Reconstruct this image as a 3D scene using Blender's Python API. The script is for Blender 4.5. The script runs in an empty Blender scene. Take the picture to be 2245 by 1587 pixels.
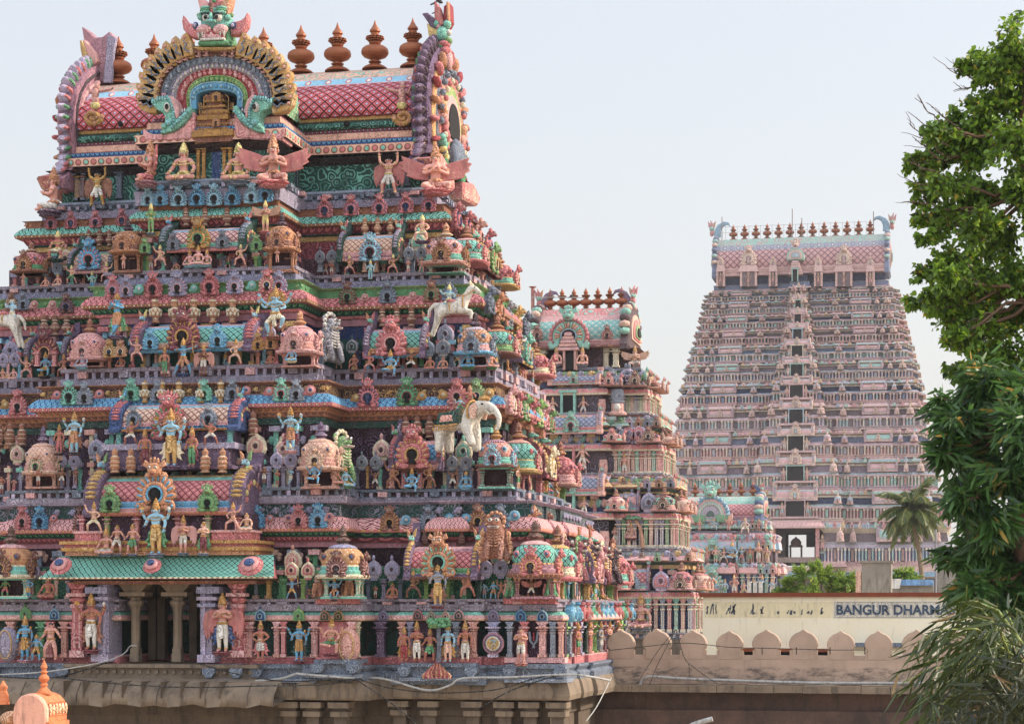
import bpy, math, random
from math import sin, cos, pi, radians
from mathutils import Vector, Matrix
random.seed(7)
SC = bpy.context.scene
COL = SC.collection
# ---------------------------------------------------------------- camera, sky, sun, exposure
CAM = Vector((26.46, -65.95, 10.0)); YAW = radians(11.93); FOC = 4440.0
FWD = Vector((-sin(YAW), cos(YAW), 0)); RGT = Vector((cos(YAW), sin(YAW), 0)); UPV = Vector((0, 0, 1))
cd = bpy.data.cameras.new('camera'); cam = bpy.data.objects.new('camera', cd); COL.objects.link(cam)
cam.location = CAM; cam.rotation_euler = (pi/2, 0, YAW)
cd.sensor_width = 36; cd.lens = 36*FOC/2245; cd.shift_y = 541.5/2245
cd.clip_start = 0.5; cd.clip_end = 5000
SC.camera = cam
SUN_EL, SUN_AZ = radians(30), radians(15)      # azimuth measured from +X towards +Y (behind the fronts)
w = bpy.data.worlds.new('World'); SC.world = w; w.use_nodes = True
nt = w.node_tree; nt.nodes.clear()
sky = nt.nodes.new('ShaderNodeTexSky'); sky.sky_type = 'NISHITA'; sky.sun_disc = False
sky.sun_elevation = SUN_EL; sky.sun_rotation = pi/2-SUN_AZ; sky.air_density = 1.2; sky.dust_density = 5.0; sky.ozone_density = 1.0; sky.altitude = 50
bg1 = nt.nodes.new('ShaderNodeBackground'); bg1.inputs[1].default_value = 0.055
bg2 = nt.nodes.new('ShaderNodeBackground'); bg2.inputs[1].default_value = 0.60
tc = nt.nodes.new('ShaderNodeTexCoord'); sp = nt.nodes.new('ShaderNodeSeparateXYZ')
rp = nt.nodes.new('ShaderNodeValToRGB'); rp.color_ramp.elements[0].position = 0.0; rp.color_ramp.elements[0].color = (0.775, 0.757, 0.738, 1)
rp.color_ramp.elements[1].position = 0.40; rp.color_ramp.elements[1].color = (0.705, 0.725, 0.775, 1); ez = rp.color_ramp.elements.new(0.95); ez.color = (1.25, 1.3, 1.4, 1)
ad = nt.nodes.new('ShaderNodeAddShader'); wo = nt.nodes.new('ShaderNodeOutputWorld')
L = nt.links.new
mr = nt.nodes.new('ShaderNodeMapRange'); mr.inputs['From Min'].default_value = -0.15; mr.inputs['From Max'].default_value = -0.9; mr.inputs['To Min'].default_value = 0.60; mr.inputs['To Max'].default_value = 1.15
L(sp.outputs[1], mr.inputs['Value']); L(mr.outputs[0], bg2.inputs[1])      # unseen sky behind the viewer brightened, added as fill for the fronts
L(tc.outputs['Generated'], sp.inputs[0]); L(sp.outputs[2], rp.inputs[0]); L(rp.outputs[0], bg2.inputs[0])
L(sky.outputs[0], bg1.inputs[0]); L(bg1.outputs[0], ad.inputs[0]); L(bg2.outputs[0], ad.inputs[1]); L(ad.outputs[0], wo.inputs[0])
sd = bpy.data.lights.new('sun', 'SUN'); sd.energy = 3.0; sd.angle = radians(0.6); sd.color = (1.0, 0.86, 0.70)
so = bpy.data.objects.new('sun', sd); COL.objects.link(so)
tosun = Vector((cos(SUN_AZ)*cos(SUN_EL), sin(SUN_AZ)*cos(SUN_EL), sin(SUN_EL)))
so.rotation_euler = tosun.to_track_quat('Z', 'Y').to_euler(); so.location = (60, 20, 60)
SC.view_settings.view_transform = 'Standard'; SC.view_settings.look = 'None'; SC.view_settings.exposure = 0.52; SC.view_settings.gamma = 1
SC.cycles.max_bounces = 6; SC.cycles.diffuse_bounces = 3; SC.cycles.glossy_bounces = 2; SC.cycles.transmission_bounces = 4; SC.cycles.transparent_max_bounces = 8

# ---------------------------------------------------------------- photograph geometry -> world
def ray(px, py): return FWD + ((px-1122.5)/FOC)*RGT + ((1335-py)/FOC)*UPV
def at(px, py, v):                      # point seen at photo pixel on the vertical plane Y = v
 r = ray(px, py); t = (v-CAM.y)/r.y; return CAM + t*r
def atx(px, py, X):
 r = ray(px, py); t = (X-CAM.x)/r.x; return CAM + t*r
def atd(px, py, D): return CAM + D*ray(px, py)
def mpp(px, v):                         # metres per photo pixel at plane Y = v
 r = ray(px, 1335); return ((v-CAM.y)/r.y)/FOC
def zed(py, px, v): return at(px, py, v).z

# ---------------------------------------------------------------- colours and materials
def s2l(c):
 c = c/255.0
 return c/12.92 if c <= 0.04045 else ((c+0.055)/1.055)**2.4
PAL = dict(pink=(234,164,164), rose=(212,112,116), red=(178,52,62), maroon=(134,60,72), plum=(66,42,54), teal=(116,198,178), aqua=(120,196,200),
green=(84,158,104), dgreen=(28,76,68), lime=(142,186,96), leafg=(124,172,104), blue=(86,166,214), sky=(136,194,224), navy=(36,52,92), slate=(112,126,148), lilac=(152,150,188),
purple=(116,90,124), violet=(160,150,178), brown=(158,98,76), dbrown=(104,72,60), orange=(204,136,94), ochre=(218,168,92), yellow=(232,206,120), cream=(238,220,180),
gold=(196,140,62), salmon=(228,156,142), terra=(188,108,94), flesh=(220,150,136), white=(222,216,206), dark=(14,12,16), copper=(128,62,40), peach=(232,176,152),
grey=(152,152,162), steel=(138,152,174), black=(20,20,22), mauve=(184,128,144), umber=(132,80,70), ivory=(238,226,196), deep=(46,26,34), lav=(186,172,206), indigo=(44,78,140))
TINT = None                      # colours of the farther towers are mixed toward a pale tone
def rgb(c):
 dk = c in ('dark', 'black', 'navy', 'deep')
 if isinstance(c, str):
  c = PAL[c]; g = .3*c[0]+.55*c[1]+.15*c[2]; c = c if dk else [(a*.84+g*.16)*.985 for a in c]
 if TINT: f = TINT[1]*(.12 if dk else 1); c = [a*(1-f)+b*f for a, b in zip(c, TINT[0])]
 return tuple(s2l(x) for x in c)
MATS = {}
class NT:
 def __init__(s, mat):
  mat.use_nodes = True; s.t = mat.node_tree; s.t.nodes.clear(); s.out = s.n('OutputMaterial'); s.bs = s.n('BsdfPrincipled')
  s.l(s.bs.outputs[0], s.out.inputs[0])
 def n(s, k, **kw):
  nd = s.t.nodes.new('ShaderNode'+k)
  for a, b in kw.items(): setattr(nd, a, b)
  return nd
 def l(s, a, b): s.t.links.new(a, b)
 def put(s, sock, val):
  if hasattr(val, 'is_output') or isinstance(val, bpy.types.NodeSocket): s.l(val, sock)
  else: sock.default_value = val
 def math(s, op, a, b=0.0, c=0.0):
  m = s.n('Math', operation=op); s.put(m.inputs[0], a); s.put(m.inputs[1], b)
  if len(m.inputs) > 2: s.put(m.inputs[2], c)
  return m.outputs[0]
 def noise(s, vec, scale, detail=3.0, rough=0.55):
  m = s.n('TexNoise'); s.l(vec, m.inputs['Vector']); m.inputs['Scale'].default_value = scale; m.inputs['Detail'].default_value = detail
  m.inputs['Roughness'].default_value = rough; return m.outputs['Fac']
 def ramp(s, fac, stops, const=False):
  r = s.n('ValToRGB'); e = r.color_ramp.elements
  if const: r.color_ramp.interpolation = 'CONSTANT'
  while len(e) < len(stops): e.new(0.5)
  for i, (p, c) in enumerate(stops):
   e[i].position = p; e[i].color = (*c, 1) if len(c) == 3 else c
  s.l(fac, r.inputs[0]); return r.outputs[0]
 def mix(s, fac, a, b, mode='MIX'):
  m = s.n('Mix', data_type='RGBA', blend_type=mode); s.put(m.inputs[0], fac)
  s.put(m.inputs[6], a if not isinstance(a, tuple) else (*a[:3], 1)); s.put(m.inputs[7], b if not isinstance(b, tuple) else (*b[:3], 1))
  return m.outputs[2]
 def scale(s, vec, k):
  m = s.n('Mapping'); s.l(vec, m.inputs[0]); m.inputs['Scale'].default_value = k; return m.outputs[0]
 def bump(s, h, strength, dist=0.02):
  b = s.n('Bump'); b.inputs['Strength'].default_value = strength; b.inputs['Distance'].default_value = dist
  s.l(h, b.inputs['Height']); s.l(b.outputs[0], s.bs.inputs['Normal'])
 def coords(s):
  t = s.n('TexCoord'); oi = s.n('ObjectInfo'); va = s.n('VectorMath', operation='MULTIPLY_ADD')
  s.l(oi.outputs['Random'], va.inputs[0]); va.inputs[1].default_value = (37.1, 21.7, 13.3); s.l(t.outputs['Object'], va.inputs[2])
  return va.outputs[0], oi.outputs['Random'], t
 def weather(s, col, vec, rnd, amount=1.0, rough=0.75):
  s.bs.inputs['Specular IOR Level'].default_value = 0.25       # faded, stained painted plaster
  n1 = s.noise(vec, 2.3, 4); n2 = s.noise(s.scale(vec, (5, 5, 0.9)), 1.6, 5, 0.65)
  hs = s.n('HueSaturation'); s.l(col, hs.inputs['Color'])
  v = s.math('MULTIPLY_ADD', n1, 0.42*amount, 1.0-0.21*amount); v2 = s.math('MULTIPLY_ADD', rnd, 0.16, 0.92)
  s.l(s.math('MULTIPLY', v, v2), hs.inputs['Value'])
  hs.inputs['Saturation'].default_value = 0.97
  st = s.ramp(n2, [(0.50, (0, 0, 0)), (0.74, (0.62*amount,)*3)])
  c = s.mix(st, hs.outputs[0], (0.085, 0.065, 0.06))
  s.l(c, s.bs.inputs['Base Color']); s.bs.inputs['Roughness'].default_value = rough
  return n1
def newmat(key, maker):
 key = (key if isinstance(key, tuple) else (key,))+((TINT[1],) if TINT else ())
 if key in MATS: return MATS[key]
 m = bpy.data.materials.new(str(key) if isinstance(key, str) else '_'.join(str(k) for k in key)); MATS[key] = m
 maker(NT(m)); return m
def paint(c, rough=0.78, amount=1.0, carve=0.8):
 if c == 'dark':
  def mk(t):
   t.bs.inputs['Base Color'].default_value = (*rgb('dark'), 1); t.bs.inputs['Roughness'].default_value = 0.9
  return newmat(('dark_void',), mk)
 def mk(t):                       # painted stucco: fine carved lines picked out in a paler tone, crevice darkness painted into the grooves
  vec, rnd, tcn = t.coords(); b = rgb(c)
  nz = t.n('TexNoise'); t.l(vec, nz.inputs['Vector']); nz.inputs['Scale'].default_value = 4.0
  vo = t.n('TexVoronoi'); t.l(t.mix(0.2, vec, nz.outputs['Color']), vo.inputs['Vector']); vo.inputs['Scale'].default_value = 6.5
  f = t.math('PINGPONG', t.math('MULTIPLY', vo.outputs['Distance'], 4.2), 0.5); msk = t.ramp(t.noise(vec, 3.1, 3), [(.36, (.25,)*3), (.6, (1, 1, 1))])
  hi = t.math('MULTIPLY', t.math('MULTIPLY', t.ramp(f, [(.30, (0, 0, 0)), (.44, (1, 1, 1))]), msk), carve)
  lo = t.math('MULTIPLY', t.math('MULTIPLY', t.ramp(f, [(.06, (1, 1, 1)), (.19, (0, 0, 0))]), msk), carve)
  pale = tuple(min(.92, x*1.35+.2) for x in b)
  col = t.mix(lo, t.mix(hi, b, pale), tuple(x*.2 for x in b)); t.weather(col, vec, rnd, amount, rough)
  h = t.math('ADD', t.math('MULTIPLY', f, 1.6*carve), t.math('ADD', t.noise(vec, 9, 4), t.math('MULTIPLY', t.noise(vec, 34, 2), 0.4)))
  t.bump(h, 0.7, 0.04)
 return newmat(('paint', c, rough, amount, carve), mk)
def carved(c, c2, scale=9.0):            # paint with dense low relief carving picked out in a second colour
 def mk(t):
  vec, rnd, tcn = t.coords()
  nz = t.n('TexNoise'); t.l(vec, nz.inputs['Vector']); nz.inputs['Scale'].default_value = scale*0.6
  wv = t.mix(0.16, vec, nz.outputs['Color'])
  vo = t.n('TexVoronoi'); t.l(wv, vo.inputs['Vector']); vo.inputs['Scale'].default_value = scale*0.8
  f = t.math('PINGPONG', t.math('MULTIPLY', vo.outputs['Distance'], 3.4), 0.5)
  m = t.ramp(f, [(0.22, (0, 0, 0)), (0.40, (1, 1, 1))]); md = t.math('MULTIPLY', m, t.ramp(t.noise(vec, scale*.35, 3), [(.38, (.15,)*3), (.62, (.95,)*3)]))
  col = t.mix(md, rgb(c), rgb(c2)); t.weather(col, vec, rnd); t.bump(m, 0.7, 0.04)
 return newmat(('carved', c, c2, scale), mk)
def uvs(t):
 u = t.n('UVMap'); s = t.n('SeparateXYZ'); t.l(u.outputs[0], s.inputs[0]); return s.outputs[0], s.outputs[1]
def lattice(c, line, dot, size=0.28):    # raised diamond trellis (UV in metres)
 def mk(t):
  vec, rnd, tcn = t.coords(); u, v = uvs(t); h = size/2
  a = t.math('PINGPONG', t.math('ADD', u, v), h); b = t.math('PINGPONG', t.math('SUBTRACT', u, v), h)
  d = t.math('DIVIDE', t.math('MINIMUM', a, b), h)
  col = t.ramp(d, [(0.17, tuple(x*.7 for x in rgb(line))), (0.27, tuple(min(1, x*1.45+0.05) for x in rgb(c))), (0.42, rgb(c)), (0.64, tuple(x*0.75 for x in rgb(c))), (0.74, rgb(dot))])
  t.weather(col, vec, rnd, 0.8)
  hh = t.ramp(d, [(0.08, (1, 1, 1)), (0.2, (0.15,)*3), (0.6, (0.1,)*3), (0.78, (0.8,)*3)]); t.bump(hh, 0.7, 0.04)
 return newmat(('lattice', c, line, dot, size), mk)
def beads(c, rim, d1, d2, period=0.25, h=0.2):   # row of round bosses (u metres, v 0..1)
 def mk(t):
  vec, rnd, tcn = t.coords(); u, v = uvs(t); q = t.math('DIVIDE', u, period)
  du = t.math('MULTIPLY', t.math('SUBTRACT', t.math('FRACT', q), 0.5), period)
  dv = t.math('MULTIPLY', t.math('SUBTRACT', v, 0.5), h)
  d = t.math('DIVIDE', t.math('SQRT', t.math('ADD', t.math('MULTIPLY', du, du), t.math('MULTIPLY', dv, dv))), min(h, period)*0.5)
  par = t.math('FRACT', t.math('MULTIPLY', t.math('FLOOR', q), 0.5))
  dc = t.mix(t.math('GREATER_THAN', par, 0.25), rgb(d1), rgb(d2))
  inner = t.ramp(d, [(0.46, (0, 0, 0)), (0.54, (1, 1, 1))]); outer = t.ramp(d, [(0.78, (0, 0, 0)), (0.86, (1, 1, 1))])
  col = t.mix(outer, t.mix(inner, dc, rgb(rim)), rgb(c)); t.weather(col, vec, rnd, 0.8)
  t.bump(t.ramp(d, [(0.0, (1, 1, 1)), (0.6, (0.8,)*3), (0.9, (0, 0, 0))]), 0.8, 0.05)
 return newmat(('beads', c, rim, d1, d2, period, h), mk)
def petals(c, c2, period=0.22, flip=False):      # row of lotus petals (u metres, v 0..1)
 def mk(t):
  vec, rnd, tcn = t.coords(); u, v = uvs(t)
  if not flip: v = t.math('SUBTRACT', 1.0, v)
  a = t.math('ABSOLUTE', t.math('MULTIPLY', t.math('SUBTRACT', t.math('FRACT', t.math('DIVIDE', u, period)), 0.5), 2.0))
  d = t.math('SQRT', t.math('ADD', t.math('MULTIPLY', a, a), t.math('MULTIPLY', v, v)))
  e = t.math('PINGPONG', t.math('MULTIPLY', d, 1.6), 0.8)
  m = t.ramp(e, [(0.35, (0, 0, 0)), (0.62, (1, 1, 1))])
  col = t.mix(m, rgb(c), rgb(c2)); t.weather(col, vec, rnd, 0.8); t.bump(e, 0.7, 0.05)
 return newmat(('petals', c, c2, period, flip), mk)
def stone(c, c2, amount=1.0, scale=1.0):
 def mk(t):
  vec, rnd, tcn = t.coords()
  n1 = t.noise(vec, 1.1*scale, 6, 0.65); n2 = t.noise(t.scale(vec, (2.5, 2.5, 0.5)), 1.2*scale, 6, 0.7); n3 = t.noise(vec, 14*scale, 4, 0.7)
  col = t.mix(t.ramp(n1, [(0.32, (0, 0, 0)), (0.68, (1, 1, 1))]), rgb(c), rgb(c2))
  col = t.mix(t.ramp(n2, [(0.5, (0, 0, 0)), (0.72, (0.8*amount,)*3)]), col, (0.04, 0.035, 0.032))
  col = t.mix(t.ramp(n3, [(0.62, (0, 0, 0)), (0.74, (0.35*amount,)*3)]), col, (0.42, 0.40, 0.37))
  t.l(col, t.bs.inputs['Base Color']); t.bs.inputs['Roughness'].default_value = 0.85
  t.bump(t.math('ADD', n1, t.math('MULTIPLY', n3, 0.4)), 0.5, 0.06)
 return newmat(('stone', c, c2, amount, scale), mk)
def copper():
 def mk(t):
  vec, rnd, tcn = t.coords(); n = t.noise(vec, 3, 4)
  col = t.mix(n, (0.20, 0.058, 0.024), (0.40, 0.135, 0.058)); t.l(col, t.bs.inputs['Base Color'])
  t.bs.inputs['Metallic'].default_value = 0.35; t.bs.inputs['Roughness'].default_value = 0.5; t.bump(t.noise(vec, 20, 2), 0.15, 0.02)
 return newmat('copper', mk)

# ---------------------------------------------------------------- mesh builder
class MB:
 def __init__(s): s.v = []; s.f = []; s.fm = []; s.uv = []; s.sm = []; s.mats = []; s.M = Matrix.Identity(4)
 def mi(s, m):
  if m not in s.mats: s.mats.append(m)
  return s.mats.index(m)
 def add(s, vs, fs, m, smooth=False, uv=None):
  b = len(s.v); k = s.mi(m); M = s.M
  s.v += [tuple(M @ Vector(p)) for p in vs]
  for i, f in enumerate(fs):
   s.f.append([b+j for j in f]); s.fm.append(k); s.sm.append(smooth)
   s.uv.append(uv[i] if uv else [(vs[j][0], vs[j][2]) for j in f])
 def box(s, x0, x1, y0, y1, z0, z1, m):
  v = [(x0,y0,z0),(x1,y0,z0),(x1,y1,z0),(x0,y1,z0),(x0,y0,z1),(x1,y0,z1),(x1,y1,z1),(x0,y1,z1)]
  s.add(v, [(0,1,5,4),(1,2,6,5),(2,3,7,6),(3,0,4,7),(4,5,6,7),(3,2,1,0)], m)
 def cbox(s, c, d, m): s.box(c[0]-d[0]/2, c[0]+d[0]/2, c[1]-d[1]/2, c[1]+d[1]/2, c[2]-d[2]/2, c[2]+d[2]/2, m)
 def prism(s, pts, y0, y1, m, bev=0.0, side=None):       # outline in XZ (counter-clockwise seen from -y), front at y0
  n = len(pts); area = sum(pts[i][0]*pts[(i+1)%n][1]-pts[(i+1)%n][0]*pts[i][1] for i in range(n))
  if area < 0: pts = pts[::-1]
  if bev:
   cx = sum(p[0] for p in pts)/n; cz = sum(p[1] for p in pts)/n; ins = []
   for i in range(n):
    a = Vector(pts[i-1]); b = Vector(pts[i]); c = Vector(pts[(i+1)%n]); e = (c-a)
    nrm = Vector((-e.y, e.x)); nrm = nrm.normalized() if nrm.length > 1e-9 else nrm
    ins.append((b.x+nrm.x*bev, b.y+nrm.y*bev))
   v = [(p[0], y0, p[1]) for p in ins]+[(p[0], y0+bev, p[1]) for p in pts]+[(p[0], y1, p[1]) for p in pts]
   s.add(v, [list(range(n))], m); 
   s.add(v, [(n+i, n+(i+1)%n, (i+1)%n, i) for i in range(n)], m, True)
   s.add(v, [(2*n+i, 2*n+(i+1)%n, n+(i+1)%n, n+i) for i in range(n)], side or m)
   s.add(v, [list(range(3*n-1, 2*n-1, -1))], side or m)
  else:
   v = [(p[0], y0, p[1]) for p in pts]+[(p[0], y1, p[1]) for p in pts]
   s.add(v, [list(range(n))], m)
   s.add(v, [(n+i, n+(i+1)%n, (i+1)%n, i) for i in range(n)], side or m)
   s.add(v, [list(range(2*n-1, n-1, -1))], side or m)
 def lathe(s, prof, c=(0,0,0), seg=12, m=None, smooth=True, sq=0.0, sx=1.0, sy=1.0):   # prof: (r, z[, mat]) from bottom up; sq squares the section
  def ring(r, z):
   o = []
   for i in range(seg):
    a = 2*pi*(i+0.5)/seg; ca, sa = cos(a), sin(a); k = 1.0
    if sq: k = (1-sq)+sq/max(abs(ca), abs(sa))
    o.append((c[0]+r*k*ca*sx, c[1]+r*k*sa*sy, c[2]+z))
   return o
  arc = 0.0
  for i in range(len(prof)-1):
   p, q = prof[i], prof[i+1]; mm = q[2] if len(q) > 2 else m
   L_ = math.hypot(q[0]-p[0], q[1]-p[1]); v = ring(p[0], p[1])+ring(q[0], q[1]); R_ = max(p[0], q[0])*2*pi*(1+0.25*sq)
   uv = [[(R_*j/seg, arc), (R_*(j+1)/seg, arc), (R_*(j+1)/seg, arc+L_), (R_*j/seg, arc+L_)] for j in range(seg)]
   s.add(v, [(j, (j+1)%seg, seg+(j+1)%seg, seg+j) for j in range(seg)], mm, smooth, uv); arc += L_
  if prof[-1][0] > 1e-4: s.add(ring(prof[-1][0], prof[-1][1]), [list(range(seg))], prof[-1][2] if len(prof[-1]) > 2 else m)
  if prof[0][0] > 1e-4: s.add(ring(prof[0][0], prof[0][1]), [list(range(seg-1, -1, -1))], prof[1][2] if len(prof[1]) > 2 else m)
 def ell(s, c, r, m, seg=8, rings=5, rot=None):
  vs = []; fs = []
  R_ = rot or Matrix.Identity(3); c = Vector(c)
  for i in range(rings+1):
   th = pi*i/rings
   for j in range(seg):
    a = 2*pi*j/seg; p = Vector((r[0]*sin(th)*cos(a), r[1]*sin(th)*sin(a), -r[2]*cos(th))); vs.append(tuple(c+R_ @ p))
  for i in range(rings):
   for j in range(seg): fs.append((i*seg+j, i*seg+(j+1)%seg, (i+1)*seg+(j+1)%seg, (i+1)*seg+j))
  s.add(vs, fs, m, True)
 def tube(s, pts, r, m, seg=6, caps=True):
  pts = [Vector(p) for p in pts]; n = len(pts); rr = r if isinstance(r, (list, tuple)) else [r]*n; vs = []
  up = None
  for i in range(n):
   d = (pts[min(i+1, n-1)]-pts[max(i-1, 0)]); d = d.normalized() if d.length > 1e-9 else Vector((0, 0, 1))
   if up is None: up = d.orthogonal().normalized()
   a = (up-d*up.dot(d)); a = a.normalized() if a.length > 1e-6 else d.orthogonal().normalized(); up = a; b = d.cross(a)
   for j in range(seg):
    t = 2*pi*j/seg; vs.append(tuple(pts[i]+(a*cos(t)+b*sin(t))*rr[i]))
  fs = [(i*seg+j, i*seg+(j+1)%seg, (i+1)*seg+(j+1)%seg, (i+1)*seg+j) for i in range(n-1) for j in range(seg)]
  s.add(vs, fs, m, True)
  if caps: s.add(vs, [list(range(seg-1, -1, -1)), [(n-1)*seg+j for j in range(seg)]], m)
 def ring(s, plan, prof, cap=None):      # prof: [(off, z, mat or None)]; band i runs prof[i] -> prof[i+1] with material of i+1; plan counter-clockwise
  n = len(plan)
  def offp(o):
   r = []
   for i in range(n):
    a = Vector(plan[i-1]); b = Vector(plan[i]); c = Vector(plan[(i+1)%n])
    d1 = (b-a).normalized(); d2 = (c-b).normalized(); n1 = Vector((d1.y, -d1.x)); n2 = Vector((d2.y, -d2.x))
    k = n1+n2; k = k/(max(0.3, k.dot(n1))) if k.length > 1e-6 else n1
    r.append((b.x+k.x*o, b.y+k.y*o))
   return r
  for i in range(len(prof)-1):
   (o0, z0, _), (o1, z1, m) = prof[i], prof[i+1]
   if m is None: continue
   A = offp(o0); B = offp(o1); vs = [(*p, z0) for p in A]+[(*p, z1) for p in B]; fs = []; uv = []; u = 0.0; h = math.hypot(o1-o0, z1-z0)
   for j in range(n):
    k = (j+1)%n; ln = math.dist(plan[j], plan[k]); fs.append((j, k, n+k, n+j))
    vv = h if m.name.startswith('lattice') else 1.0
    uv.append([(u, 0), (u+ln, 0), (u+ln, vv), (u, vv)]); u += ln
   s.add(vs, fs, m, False, uv)
  if cap:
   o, z, _ = prof[-1]; s.add([(*p, z) for p in offp(o)], [list(range(n))], cap)
 def along(s, plan, off, z, gap, fn, back=False):     # call fn(point, outward angle) at even steps along the front and right-hand edges
  n = len(plan)
  for i in range(n):
   a = Vector(plan[i]); b = Vector(plan[(i+1) % n]); d = b-a; ln = d.length; d = d/ln if ln else d; nr = Vector((d.y, -d.x))
   if not (nr.y < -.5 or nr.x > .5): continue
   k = max(1, round(ln/gap))
   for j in range(k):
    if min((j+.5)*ln/k, ln-(j+.5)*ln/k) < -off: continue
    q = a+d*((j+.5)*ln/k)+nr*off; fn(Vector((q.x, q.y, z)), math.atan2(nr.x, -nr.y), j+i)
 def posts(s, plan, off, z0, z1, gap, wd, ms):
  def f(p, a, j): m0 = s.M; s.M = TR(p, 1, a); s.box(-wd/2, wd/2, -wd*.4, wd, 0, z1-z0, ms[j % len(ms)]); s.M = m0
  s.along(plan, off, z0, gap, f)
 def bosses(s, plan, off, z, gap, r, ms, tall=1.0):
  def f(p, a, j):
   m0 = s.M; s.M = TR(p, 1, a); m = ms[j % len(ms)]; s.ell((0, 0, 0), (r, r*.6, r*tall), m, 6, 4); s.ell((r*.7, -r*.35, r*tall*.35), (r*.45, r*.45, r*.5), m, 6, 4); s.ell((-r*.9, -r*.1, -r*.25), (r*.5, r*.35, r*.45), ms[(j+1) % len(ms)], 5, 4); s.M = m0
  s.along(plan, off, z, gap, f)
 def mesh(s, name):
  me = bpy.data.meshes.new(name); me.from_pydata(s.v, [], s.f)
  for m in s.mats: me.materials.append(m)
  me.polygons.foreach_set('material_index', s.fm); me.polygons.foreach_set('use_smooth', s.sm)
  ul = me.uv_layers.new(name='UVMap'); fl = [c for f in s.uv for p in f for c in p]; ul.data.foreach_set('uv', fl)
  me.update(); return me
WM = {}
def put(name, data, parent=None, M=None, label=None, cat=None, group=None, kind=None):
 o = bpy.data.objects.new(name, data); COL.objects.link(o); M = M or Matrix.Identity(4)
 if parent is not None:
  o.parent = parent; o.matrix_parent_inverse = WM[parent.name].inverted()
 o.matrix_basis = M; WM[o.name] = M.copy()
 if label: o['label'] = label
 if cat: o['category'] = cat
 if group: o['group'] = group
 if kind: o['kind'] = kind
 return o
def empty(name, loc, label, cat, group=None): return put(name, None, None, Matrix.Translation(loc), label, cat, group)
def build(mb, name, parent=None, M=None, **k): return put(name, mb.mesh(name), parent, M, **k)
def TR(p, s=1.0, rz=0.0, ry=0.0):
 sc = Matrix.Diagonal((*( (s, s, s) if not isinstance(s, tuple) else s), 1)); return Matrix.Translation(p) @ Matrix.Rotation(rz, 4, 'Z') @ Matrix.Rotation(ry, 4, 'Y') @ sc
KITS = {}
def kit(key, fn):
 if TINT: key = key+(TINT[1],)
 if key not in KITS:
  mb = MB(); fn(mb); KITS[key] = mb.mesh(key[0])
 return KITS[key]
# ---------------------------------------------------------------- bodies grown with the Skin modifier
import numpy as np
def skin_mesh(joints, sub=1):            # joints: [(pos, radius or (rx, ry), parent index)] -> verts, faces
 me = bpy.data.meshes.new('armature_edges')
 me.from_pydata([j[0] for j in joints], [(i, j[2]) for i, j in enumerate(joints) if j[2] is not None], [])
 ob = bpy.data.objects.new('armature_edges', me); COL.objects.link(ob)
 md = ob.modifiers.new('skin', 'SKIN'); md.use_smooth_shade = True; md.branch_smoothing = 0.4
 sv = me.skin_vertices[0].data
 for i, j in enumerate(joints):
  r = j[1] if isinstance(j[1], tuple) else (j[1], j[1]); sv[i].radius = r; sv[i].use_root = (j[2] is None)
 s2 = ob.modifiers.new('sub', 'SUBSURF'); s2.levels = sub; s2.render_levels = sub
 dg = bpy.context.evaluated_depsgraph_get(); em = bpy.data.meshes.new_from_object(ob.evaluated_get(dg))
 vs = [tuple(v.co) for v in em.vertices]; fs = [tuple(p.vertices) for p in em.polygons]
 bpy.data.objects.remove(ob); bpy.data.meshes.remove(me); bpy.data.meshes.remove(em)
 return vs, fs
def seg_dist(P, a, b):
 a = np.array(a); b = np.array(b); d = b-a; t = np.clip(((P-a)@d)/max(1e-9, d@d), 0, 1); return np.linalg.norm(P-(a+t[:, None]*d), axis=1)
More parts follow.
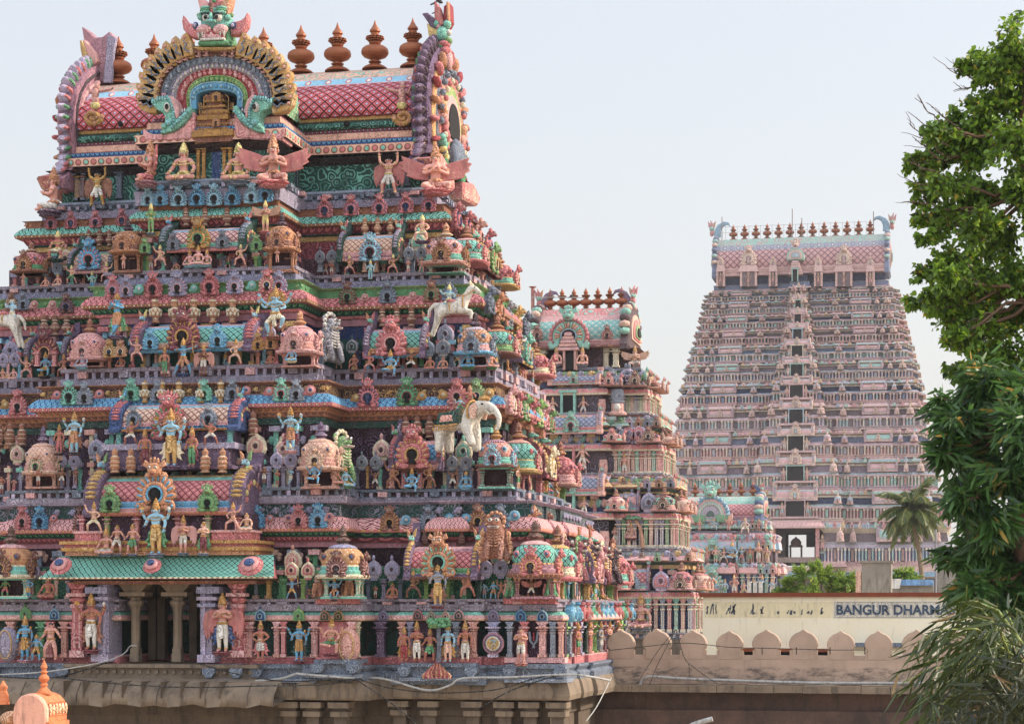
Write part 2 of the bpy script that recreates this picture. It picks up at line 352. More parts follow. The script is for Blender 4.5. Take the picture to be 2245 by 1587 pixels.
POSES = {
'stand':   dict(arms=[((-.17,.0,.63),(-.15,-.07,.52)), ((.17,.0,.63),(.16,-.05,.50))]),
'namaste': dict(arms=[((-.16,-.02,.65),(-.018,-.13,.70)), ((.16,-.02,.65),(.018,-.13,.70))]),
'four':    dict(arms=[((-.18,.0,.64),(-.15,-.11,.60)), ((.18,.0,.64),(.17,-.06,.50)), ((-.20,.03,.70),(-.25,-.02,.84)), ((.20,.03,.70),(.25,-.02,.84))]),
'akimbo':  dict(arms=[((-.22,.0,.65),(-.10,-.05,.55)), ((.22,.0,.65),(.10,-.05,.55))]),
'armsup':  dict(arms=[((-.20,-.01,.86),(-.21,-.03,1.02)), ((.20,-.01,.86),(.21,-.03,1.02))], knees=[(-.13,-.07,.27),(.13,-.07,.27)], ankles=[(-.15,0,.04),(.15,0,.04)], drop=.03),
'atlas':   dict(arms=[((-.21,-.01,.82),(-.27,-.02,.98)), ((.20,-.03,.66),(.12,-.12,.58))], knees=[(-.16,-.12,.27),(.19,-.10,.29)], ankles=[(-.20,.0,.04),(.24,-.0,.04)], drop=.09),
'atlas2':  dict(arms=[((-.20,-.03,.66),(-.12,-.12,.58)), ((.21,-.01,.82),(.27,-.02,.98))], knees=[(-.19,-.10,.29),(.16,-.12,.27)], ankles=[(-.24,.0,.04),(.20,.0,.04)], drop=.09),
'archer':  dict(arms=[((-.22,-.04,.77),(-.10,-.12,.78)), ((.22,-.05,.80),(.36,-.08,.84))], knees=[(-.13,-.06,.27),(.17,-.07,.27)], ankles=[(-.22,.0,.04),(.20,0,.04)], drop=.05),
'dance':   dict(arms=[((-.20,.0,.67),(-.28,-.06,.78)), ((.20,.0,.67),(.10,-.12,.62)), ((-.22,.03,.78),(-.30,-.02,.92)), ((.22,.03,.78),(.30,-.02,.92))], knees=[(-.15,-.10,.28),(.20,-.14,.38)], ankles=[(-.12,0,.04),(.12,-.06,.20)], drop=.05),
'flute':   dict(arms=[((-.18,-.02,.68),(-.10,-.12,.78)), ((.15,-.05,.68),(-.04,-.13,.77))], knees=[(-.07,-.02,.27),(.03,-.08,.27)], ankles=[(-.06,0,.04),(-.10,-.06,.05)]),
'lean':    dict(arms=[((-.16,.05,.66),(-.22,-.02,.56)), ((.17,-.04,.70),(.24,-.10,.62))], knees=[(-.10,-.10,.29),(.10,-.02,.27)], ankles=[(-.14,-.02,.04),(.10,.02,.04)], drop=.03),
'seat':    dict(arms=[((-.18,-.02,.63),(-.19,-.14,.53)), ((.18,-.02,.63),(.19,-.14,.53))], knees=[(-.22,-.17,.44),(.22,-.17,.44)], ankles=[(.07,-.24,.41),(-.07,-.26,.42)], sit=1),
'seat4':   dict(arms=[((-.18,-.02,.63),(-.10,-.15,.62)), ((.18,-.02,.63),(.15,-.15,.55)), ((-.20,.03,.70),(-.25,-.02,.83)), ((.20,.03,.70),(.25,-.02,.83))], knees=[(-.22,-.16,.44),(.18,-.20,.46)], ankles=[(.04,-.24,.41),(.17,-.20,.26)], sit=1),
'kneel':   dict(arms=[((-.17,-.02,.65),(-.018,-.13,.70)), ((.17,-.02,.65),(.018,-.13,.70))], knees=[(-.20,-.16,.45),(.17,-.20,.47)], ankles=[(-.02,-.10,.41),(.16,-.16,.41)], sit=1),
'throne':  dict(arms=[((-.20,-.02,.65),(-.16,-.14,.56)), ((.20,-.02,.65),(.16,-.14,.58))], knees=[(-.15,-.20,.46),(.15,-.20,.46)], ankles=[(-.17,-.16,.24),(.17,-.16,.24)], sit=1),
'ride':    dict(arms=[((-.20,-.02,.72),(-.26,.02,.84)), ((.18,-.06,.68),(.14,-.18,.62))], knees=[(-.15,-.10,.42),(.15,-.10,.42)], ankles=[(-.17,-.02,.22),(.17,-.02,.22)], sit=1),
}
FIG = {}
def figure_geo(pose):
 if pose in FIG: return FIG[pose]
 p = POSES[pose]; dr = p.get('drop', 0); dz = -dr
 def Z(q): return (q[0], q[1], q[2]+dz)
 kn = p.get('knees', [(-.06,-.015,.27),(.06,-.015,.27)]); an = p.get('ankles', [(-.06,.01,.04),(.06,.01,.04)])
 J = [(Z((0,0,.515)), (.088,.068), None), (Z((0,-.008,.60)), (.078,.064), 0), (Z((0,0,.70)), (.095,.066), 1), (Z((0,.004,.785)), (.062,.05), 2),
  (Z((0,-.004,.832)), .036, 3), (Z((0,-.012,.880)), (.062,.066), 4), (Z((0,-.006,.945)), (.048,.052), 5)]
 seg = [(0,1,'cloth'),(1,2,'skin'),(2,3,'skin'),(3,4,'skin'),(4,5,'skin'),(5,6,'hair')]; hands = []; bands = []
 for k, (e, h) in enumerate(p['arms']):
  sx = -1 if e[0] < 0 else 1; back = k >= 2
  i = len(J); J.append((Z((sx*(.112 if not back else .095), .0 if not back else .03, .775 if not back else .76)), .043 if not back else .036, 3 if not back else 2))
  J.append((Z(e), .033, i)); J.append((Z(h), .023, i+1)); seg += [(i-0, i+1, 'skin'), (i+1, i+2, 'skin')]
  hands.append((Vector(Z(h)), (Vector(h)-Vector(e)).normalized(), sx))
  bands.append((Vector(Z(e)).lerp(Vector(J[i][0]), .5), (Vector(Z(e))-Vector(J[i][0])), .046)); bands.append((Vector(Z(h)).lerp(Vector(Z(e)), .12), Vector(Z(h))-Vector(Z(e)), .031))
 for s, k, a in ((-1, kn[0], an[0]), (1, kn[1], an[1])):
  i = len(J); J.append((Z((s*.056, 0, .475)), .064, 0)); kz = k if p.get('sit') is None else Z(k); az = a
  J.append((kz, .047, i)); J.append((az, .029, i+1))
  t = (az[0]+s*.012, az[1]-.085, az[2]-.022)
  J.append((t, .024, i+2)); seg += [(i, i+1, 'cloth'), (i+1, i+2, 'shin'), (i+2, i+3, 'foot')]
  bands.append((Vector(az).lerp(Vector(kz), .12), Vector(kz)-Vector(az), .038))
 vs, fs = skin_mesh(J)
 P = np.array([np.mean([vs[j] for j in f], axis=0) for f in fs])
 D = np.array([seg_dist(P, J[a][0], J[b][0]) for a, b, _ in seg]); idx = D.argmin(0); tags = [seg[i][2] for i in idx]
 geo = [(vs, fs, tags, True)]
 def take(fn, tag):
  m = MB(); fn(m); geo.append((m.v, m.f, [tag]*len(m.f), True))
 hd = Vector(J[5][0])
 def eyes(m):
  for s in (-1, 1): m.ell(hd+Vector((s*.027, -.060, .012)), (.018, .010, .011), None, 6, 4)
 def pup(m):
  for s in (-1, 1):
   m.ell(hd+Vector((s*.027, -.069, .012)), (.0055, .004, .0065), None, 5, 3)
 def nose(m):
  m.ell(hd+Vector((0, -.073, -.006)), (.011, .016, .022), None, 6, 4)
  for s in (-1, 1): m.ell(hd+Vector((s*.068, 0, -.004)), (.012, .016, .034), None, 6, 4)
 def mouth(m): m.ell(hd+Vector((0, -.060, -.036)), (.024, .010, .007), None, 6, 3)
 take(eyes, 'eye'); take(pup, 'ink'); take(nose, 'skin'); take(mouth, 'lip')
 def hnd(m):
  for c, d, s in hands:
   side = d.cross(Vector((0, 1, 0))); side = side.normalized() if side.length > .2 else Vector((1, 0, 0)); pn = d.cross(side)
   m.ell(c+d*.022, (.024, .024, .026), None, 6, 4)
   for q in range(4):
    b = c+d*.036+side*((q-1.5)*.0125); ln = (.034, .042, .040, .030)[q]
    m.tube([b, b+d*ln*.6+pn*.002, b+d*ln+pn*.012], [.0075, .0065, .0045], None, 4)
   b = c+d*.014+side*(s*.022); m.tube([b, b+side*(s*.018)+d*.012, b+side*(s*.020)+d*.030], [.008, .007, .005], None, 4)
 take(hnd, 'skin')
 def orn(m):
  for c, d, r in bands:
   d = d.normalized(); m.tube([c-d*.010, c+d*.010], r, None, 8)
  nz = Vector(J[3][0]); 
  for rr, dz_, yy in ((.075, -.01, -.012), (.098, -.062, -.02)):
   m.tube([nz+Vector((rr*cos(a), yy-abs(sin(a))*.052, dz_-.045*sin(a))) for a in [pi*q/8 for q in range(9)]], .0095, None, 5)
  pv = Vector(J[0][0]); m.lathe([(.092, .012), (.103, .03), (.100, .048), (.086, .058)], pv, 12, None, sy=.82)
  m.ell(pv+Vector((0, -.085, .03)), (.026, .016, .022), None, 6, 4)
 take(orn, 'gold')
 FIG[pose] = (geo, Vector(J[5][0]), Vector(J[0][0])); return FIG[pose]
def sash_geo(mb, pv, m, m2):
 for s in (-1, 1):
  mb.prism([(s*.05, pv.z+.02), (s*.15, pv.z-.06), (s*.17, pv.z-.20), (s*.23, pv.z-.26), (s*.15, pv.z-.28), (s*.19, pv.z-.40), (s*.10, pv.z-.34), (s*.06, pv.z-.18)], .015, .045, m, .008)
 mb.prism([(-.028, pv.z), (.028, pv.z), (.042, pv.z-.24), (0, pv.z-.27), (-.042, pv.z-.24)], -.095, -.06, m2, .008)
CROWNS = {
'tall': [(.068,.0),(.076,.02),(.064,.03),(.070,.06),(.052,.075),(.056,.11),(.040,.125),(.042,.155),(.022,.175),(.026,.195),(.010,.215),(.0,.24)],
'low':  [(.068,.0),(.076,.025),(.06,.04),(.062,.07),(.040,.09),(.030,.12),(.012,.135),(0,.15)],
'cap':  [(.072,.0),(.070,.03),(.05,.10),(.03,.15),(.0,.19)],
'bun':  [(.066,-.01),(.064,.02),(.03,.045),(.038,.06),(.036,.085),(0,.10)],
'turban': [(.07,-.01),(.088,.01),(.086,.05),(.05,.075),(0,.085)],
}
WING = {'spread': [(.06,.78),(.20,.84),(.46,.94),(.44,.86),(.50,.84),(.44,.77),(.47,.73),(.38,.67),(.40,.63),(.27,.58),(.10,.56)],
  'down': [(.06,.80),(.22,.82),(.33,.74),(.36,.55),(.34,.36),(.28,.22),(.27,.34),(.23,.26),(.22,.40),(.17,.34),(.16,.48),(.08,.52)]}
SEATED = ('seat', 'seat4', 'kneel', 'throne', 'ride')
def figure(pos, h, pose, skin, cloth, label, rz=0.0, crown='tall', gold='gold', shin=None, wings=None, wc='rose', sash=None, ped='plum', halo=None, cat='statue', group=None, name='deity_statue', prop=None, parent=None, mirror=False):
 """one statue: body (one continuous mesh) with crown, wings, sash, pedestal as its parts; h = height without the crown"""
 geo, hd, pv = figure_geo(pose); sit = pose in SEATED
 if sash and not shin and pose in ('stand', 'four', 'namaste') and cloth not in ('gold', 'orange'): shin = cloth
 base = {'seat': .385, 'kneel': .385}.get(pose, .20 if sit else 0.0)
 sc = h/(.985-base)*(1.0 if not sit else 1.0)
 key = ('body', pose, skin, cloth, gold, shin)+((TINT[1],) if TINT else ())
 if key not in KITS:
  mb = MB(); sk_ = lambda c_: paint(c_, .75, .9, .2)
  tag = {'skin': sk_(skin), 'hair': paint('black' if crown in ('bun', None) else gold), 'cloth': paint(cloth), 'shin': sk_(shin or skin), 'foot': sk_(skin), 'eye': paint('white'), 'ink': paint('black'), 'lip': paint('red'), 'gold': paint(gold)}
  for vs, fs, tags, sm in geo:
   for t in set(tags): mb.add(vs, [f for f, g in zip(fs, tags) if g == t], tag[t], sm)
  mb.v = [(x, y, z-base) for x, y, z in mb.v]; KITS[key] = mb.mesh('statue_body')
 M = TR(pos, (sc*1.16, sc*1.16, sc), rz); 
 if parent is None: o = put(name, KITS[key], None, M, label, cat, group)
 else: o = put(name, KITS[key], parent, M)
 def sub(nm, key, fn):
  return put(nm, kit(key, fn), o, M)
 zt = Matrix.Translation((0, 0, -base))
 def wrap(fn):
  def g(mb): mb.M = zt; fn(mb)
  return g
 if crown:
  sub('crown', ('crown', crown, gold, hd.z, base), wrap(lambda mb: (mb.lathe(CROWNS[crown], (0, 0.0, hd.z+.035), 10, paint(gold)), mb.ell((0, .03, hd.z+.0), (.066, .055, .07), paint(gold), 8, 5))))
 if wings:
  def wf(mb):
   for s in (-1, 1): mb.prism([(s*a, b+hd.z-.88) for a, b in WING[wings]], .03, .065, carved(wc, 'peach' if wc != 'peach' else 'gold', 26), .01)
  sub('wings', ('wings', wings, wc, hd.z, base), wrap(wf))
 if sash and not sit: sub('sash', ('sash', sash, cloth, pv.z, base), wrap(lambda mb: sash_geo(mb, pv, paint(sash), paint(cloth))))
 if ped: 
  def pf(mb):
   r = .21 if sit else .17; mb.lathe([(r*.75, -.075), (r*.9, -.06), (r*.72, -.038), (r*.8, -.03), (r*1.05, -.012), (r, .004)], (0, -.06 if sit else -.02, base if sit else 0.0), 14, paint(ped), sy=.8)
  sub('pedestal', ('pedestal', ped, sit, base), wrap(pf))
 if halo:
  def hf(mb):
   pts = [(.19*cos(a), hd.z-.02+.21*sin(a)) for a in [pi*2*q/20 for q in range(20)]]; mb.prism(pts, .055, .085, paint(halo), .02)
   for q in range(14):
    a = -0.5+(pi+1.0)*q/13; mb.ell((.20*cos(a), .05, hd.z-.02+.22*sin(a)), (.028, .02, .028), paint('rose'), 5, 4)
  sub('halo', ('halo', halo, hd.z, base), wrap(hf))
 if prop == 'bow':
  sub('bow', ('bow', base), wrap(lambda mb: mb.tube([(.36-.07*cos(a*1.0), -.11, .84+.30*sin(a)) for a in [(-1.3+2.6*q/8) for q in range(9)]], [.008, .012, .014, .015, .016, .015, .014, .012, .008], paint('gold'), 5)))
 if prop == 'staff': sub('staff', ('staff', base), wrap(lambda mb: (mb.tube([(.17, -.09, 0), (.17, -.09, .80)], .011, paint('dbrown'), 6), mb.ell((.17, -.09, .82), (.03, .02, .045), paint('gold'), 6, 5))))
 if prop == 'discs':
  def df(mb):
   mb.M = zt @ Matrix.Translation((-.25, -.03, .93)) @ Matrix.Rotation(pi/2, 4, 'X'); mb.lathe([(.02, -.012), (.048, -.012), (.048, .012), (.02, .012)], (0, 0, 0), 12, paint('gold'))
  def df2(mb): mb.M = zt; mb.lathe([(.008, -.03), (.03, .0), (.036, .03), (.016, .05), (0, .065)], (.25, -.03, .90), 10, paint('white'))
  sub('discus', ('discus', base), df); sub('conch', ('conch', base), df2)
 return o
def body_thing(name, joints, mat_of, pos, sc, rz, label, cat, extras=None, parent=None):
 key = (name+'_body', len(joints))
 if key not in KITS:
  vs, fs = skin_mesh(joints, 2); mb = MB(); P = np.array([np.mean([vs[j] for j in f], axis=0) for f in fs])
  tags = [mat_of(p) for p in P]
  for t in {x.name: x for x in tags}.values(): mb.add(vs, [f for f, g in zip(fs, tags) if g == t], t, True)
  if extras: extras(mb)
  KITS[key] = mb.mesh(name)
 return put(name, KITS[key], None, TR(pos, sc, rz), label, cat)
# ---------------------------------------------------------------- ornament kits (front faces -y, base at z = 0)
def radial(a): return Matrix.Rotation(pi/2-a, 3, 'Y')
def lion_head(mb, c, r, m, m2='white'):
 c = Vector(c); M = paint(m) if isinstance(m, str) else m
 mb.ell(c, (r, r*.8, r*.95), M, 8, 6); mb.ell(c+Vector((0, -r*.75, -r*.25)), (r*.55, r*.45, r*.35), M, 7, 5)
 mb.ell(c+Vector((0, -r*.85, -r*.62)), (r*.42, r*.25, r*.12), paint('maroon'), 6, 4)
 for s in (-1, 1):
  mb.ell(c+Vector((s*r*.42, -r*.72, r*.25)), (r*.2, r*.16, r*.2), paint(m2), 6, 4); mb.ell(c+Vector((s*r*.44, -r*.86, r*.22)), (r*.09, r*.07, r*.1), paint('black'), 5, 3)
  mb.ell(c+Vector((s*r*.45, -r*.62, r*.55)), (r*.34, r*.2, r*.12), M, 6, 4)
  mb.prism([(c.x+s*r*.7, c.z+r*.1), (c.x+s*r*1.5, c.z+r*.5), (c.x+s*r*1.25, c.z+r*1.2), (c.x+s*r*.6, c.z+r*.7)], c.y-r*.2, c.y+r*.25, M, r*.06)
 for q in (-1, 0, 1): mb.ell(c+Vector((q*r*.45, 0, r*(1.2-.15*abs(q)))), (r*.22, r*.22, r*.45), M, 6, 4)
def kudu(mb, main, ring, hole='dark', head=True, feet=None, hub=None):
 c = Vector((0, -.05, .43)); M = paint(main); R_ = paint(ring); FL = carved(main, ring, 30)
 for s in (-1, 1):            # overlapping flames that sweep up either side of the horseshoe
  for q in range(6):
   a = radians(-34+118*q/5); b = a+radians(24)*(1-q/6); p = c+Vector((s*.35*cos(a), .01*q, .36*sin(a))); R3 = radial(b if s > 0 else pi-b)
   mb.ell(p, (.095, .075, .17+.02*(q < 4)), M, 6, 4, R3); mb.ell(p+Vector((s*.03, -.06, .02)), (.03, .028, .10), R_, 5, 4, R3)
 mb.prism([(.47*cos(a)*(1+.05*cos(9*a)), .42+.45*sin(a)*(1+.05*cos(9*a))) for a in [radians(-62+304*q/30) for q in range(31)]], .0, .12, FL)
 arc = lambda r, y: [c+Vector((r*cos(radians(t)), y, r*sin(radians(t))-.02)) for t in range(-58, 239, 20)]
 mb.tube(arc(.265, -.05), .06, M, 6); mb.tube(arc(.195, -.08), .032, R_, 6)
 mb.ell(c+Vector((0, -.04, .0)), (.135, .05, .145), paint(hole), 10, 6); mb.box(-.085, .085, -.11, .0, .14, .40, paint(hole))
 if hub: mb.ell(c+Vector((0, -.09, .0)), (.07, .05, .08), paint(hub), 8, 5)
 F = paint(feet or main)
 for s in (-1, 1): mb.ell((s*.26, -.08, .085), (.17, .07, .085), F, 7, 4); mb.ell((s*.43, -.07, .13), (.08, .06, .11), F, 6, 4); mb.ell((s*.43, -.12, .13), (.035, .03, .05), R_, 5, 4)
 if head:
  lion_head(mb, (0, -.12, 1.0), .19, main)
  for s in (-1, 1): mb.ell((s*.17, -.02, .86), (.13, .08, .10), M, 6, 4)
def gablet(mb, main, edge, hole='plum'):       # small plain gable on a bracket
 pts = [(-.42, 0), (.42, 0), (.5, .25), (.47, .55), (.3, .78), (.1, .92), (0, 1.02), (-.1, .92), (-.3, .78), (-.47, .55), (-.5, .25)]
 mb.prism(pts, -.16, .05, paint(edge), .07); mb.prism([(x*.78, .06+z*.78) for x, z in pts], -.20, -.1, paint(main), .05)
 mb.tube([(.19*cos(radians(t)), -.22, .38+.2*sin(radians(t))) for t in range(-60, 241, 25)], .035, paint(edge), 5)
 mb.ell((0, -.2, .38), (.11, .06, .13), paint(hole), 7, 5); mb.ell((0, -.1, 1.1), (.1, .1, .17), paint(main), 7, 5)
 mb.box(-.3, .3, -.08, .1, -.14, 0, paint(edge)); mb.box(-.2, .2, -.05, .1, -.28, -.14, paint(main))
def plaque(mb, main, edge):
 pts = [(-.5, 0), (.5, 0), (.5, .5), (.38, .8), (.15, .95), (0, 1.1), (-.15, .95), (-.38, .8), (-.5, .5)]
 mb.prism(pts, -.14, .1, paint(edge), .06); mb.prism([(x*.8, .06+z*.8) for x, z in pts], -.19, -.1, paint(main), .05)
 mb.tube([(.2*cos(radians(t)), -.2, .42+.22*sin(radians(t))) for t in range(-70, 251, 29)], .05, paint(edge), 5); mb.ell((0, -.18, .38), (.12, .05, .16), paint('plum'), 7, 4); mb.ell((0, -.1, 1.16), (.1, .1, .14), paint(main), 6, 4)
def pot(mb, c1='brown', c2='cream', style=0):
 A, B = paint(c1), paint(c2)
 if style == 0: pr = [(.26, 0), (.26, .06, A), (.17, .10, B), (.21, .16, A), (.33, .24, A), (.36, .33, A), (.35, .36, B), (.34, .43, A), (.25, .52, A), (.16, .56, B), (.18, .60, A), (.26, .64, A), (.19, .68, B), (.22, .78, A), (.24, .84, A), (.13, .90, A), (0, 1.0, A)]
 elif style == 1: pr = [(.22, 0), (.24, .05, A), (.15, .12, A), (.18, .16, B), (.31, .26, A), (.36, .38, A), (.33, .50, A), (.18, .58, B), (.22, .62, A), (.19, .70, A), (.25, .80, A), (.22, .86, B), (.10, .92, A), (0, 1.0, A)]
 else: pr = [(.3, 0), (.3, .05, A), (.2, .08, B), (.28, .14, A), (.36, .22, A), (.28, .29, A), (.29, .31, B), (.36, .38, A), (.28, .46, A), (.28, .48, B), (.34, .55, A), (.25, .62, A), (.17, .66, B), (.2, .76, A), (.22, .82, A), (.12, .9, A), (0, 1.0, A)]
 mb.lathe(pr, (0, 0, 0), 12, A)
 if style == 1:
  for r in range(2):
   for q in range(8): a = 2*pi*(q+.5*r)/8; mb.ell((.33*cos(a), .33*sin(a), .32+.13*r), (.09, .09, .085), B, 5, 4)
def kalasha(mb):
 C = copper()
 mb.lathe([(.50, 0), (.50, .03), (.42, .10), (.28, .17), (.16, .20), (.15, .23), (.24, .27), (.25, .31), (.15, .35), (.15, .38), (.26, .42), (.44, .50), (.525, .60), (.535, .68), (.535, .685), (.50, .80), (.40, .88), (.24, .92), (.17, .95), (.22, 1.0), (.24, 1.05), (.17, 1.09), (.15, 1.12)], (0, 0, 0), 24, C)
 for k, (r, z) in enumerate(((.30, 1.14), (.38, 1.20), (.36, 1.27))):
  mb.lathe([(.14, z-.01), (r*.8, z-.015), (r*.82, z+.012), (.14, z+.05)], (0, 0, 0), 24, C)
  for q in range(14): a = 2*pi*q/14; mb.ell((r*.86*cos(a), r*.86*sin(a), z-.01), (.055, .055, .03), C, 5, 3)
 mb.lathe([(.15, 1.30), (.16, 1.40), (.15, 1.42), (.21, 1.47), (.20, 1.53), (.13, 1.62), (.06, 1.75), (.015, 1.90), (0, 1.93)], (0, 0, 0), 16, C)
def pil(mb, x, y, z0, z1, wd, m, cap=None):    # pilaster with moulded base and bracket capital
 h = z1-z0; c = cap or m; d = wd
 mb.box(x-wd*.72, x+wd*.72, y-d*.72, y+d*.5, z0, z0+h*.09, c); mb.box(x-wd*.5, x+wd*.5, y-d*.5, y+d*.5, z0+h*.09, z0+h*.66, m)
 for f in (-.25, .25): mb.box(x+f*wd-.09*wd, x+f*wd+.09*wd, y-d*.56, y-d*.5, z0+h*.13, z0+h*.62, c)
 mb.box(x-wd*.62, x+wd*.62, y-d*.62, y+d*.5, z0+h*.66, z0+h*.71, c); mb.lathe([(wd*.45, 0), (wd*.8, h*.045), (wd*.8, h*.07), (wd*.45, h*.10)], (x, y, z0+h*.71), 8, m, True, .5)
 mb.box(x-wd*.95, x+wd*.95, y-d*.95, y+d*.5, z0+h*.81, z0+h*.855, c); mb.box(x-wd*.55, x+wd*.55, y-d*.6, y+d*.5, z0+h*.855, z0+h*.91, m)
 mb.prism([(x-wd*.55, z0+h*.90), (x+wd*.55, z0+h*.90), (x+wd*1.05, z1), (x-wd*1.05, z1)], y-d*.6, y+d*.5, m)
def dragon(mb, c, r, cols=('teal', 'orange', 'rose')):    # makara head crest facing -y
 c = Vector(c); A, B, D_ = [paint(q) for q in cols]
 mb.ell(c, (r*.5, r*.6, r*.5), A, 7, 5); mb.ell(c+Vector((0, -r*.7, -r*.1)), (r*.3, r*.5, r*.25), A, 6, 4); mb.ell(c+Vector((0, -r*.7, -r*.42)), (r*.26, r*.4, r*.1), paint('red'), 6, 3)
 for s in (-1, 1):
  mb.ell(c+Vector((s*r*.32, -r*.4, r*.22)), (r*.16, r*.16, r*.16), paint('white'), 5, 4); mb.ell(c+Vector((s*r*.34, -r*.53, r*.22)), (r*.07, r*.06, r*.08), paint('black'), 5, 3)
  mb.prism([(c.x+s*r*.15, c.z+r*.3), (c.x+s*r*.6, c.z+r*.3), (c.x+s*r*.75, c.z+r*1.5), (c.x+s*r*.3, c.z+r*1.0)], c.y-r*.15, c.y+r*.2, B if s < 0 else D_, r*.06)
 mb.ell(c+Vector((0, 0, -r*.8)), (r*.42, r*.5, r*.6), D_, 6, 4)
BPROF = [(-1.06,0),(-1.12,.05),(-1.12,.09),(-1.0,.11),(-1.03,.18),(-.94,.21),(-.97,.27),(-.97,.31),(-.88,.34),(-.90,.44),(-.86,.55),(-.77,.66),(-.64,.76),(-.50,.84),(-.48,.86),(-.32,.925),(-.30,.94),(-.12,.99),(0,1.0)]
def barrel(mb, wd, h, d, eave, mould, lat, ridge, gab, ends=(1, 1), lw=.26, dcol=('teal', 'orange', 'rose'), fea='violet'):
 seq = [None, eave[0], eave[0], eave[1], eave[1], mould, mould, mould, mould]+[lat]*5+[ridge[0], ridge[0], ridge[1], ridge[1], ridge[1]]
 arc = 0.0
 for i in range(len(BPROF)-1):
  (y0, z0), (y1, z1) = BPROF[i], BPROF[i+1]; m = seq[i+1]; ln = math.hypot((y1-y0)*d, (z1-z0)*h); tex = m.name.startswith('lattice')
  vs = [(-wd/2, y0*d, z0*h), (wd/2, y0*d, z0*h), (wd/2, y1*d, z1*h), (-wd/2, y1*d, z1*h)]
  a0, a1 = (arc, arc+ln) if tex else (0, 1)
  mb.add(vs, [(0, 1, 2, 3)], m, i in (9, 10, 11, 12), [[(0, a0), (wd, a0), (wd, a1), (0, a1)]]); arc += ln if tex else 0
 mb.add([(s*wd/2, y*d, z*h) for s in (-1, 1) for y, z in BPROF]+[(-wd/2, 0, 0), (wd/2, 0, 0)], [list(range(19))[::-1]+[38], list(range(19, 38))+[39]], eave[0])
 G = paint(gab) if isinstance(gab, str) else gab; Mo = mb.M.copy(); t = max(.10, wd*.05)
 out = [(-1.18*d, -.02*h), (-1.22*d, .10*h), (-1.05*d, .22*h), (-1.14*d, .42*h), (-1.08*d, .64*h), (-.90*d, .84*h), (-.62*d, 1.0*h), (-.3*d, 1.09*h), (0, 1.14*h), (.35*d, 1.08*h), (.5*d, .8*h), (.5*d, 0)]
 for s, on in zip((-1, 1), ends):
  if not on: continue
  mb.M = Mo @ Matrix.Translation((s*(wd/2), 0, 0)) @ Matrix.Rotation(pi/2, 4, 'Z')
  mb.prism(out, -t, t, G, t*.25)
  for i in range(3, 8):
   (ya, za), (yb, zb) = out[i], out[i+1]
   for f in (.15, .6):
    y = ya+(yb-ya)*f; z = za+(zb-za)*f; a = math.atan2(z-.45*h, y); mb.ell((y, 0, z), (.05*h, t*.9, .085*h), paint(fea), 5, 4, radial(a))
  for q in range(9):
   a = radians(-10+200*q/8); mb.ell((-.3*d+.62*d*cos(a), -s*t, .42*h+.36*h*sin(a)), (.07*d, .07*d, .08*h), paint(('orange', 'yellow', 'rose')[q % 3]), 5, 4)
  mb.ell((-.3*d, -s*t*.8, .36*h), (.42*d, .05, .30*h), paint('deep'), 8, 5)
  mb.prism([(-.15*d, 1.0*h), (.25*d, 1.05*h), (.8*d, 1.35*h), (.5*d, 1.75*h), (.42*d, 1.4*h), (.15*d, 1.22*h), (-.25*d, 1.15*h)], -t*1.2, t*1.2, G, t*.2)
  mb.M = Mo; dragon(mb, (s*wd/2, -.35*d, 1.24*h), .20*h, dcol)
 mb.M = Mo
def dome(mb, wd, h, eave, mould, lat, top, pots=('brown', 'cream'), kcol=('pink', 'cream'), side=True):
 r = wd/2; c = (0, -r*.55, 0)
 mb.lathe([(1.02*r, 0), (1.08*r, .05*h, eave), (1.06*r, .08*h, eave), (.92*r, .10*h, eave), (.95*r, .17*h, mould), (.86*r, .20*h, mould), (.88*r, .28*h, mould), (.82*r, .31*h, eave), (.86*r, .37*h, lat), (.87*r, .46*h, lat), (.82*r, .55*h, lat), (.70*r, .64*h, lat), (.56*r, .70*h, lat), (.58*r, .72*h, top), (.44*r, .77*h, top), (.26*r, .80*h, top)], c, 16, eave, True, .85)
 A, B = paint(pots[0]), paint(pots[1])
 mb.lathe([(.26*r, .80*h), (.20*r, .83*h, A), (.33*r, .88*h, A), (.33*r, .90*h, B), (.22*r, .95*h, A), (.14*r, .97*h, B), (.22*r, 1.0*h, A), (.13*r, 1.04*h, A), (.17*r, 1.12*h, A), (.10*r, 1.18*h, A), (0, 1.25*h, A)], c, 12, A)
 Mo = mb.M.copy(); mb.M = Mo @ TR((0, -r*1.52, .02*h), .95*r); kudu(mb, kcol[0], kcol[1], 'deep', True)
 for s in (-1, 1): mb.M = Mo; mb.ell((s*r*.62, -r*1.32, .5*h), (.16*r, .1*r, .16*r), paint(kcol[0]), 7, 5); mb.ell((s*r*.62, -r*1.42, .5*h), (.07*r, .05*r, .07*r), paint('indigo'), 6, 4)
 if side: mb.M = Mo @ TR((r*.97, -r*.55, .02*h), .9*r, pi/2); kudu(mb, kcol[0], kcol[1], 'deep', True)
 mb.M = Mo
def shrine_base(mb, wd, h, d, m, cap, back, n=2):     # pillared aedicule below a shrine roof: z 0..h, front at -d
 mb.box(-wd*.54, wd*.54, -d*1.08, 0, 0, h*.10, cap); mb.box(-wd*.5, wd*.5, -d, 0, h*.10, h*.15, m)
 mb.box(-wd*.42, wd*.42, -d*.5, 0, h*.15, h*.93, back); mb.box(-wd*.5, wd*.5, -d, 0, h*.93, h, cap)
 for q in range(n):
  x = -wd*.42+wd*.84*q/(n-1); pil(mb, x, -d*.78, h*.15, h*.93, wd*.09, m, cap)
  pil(mb, x, -d*.2, h*.15, h*.93, wd*.09, m, cap)
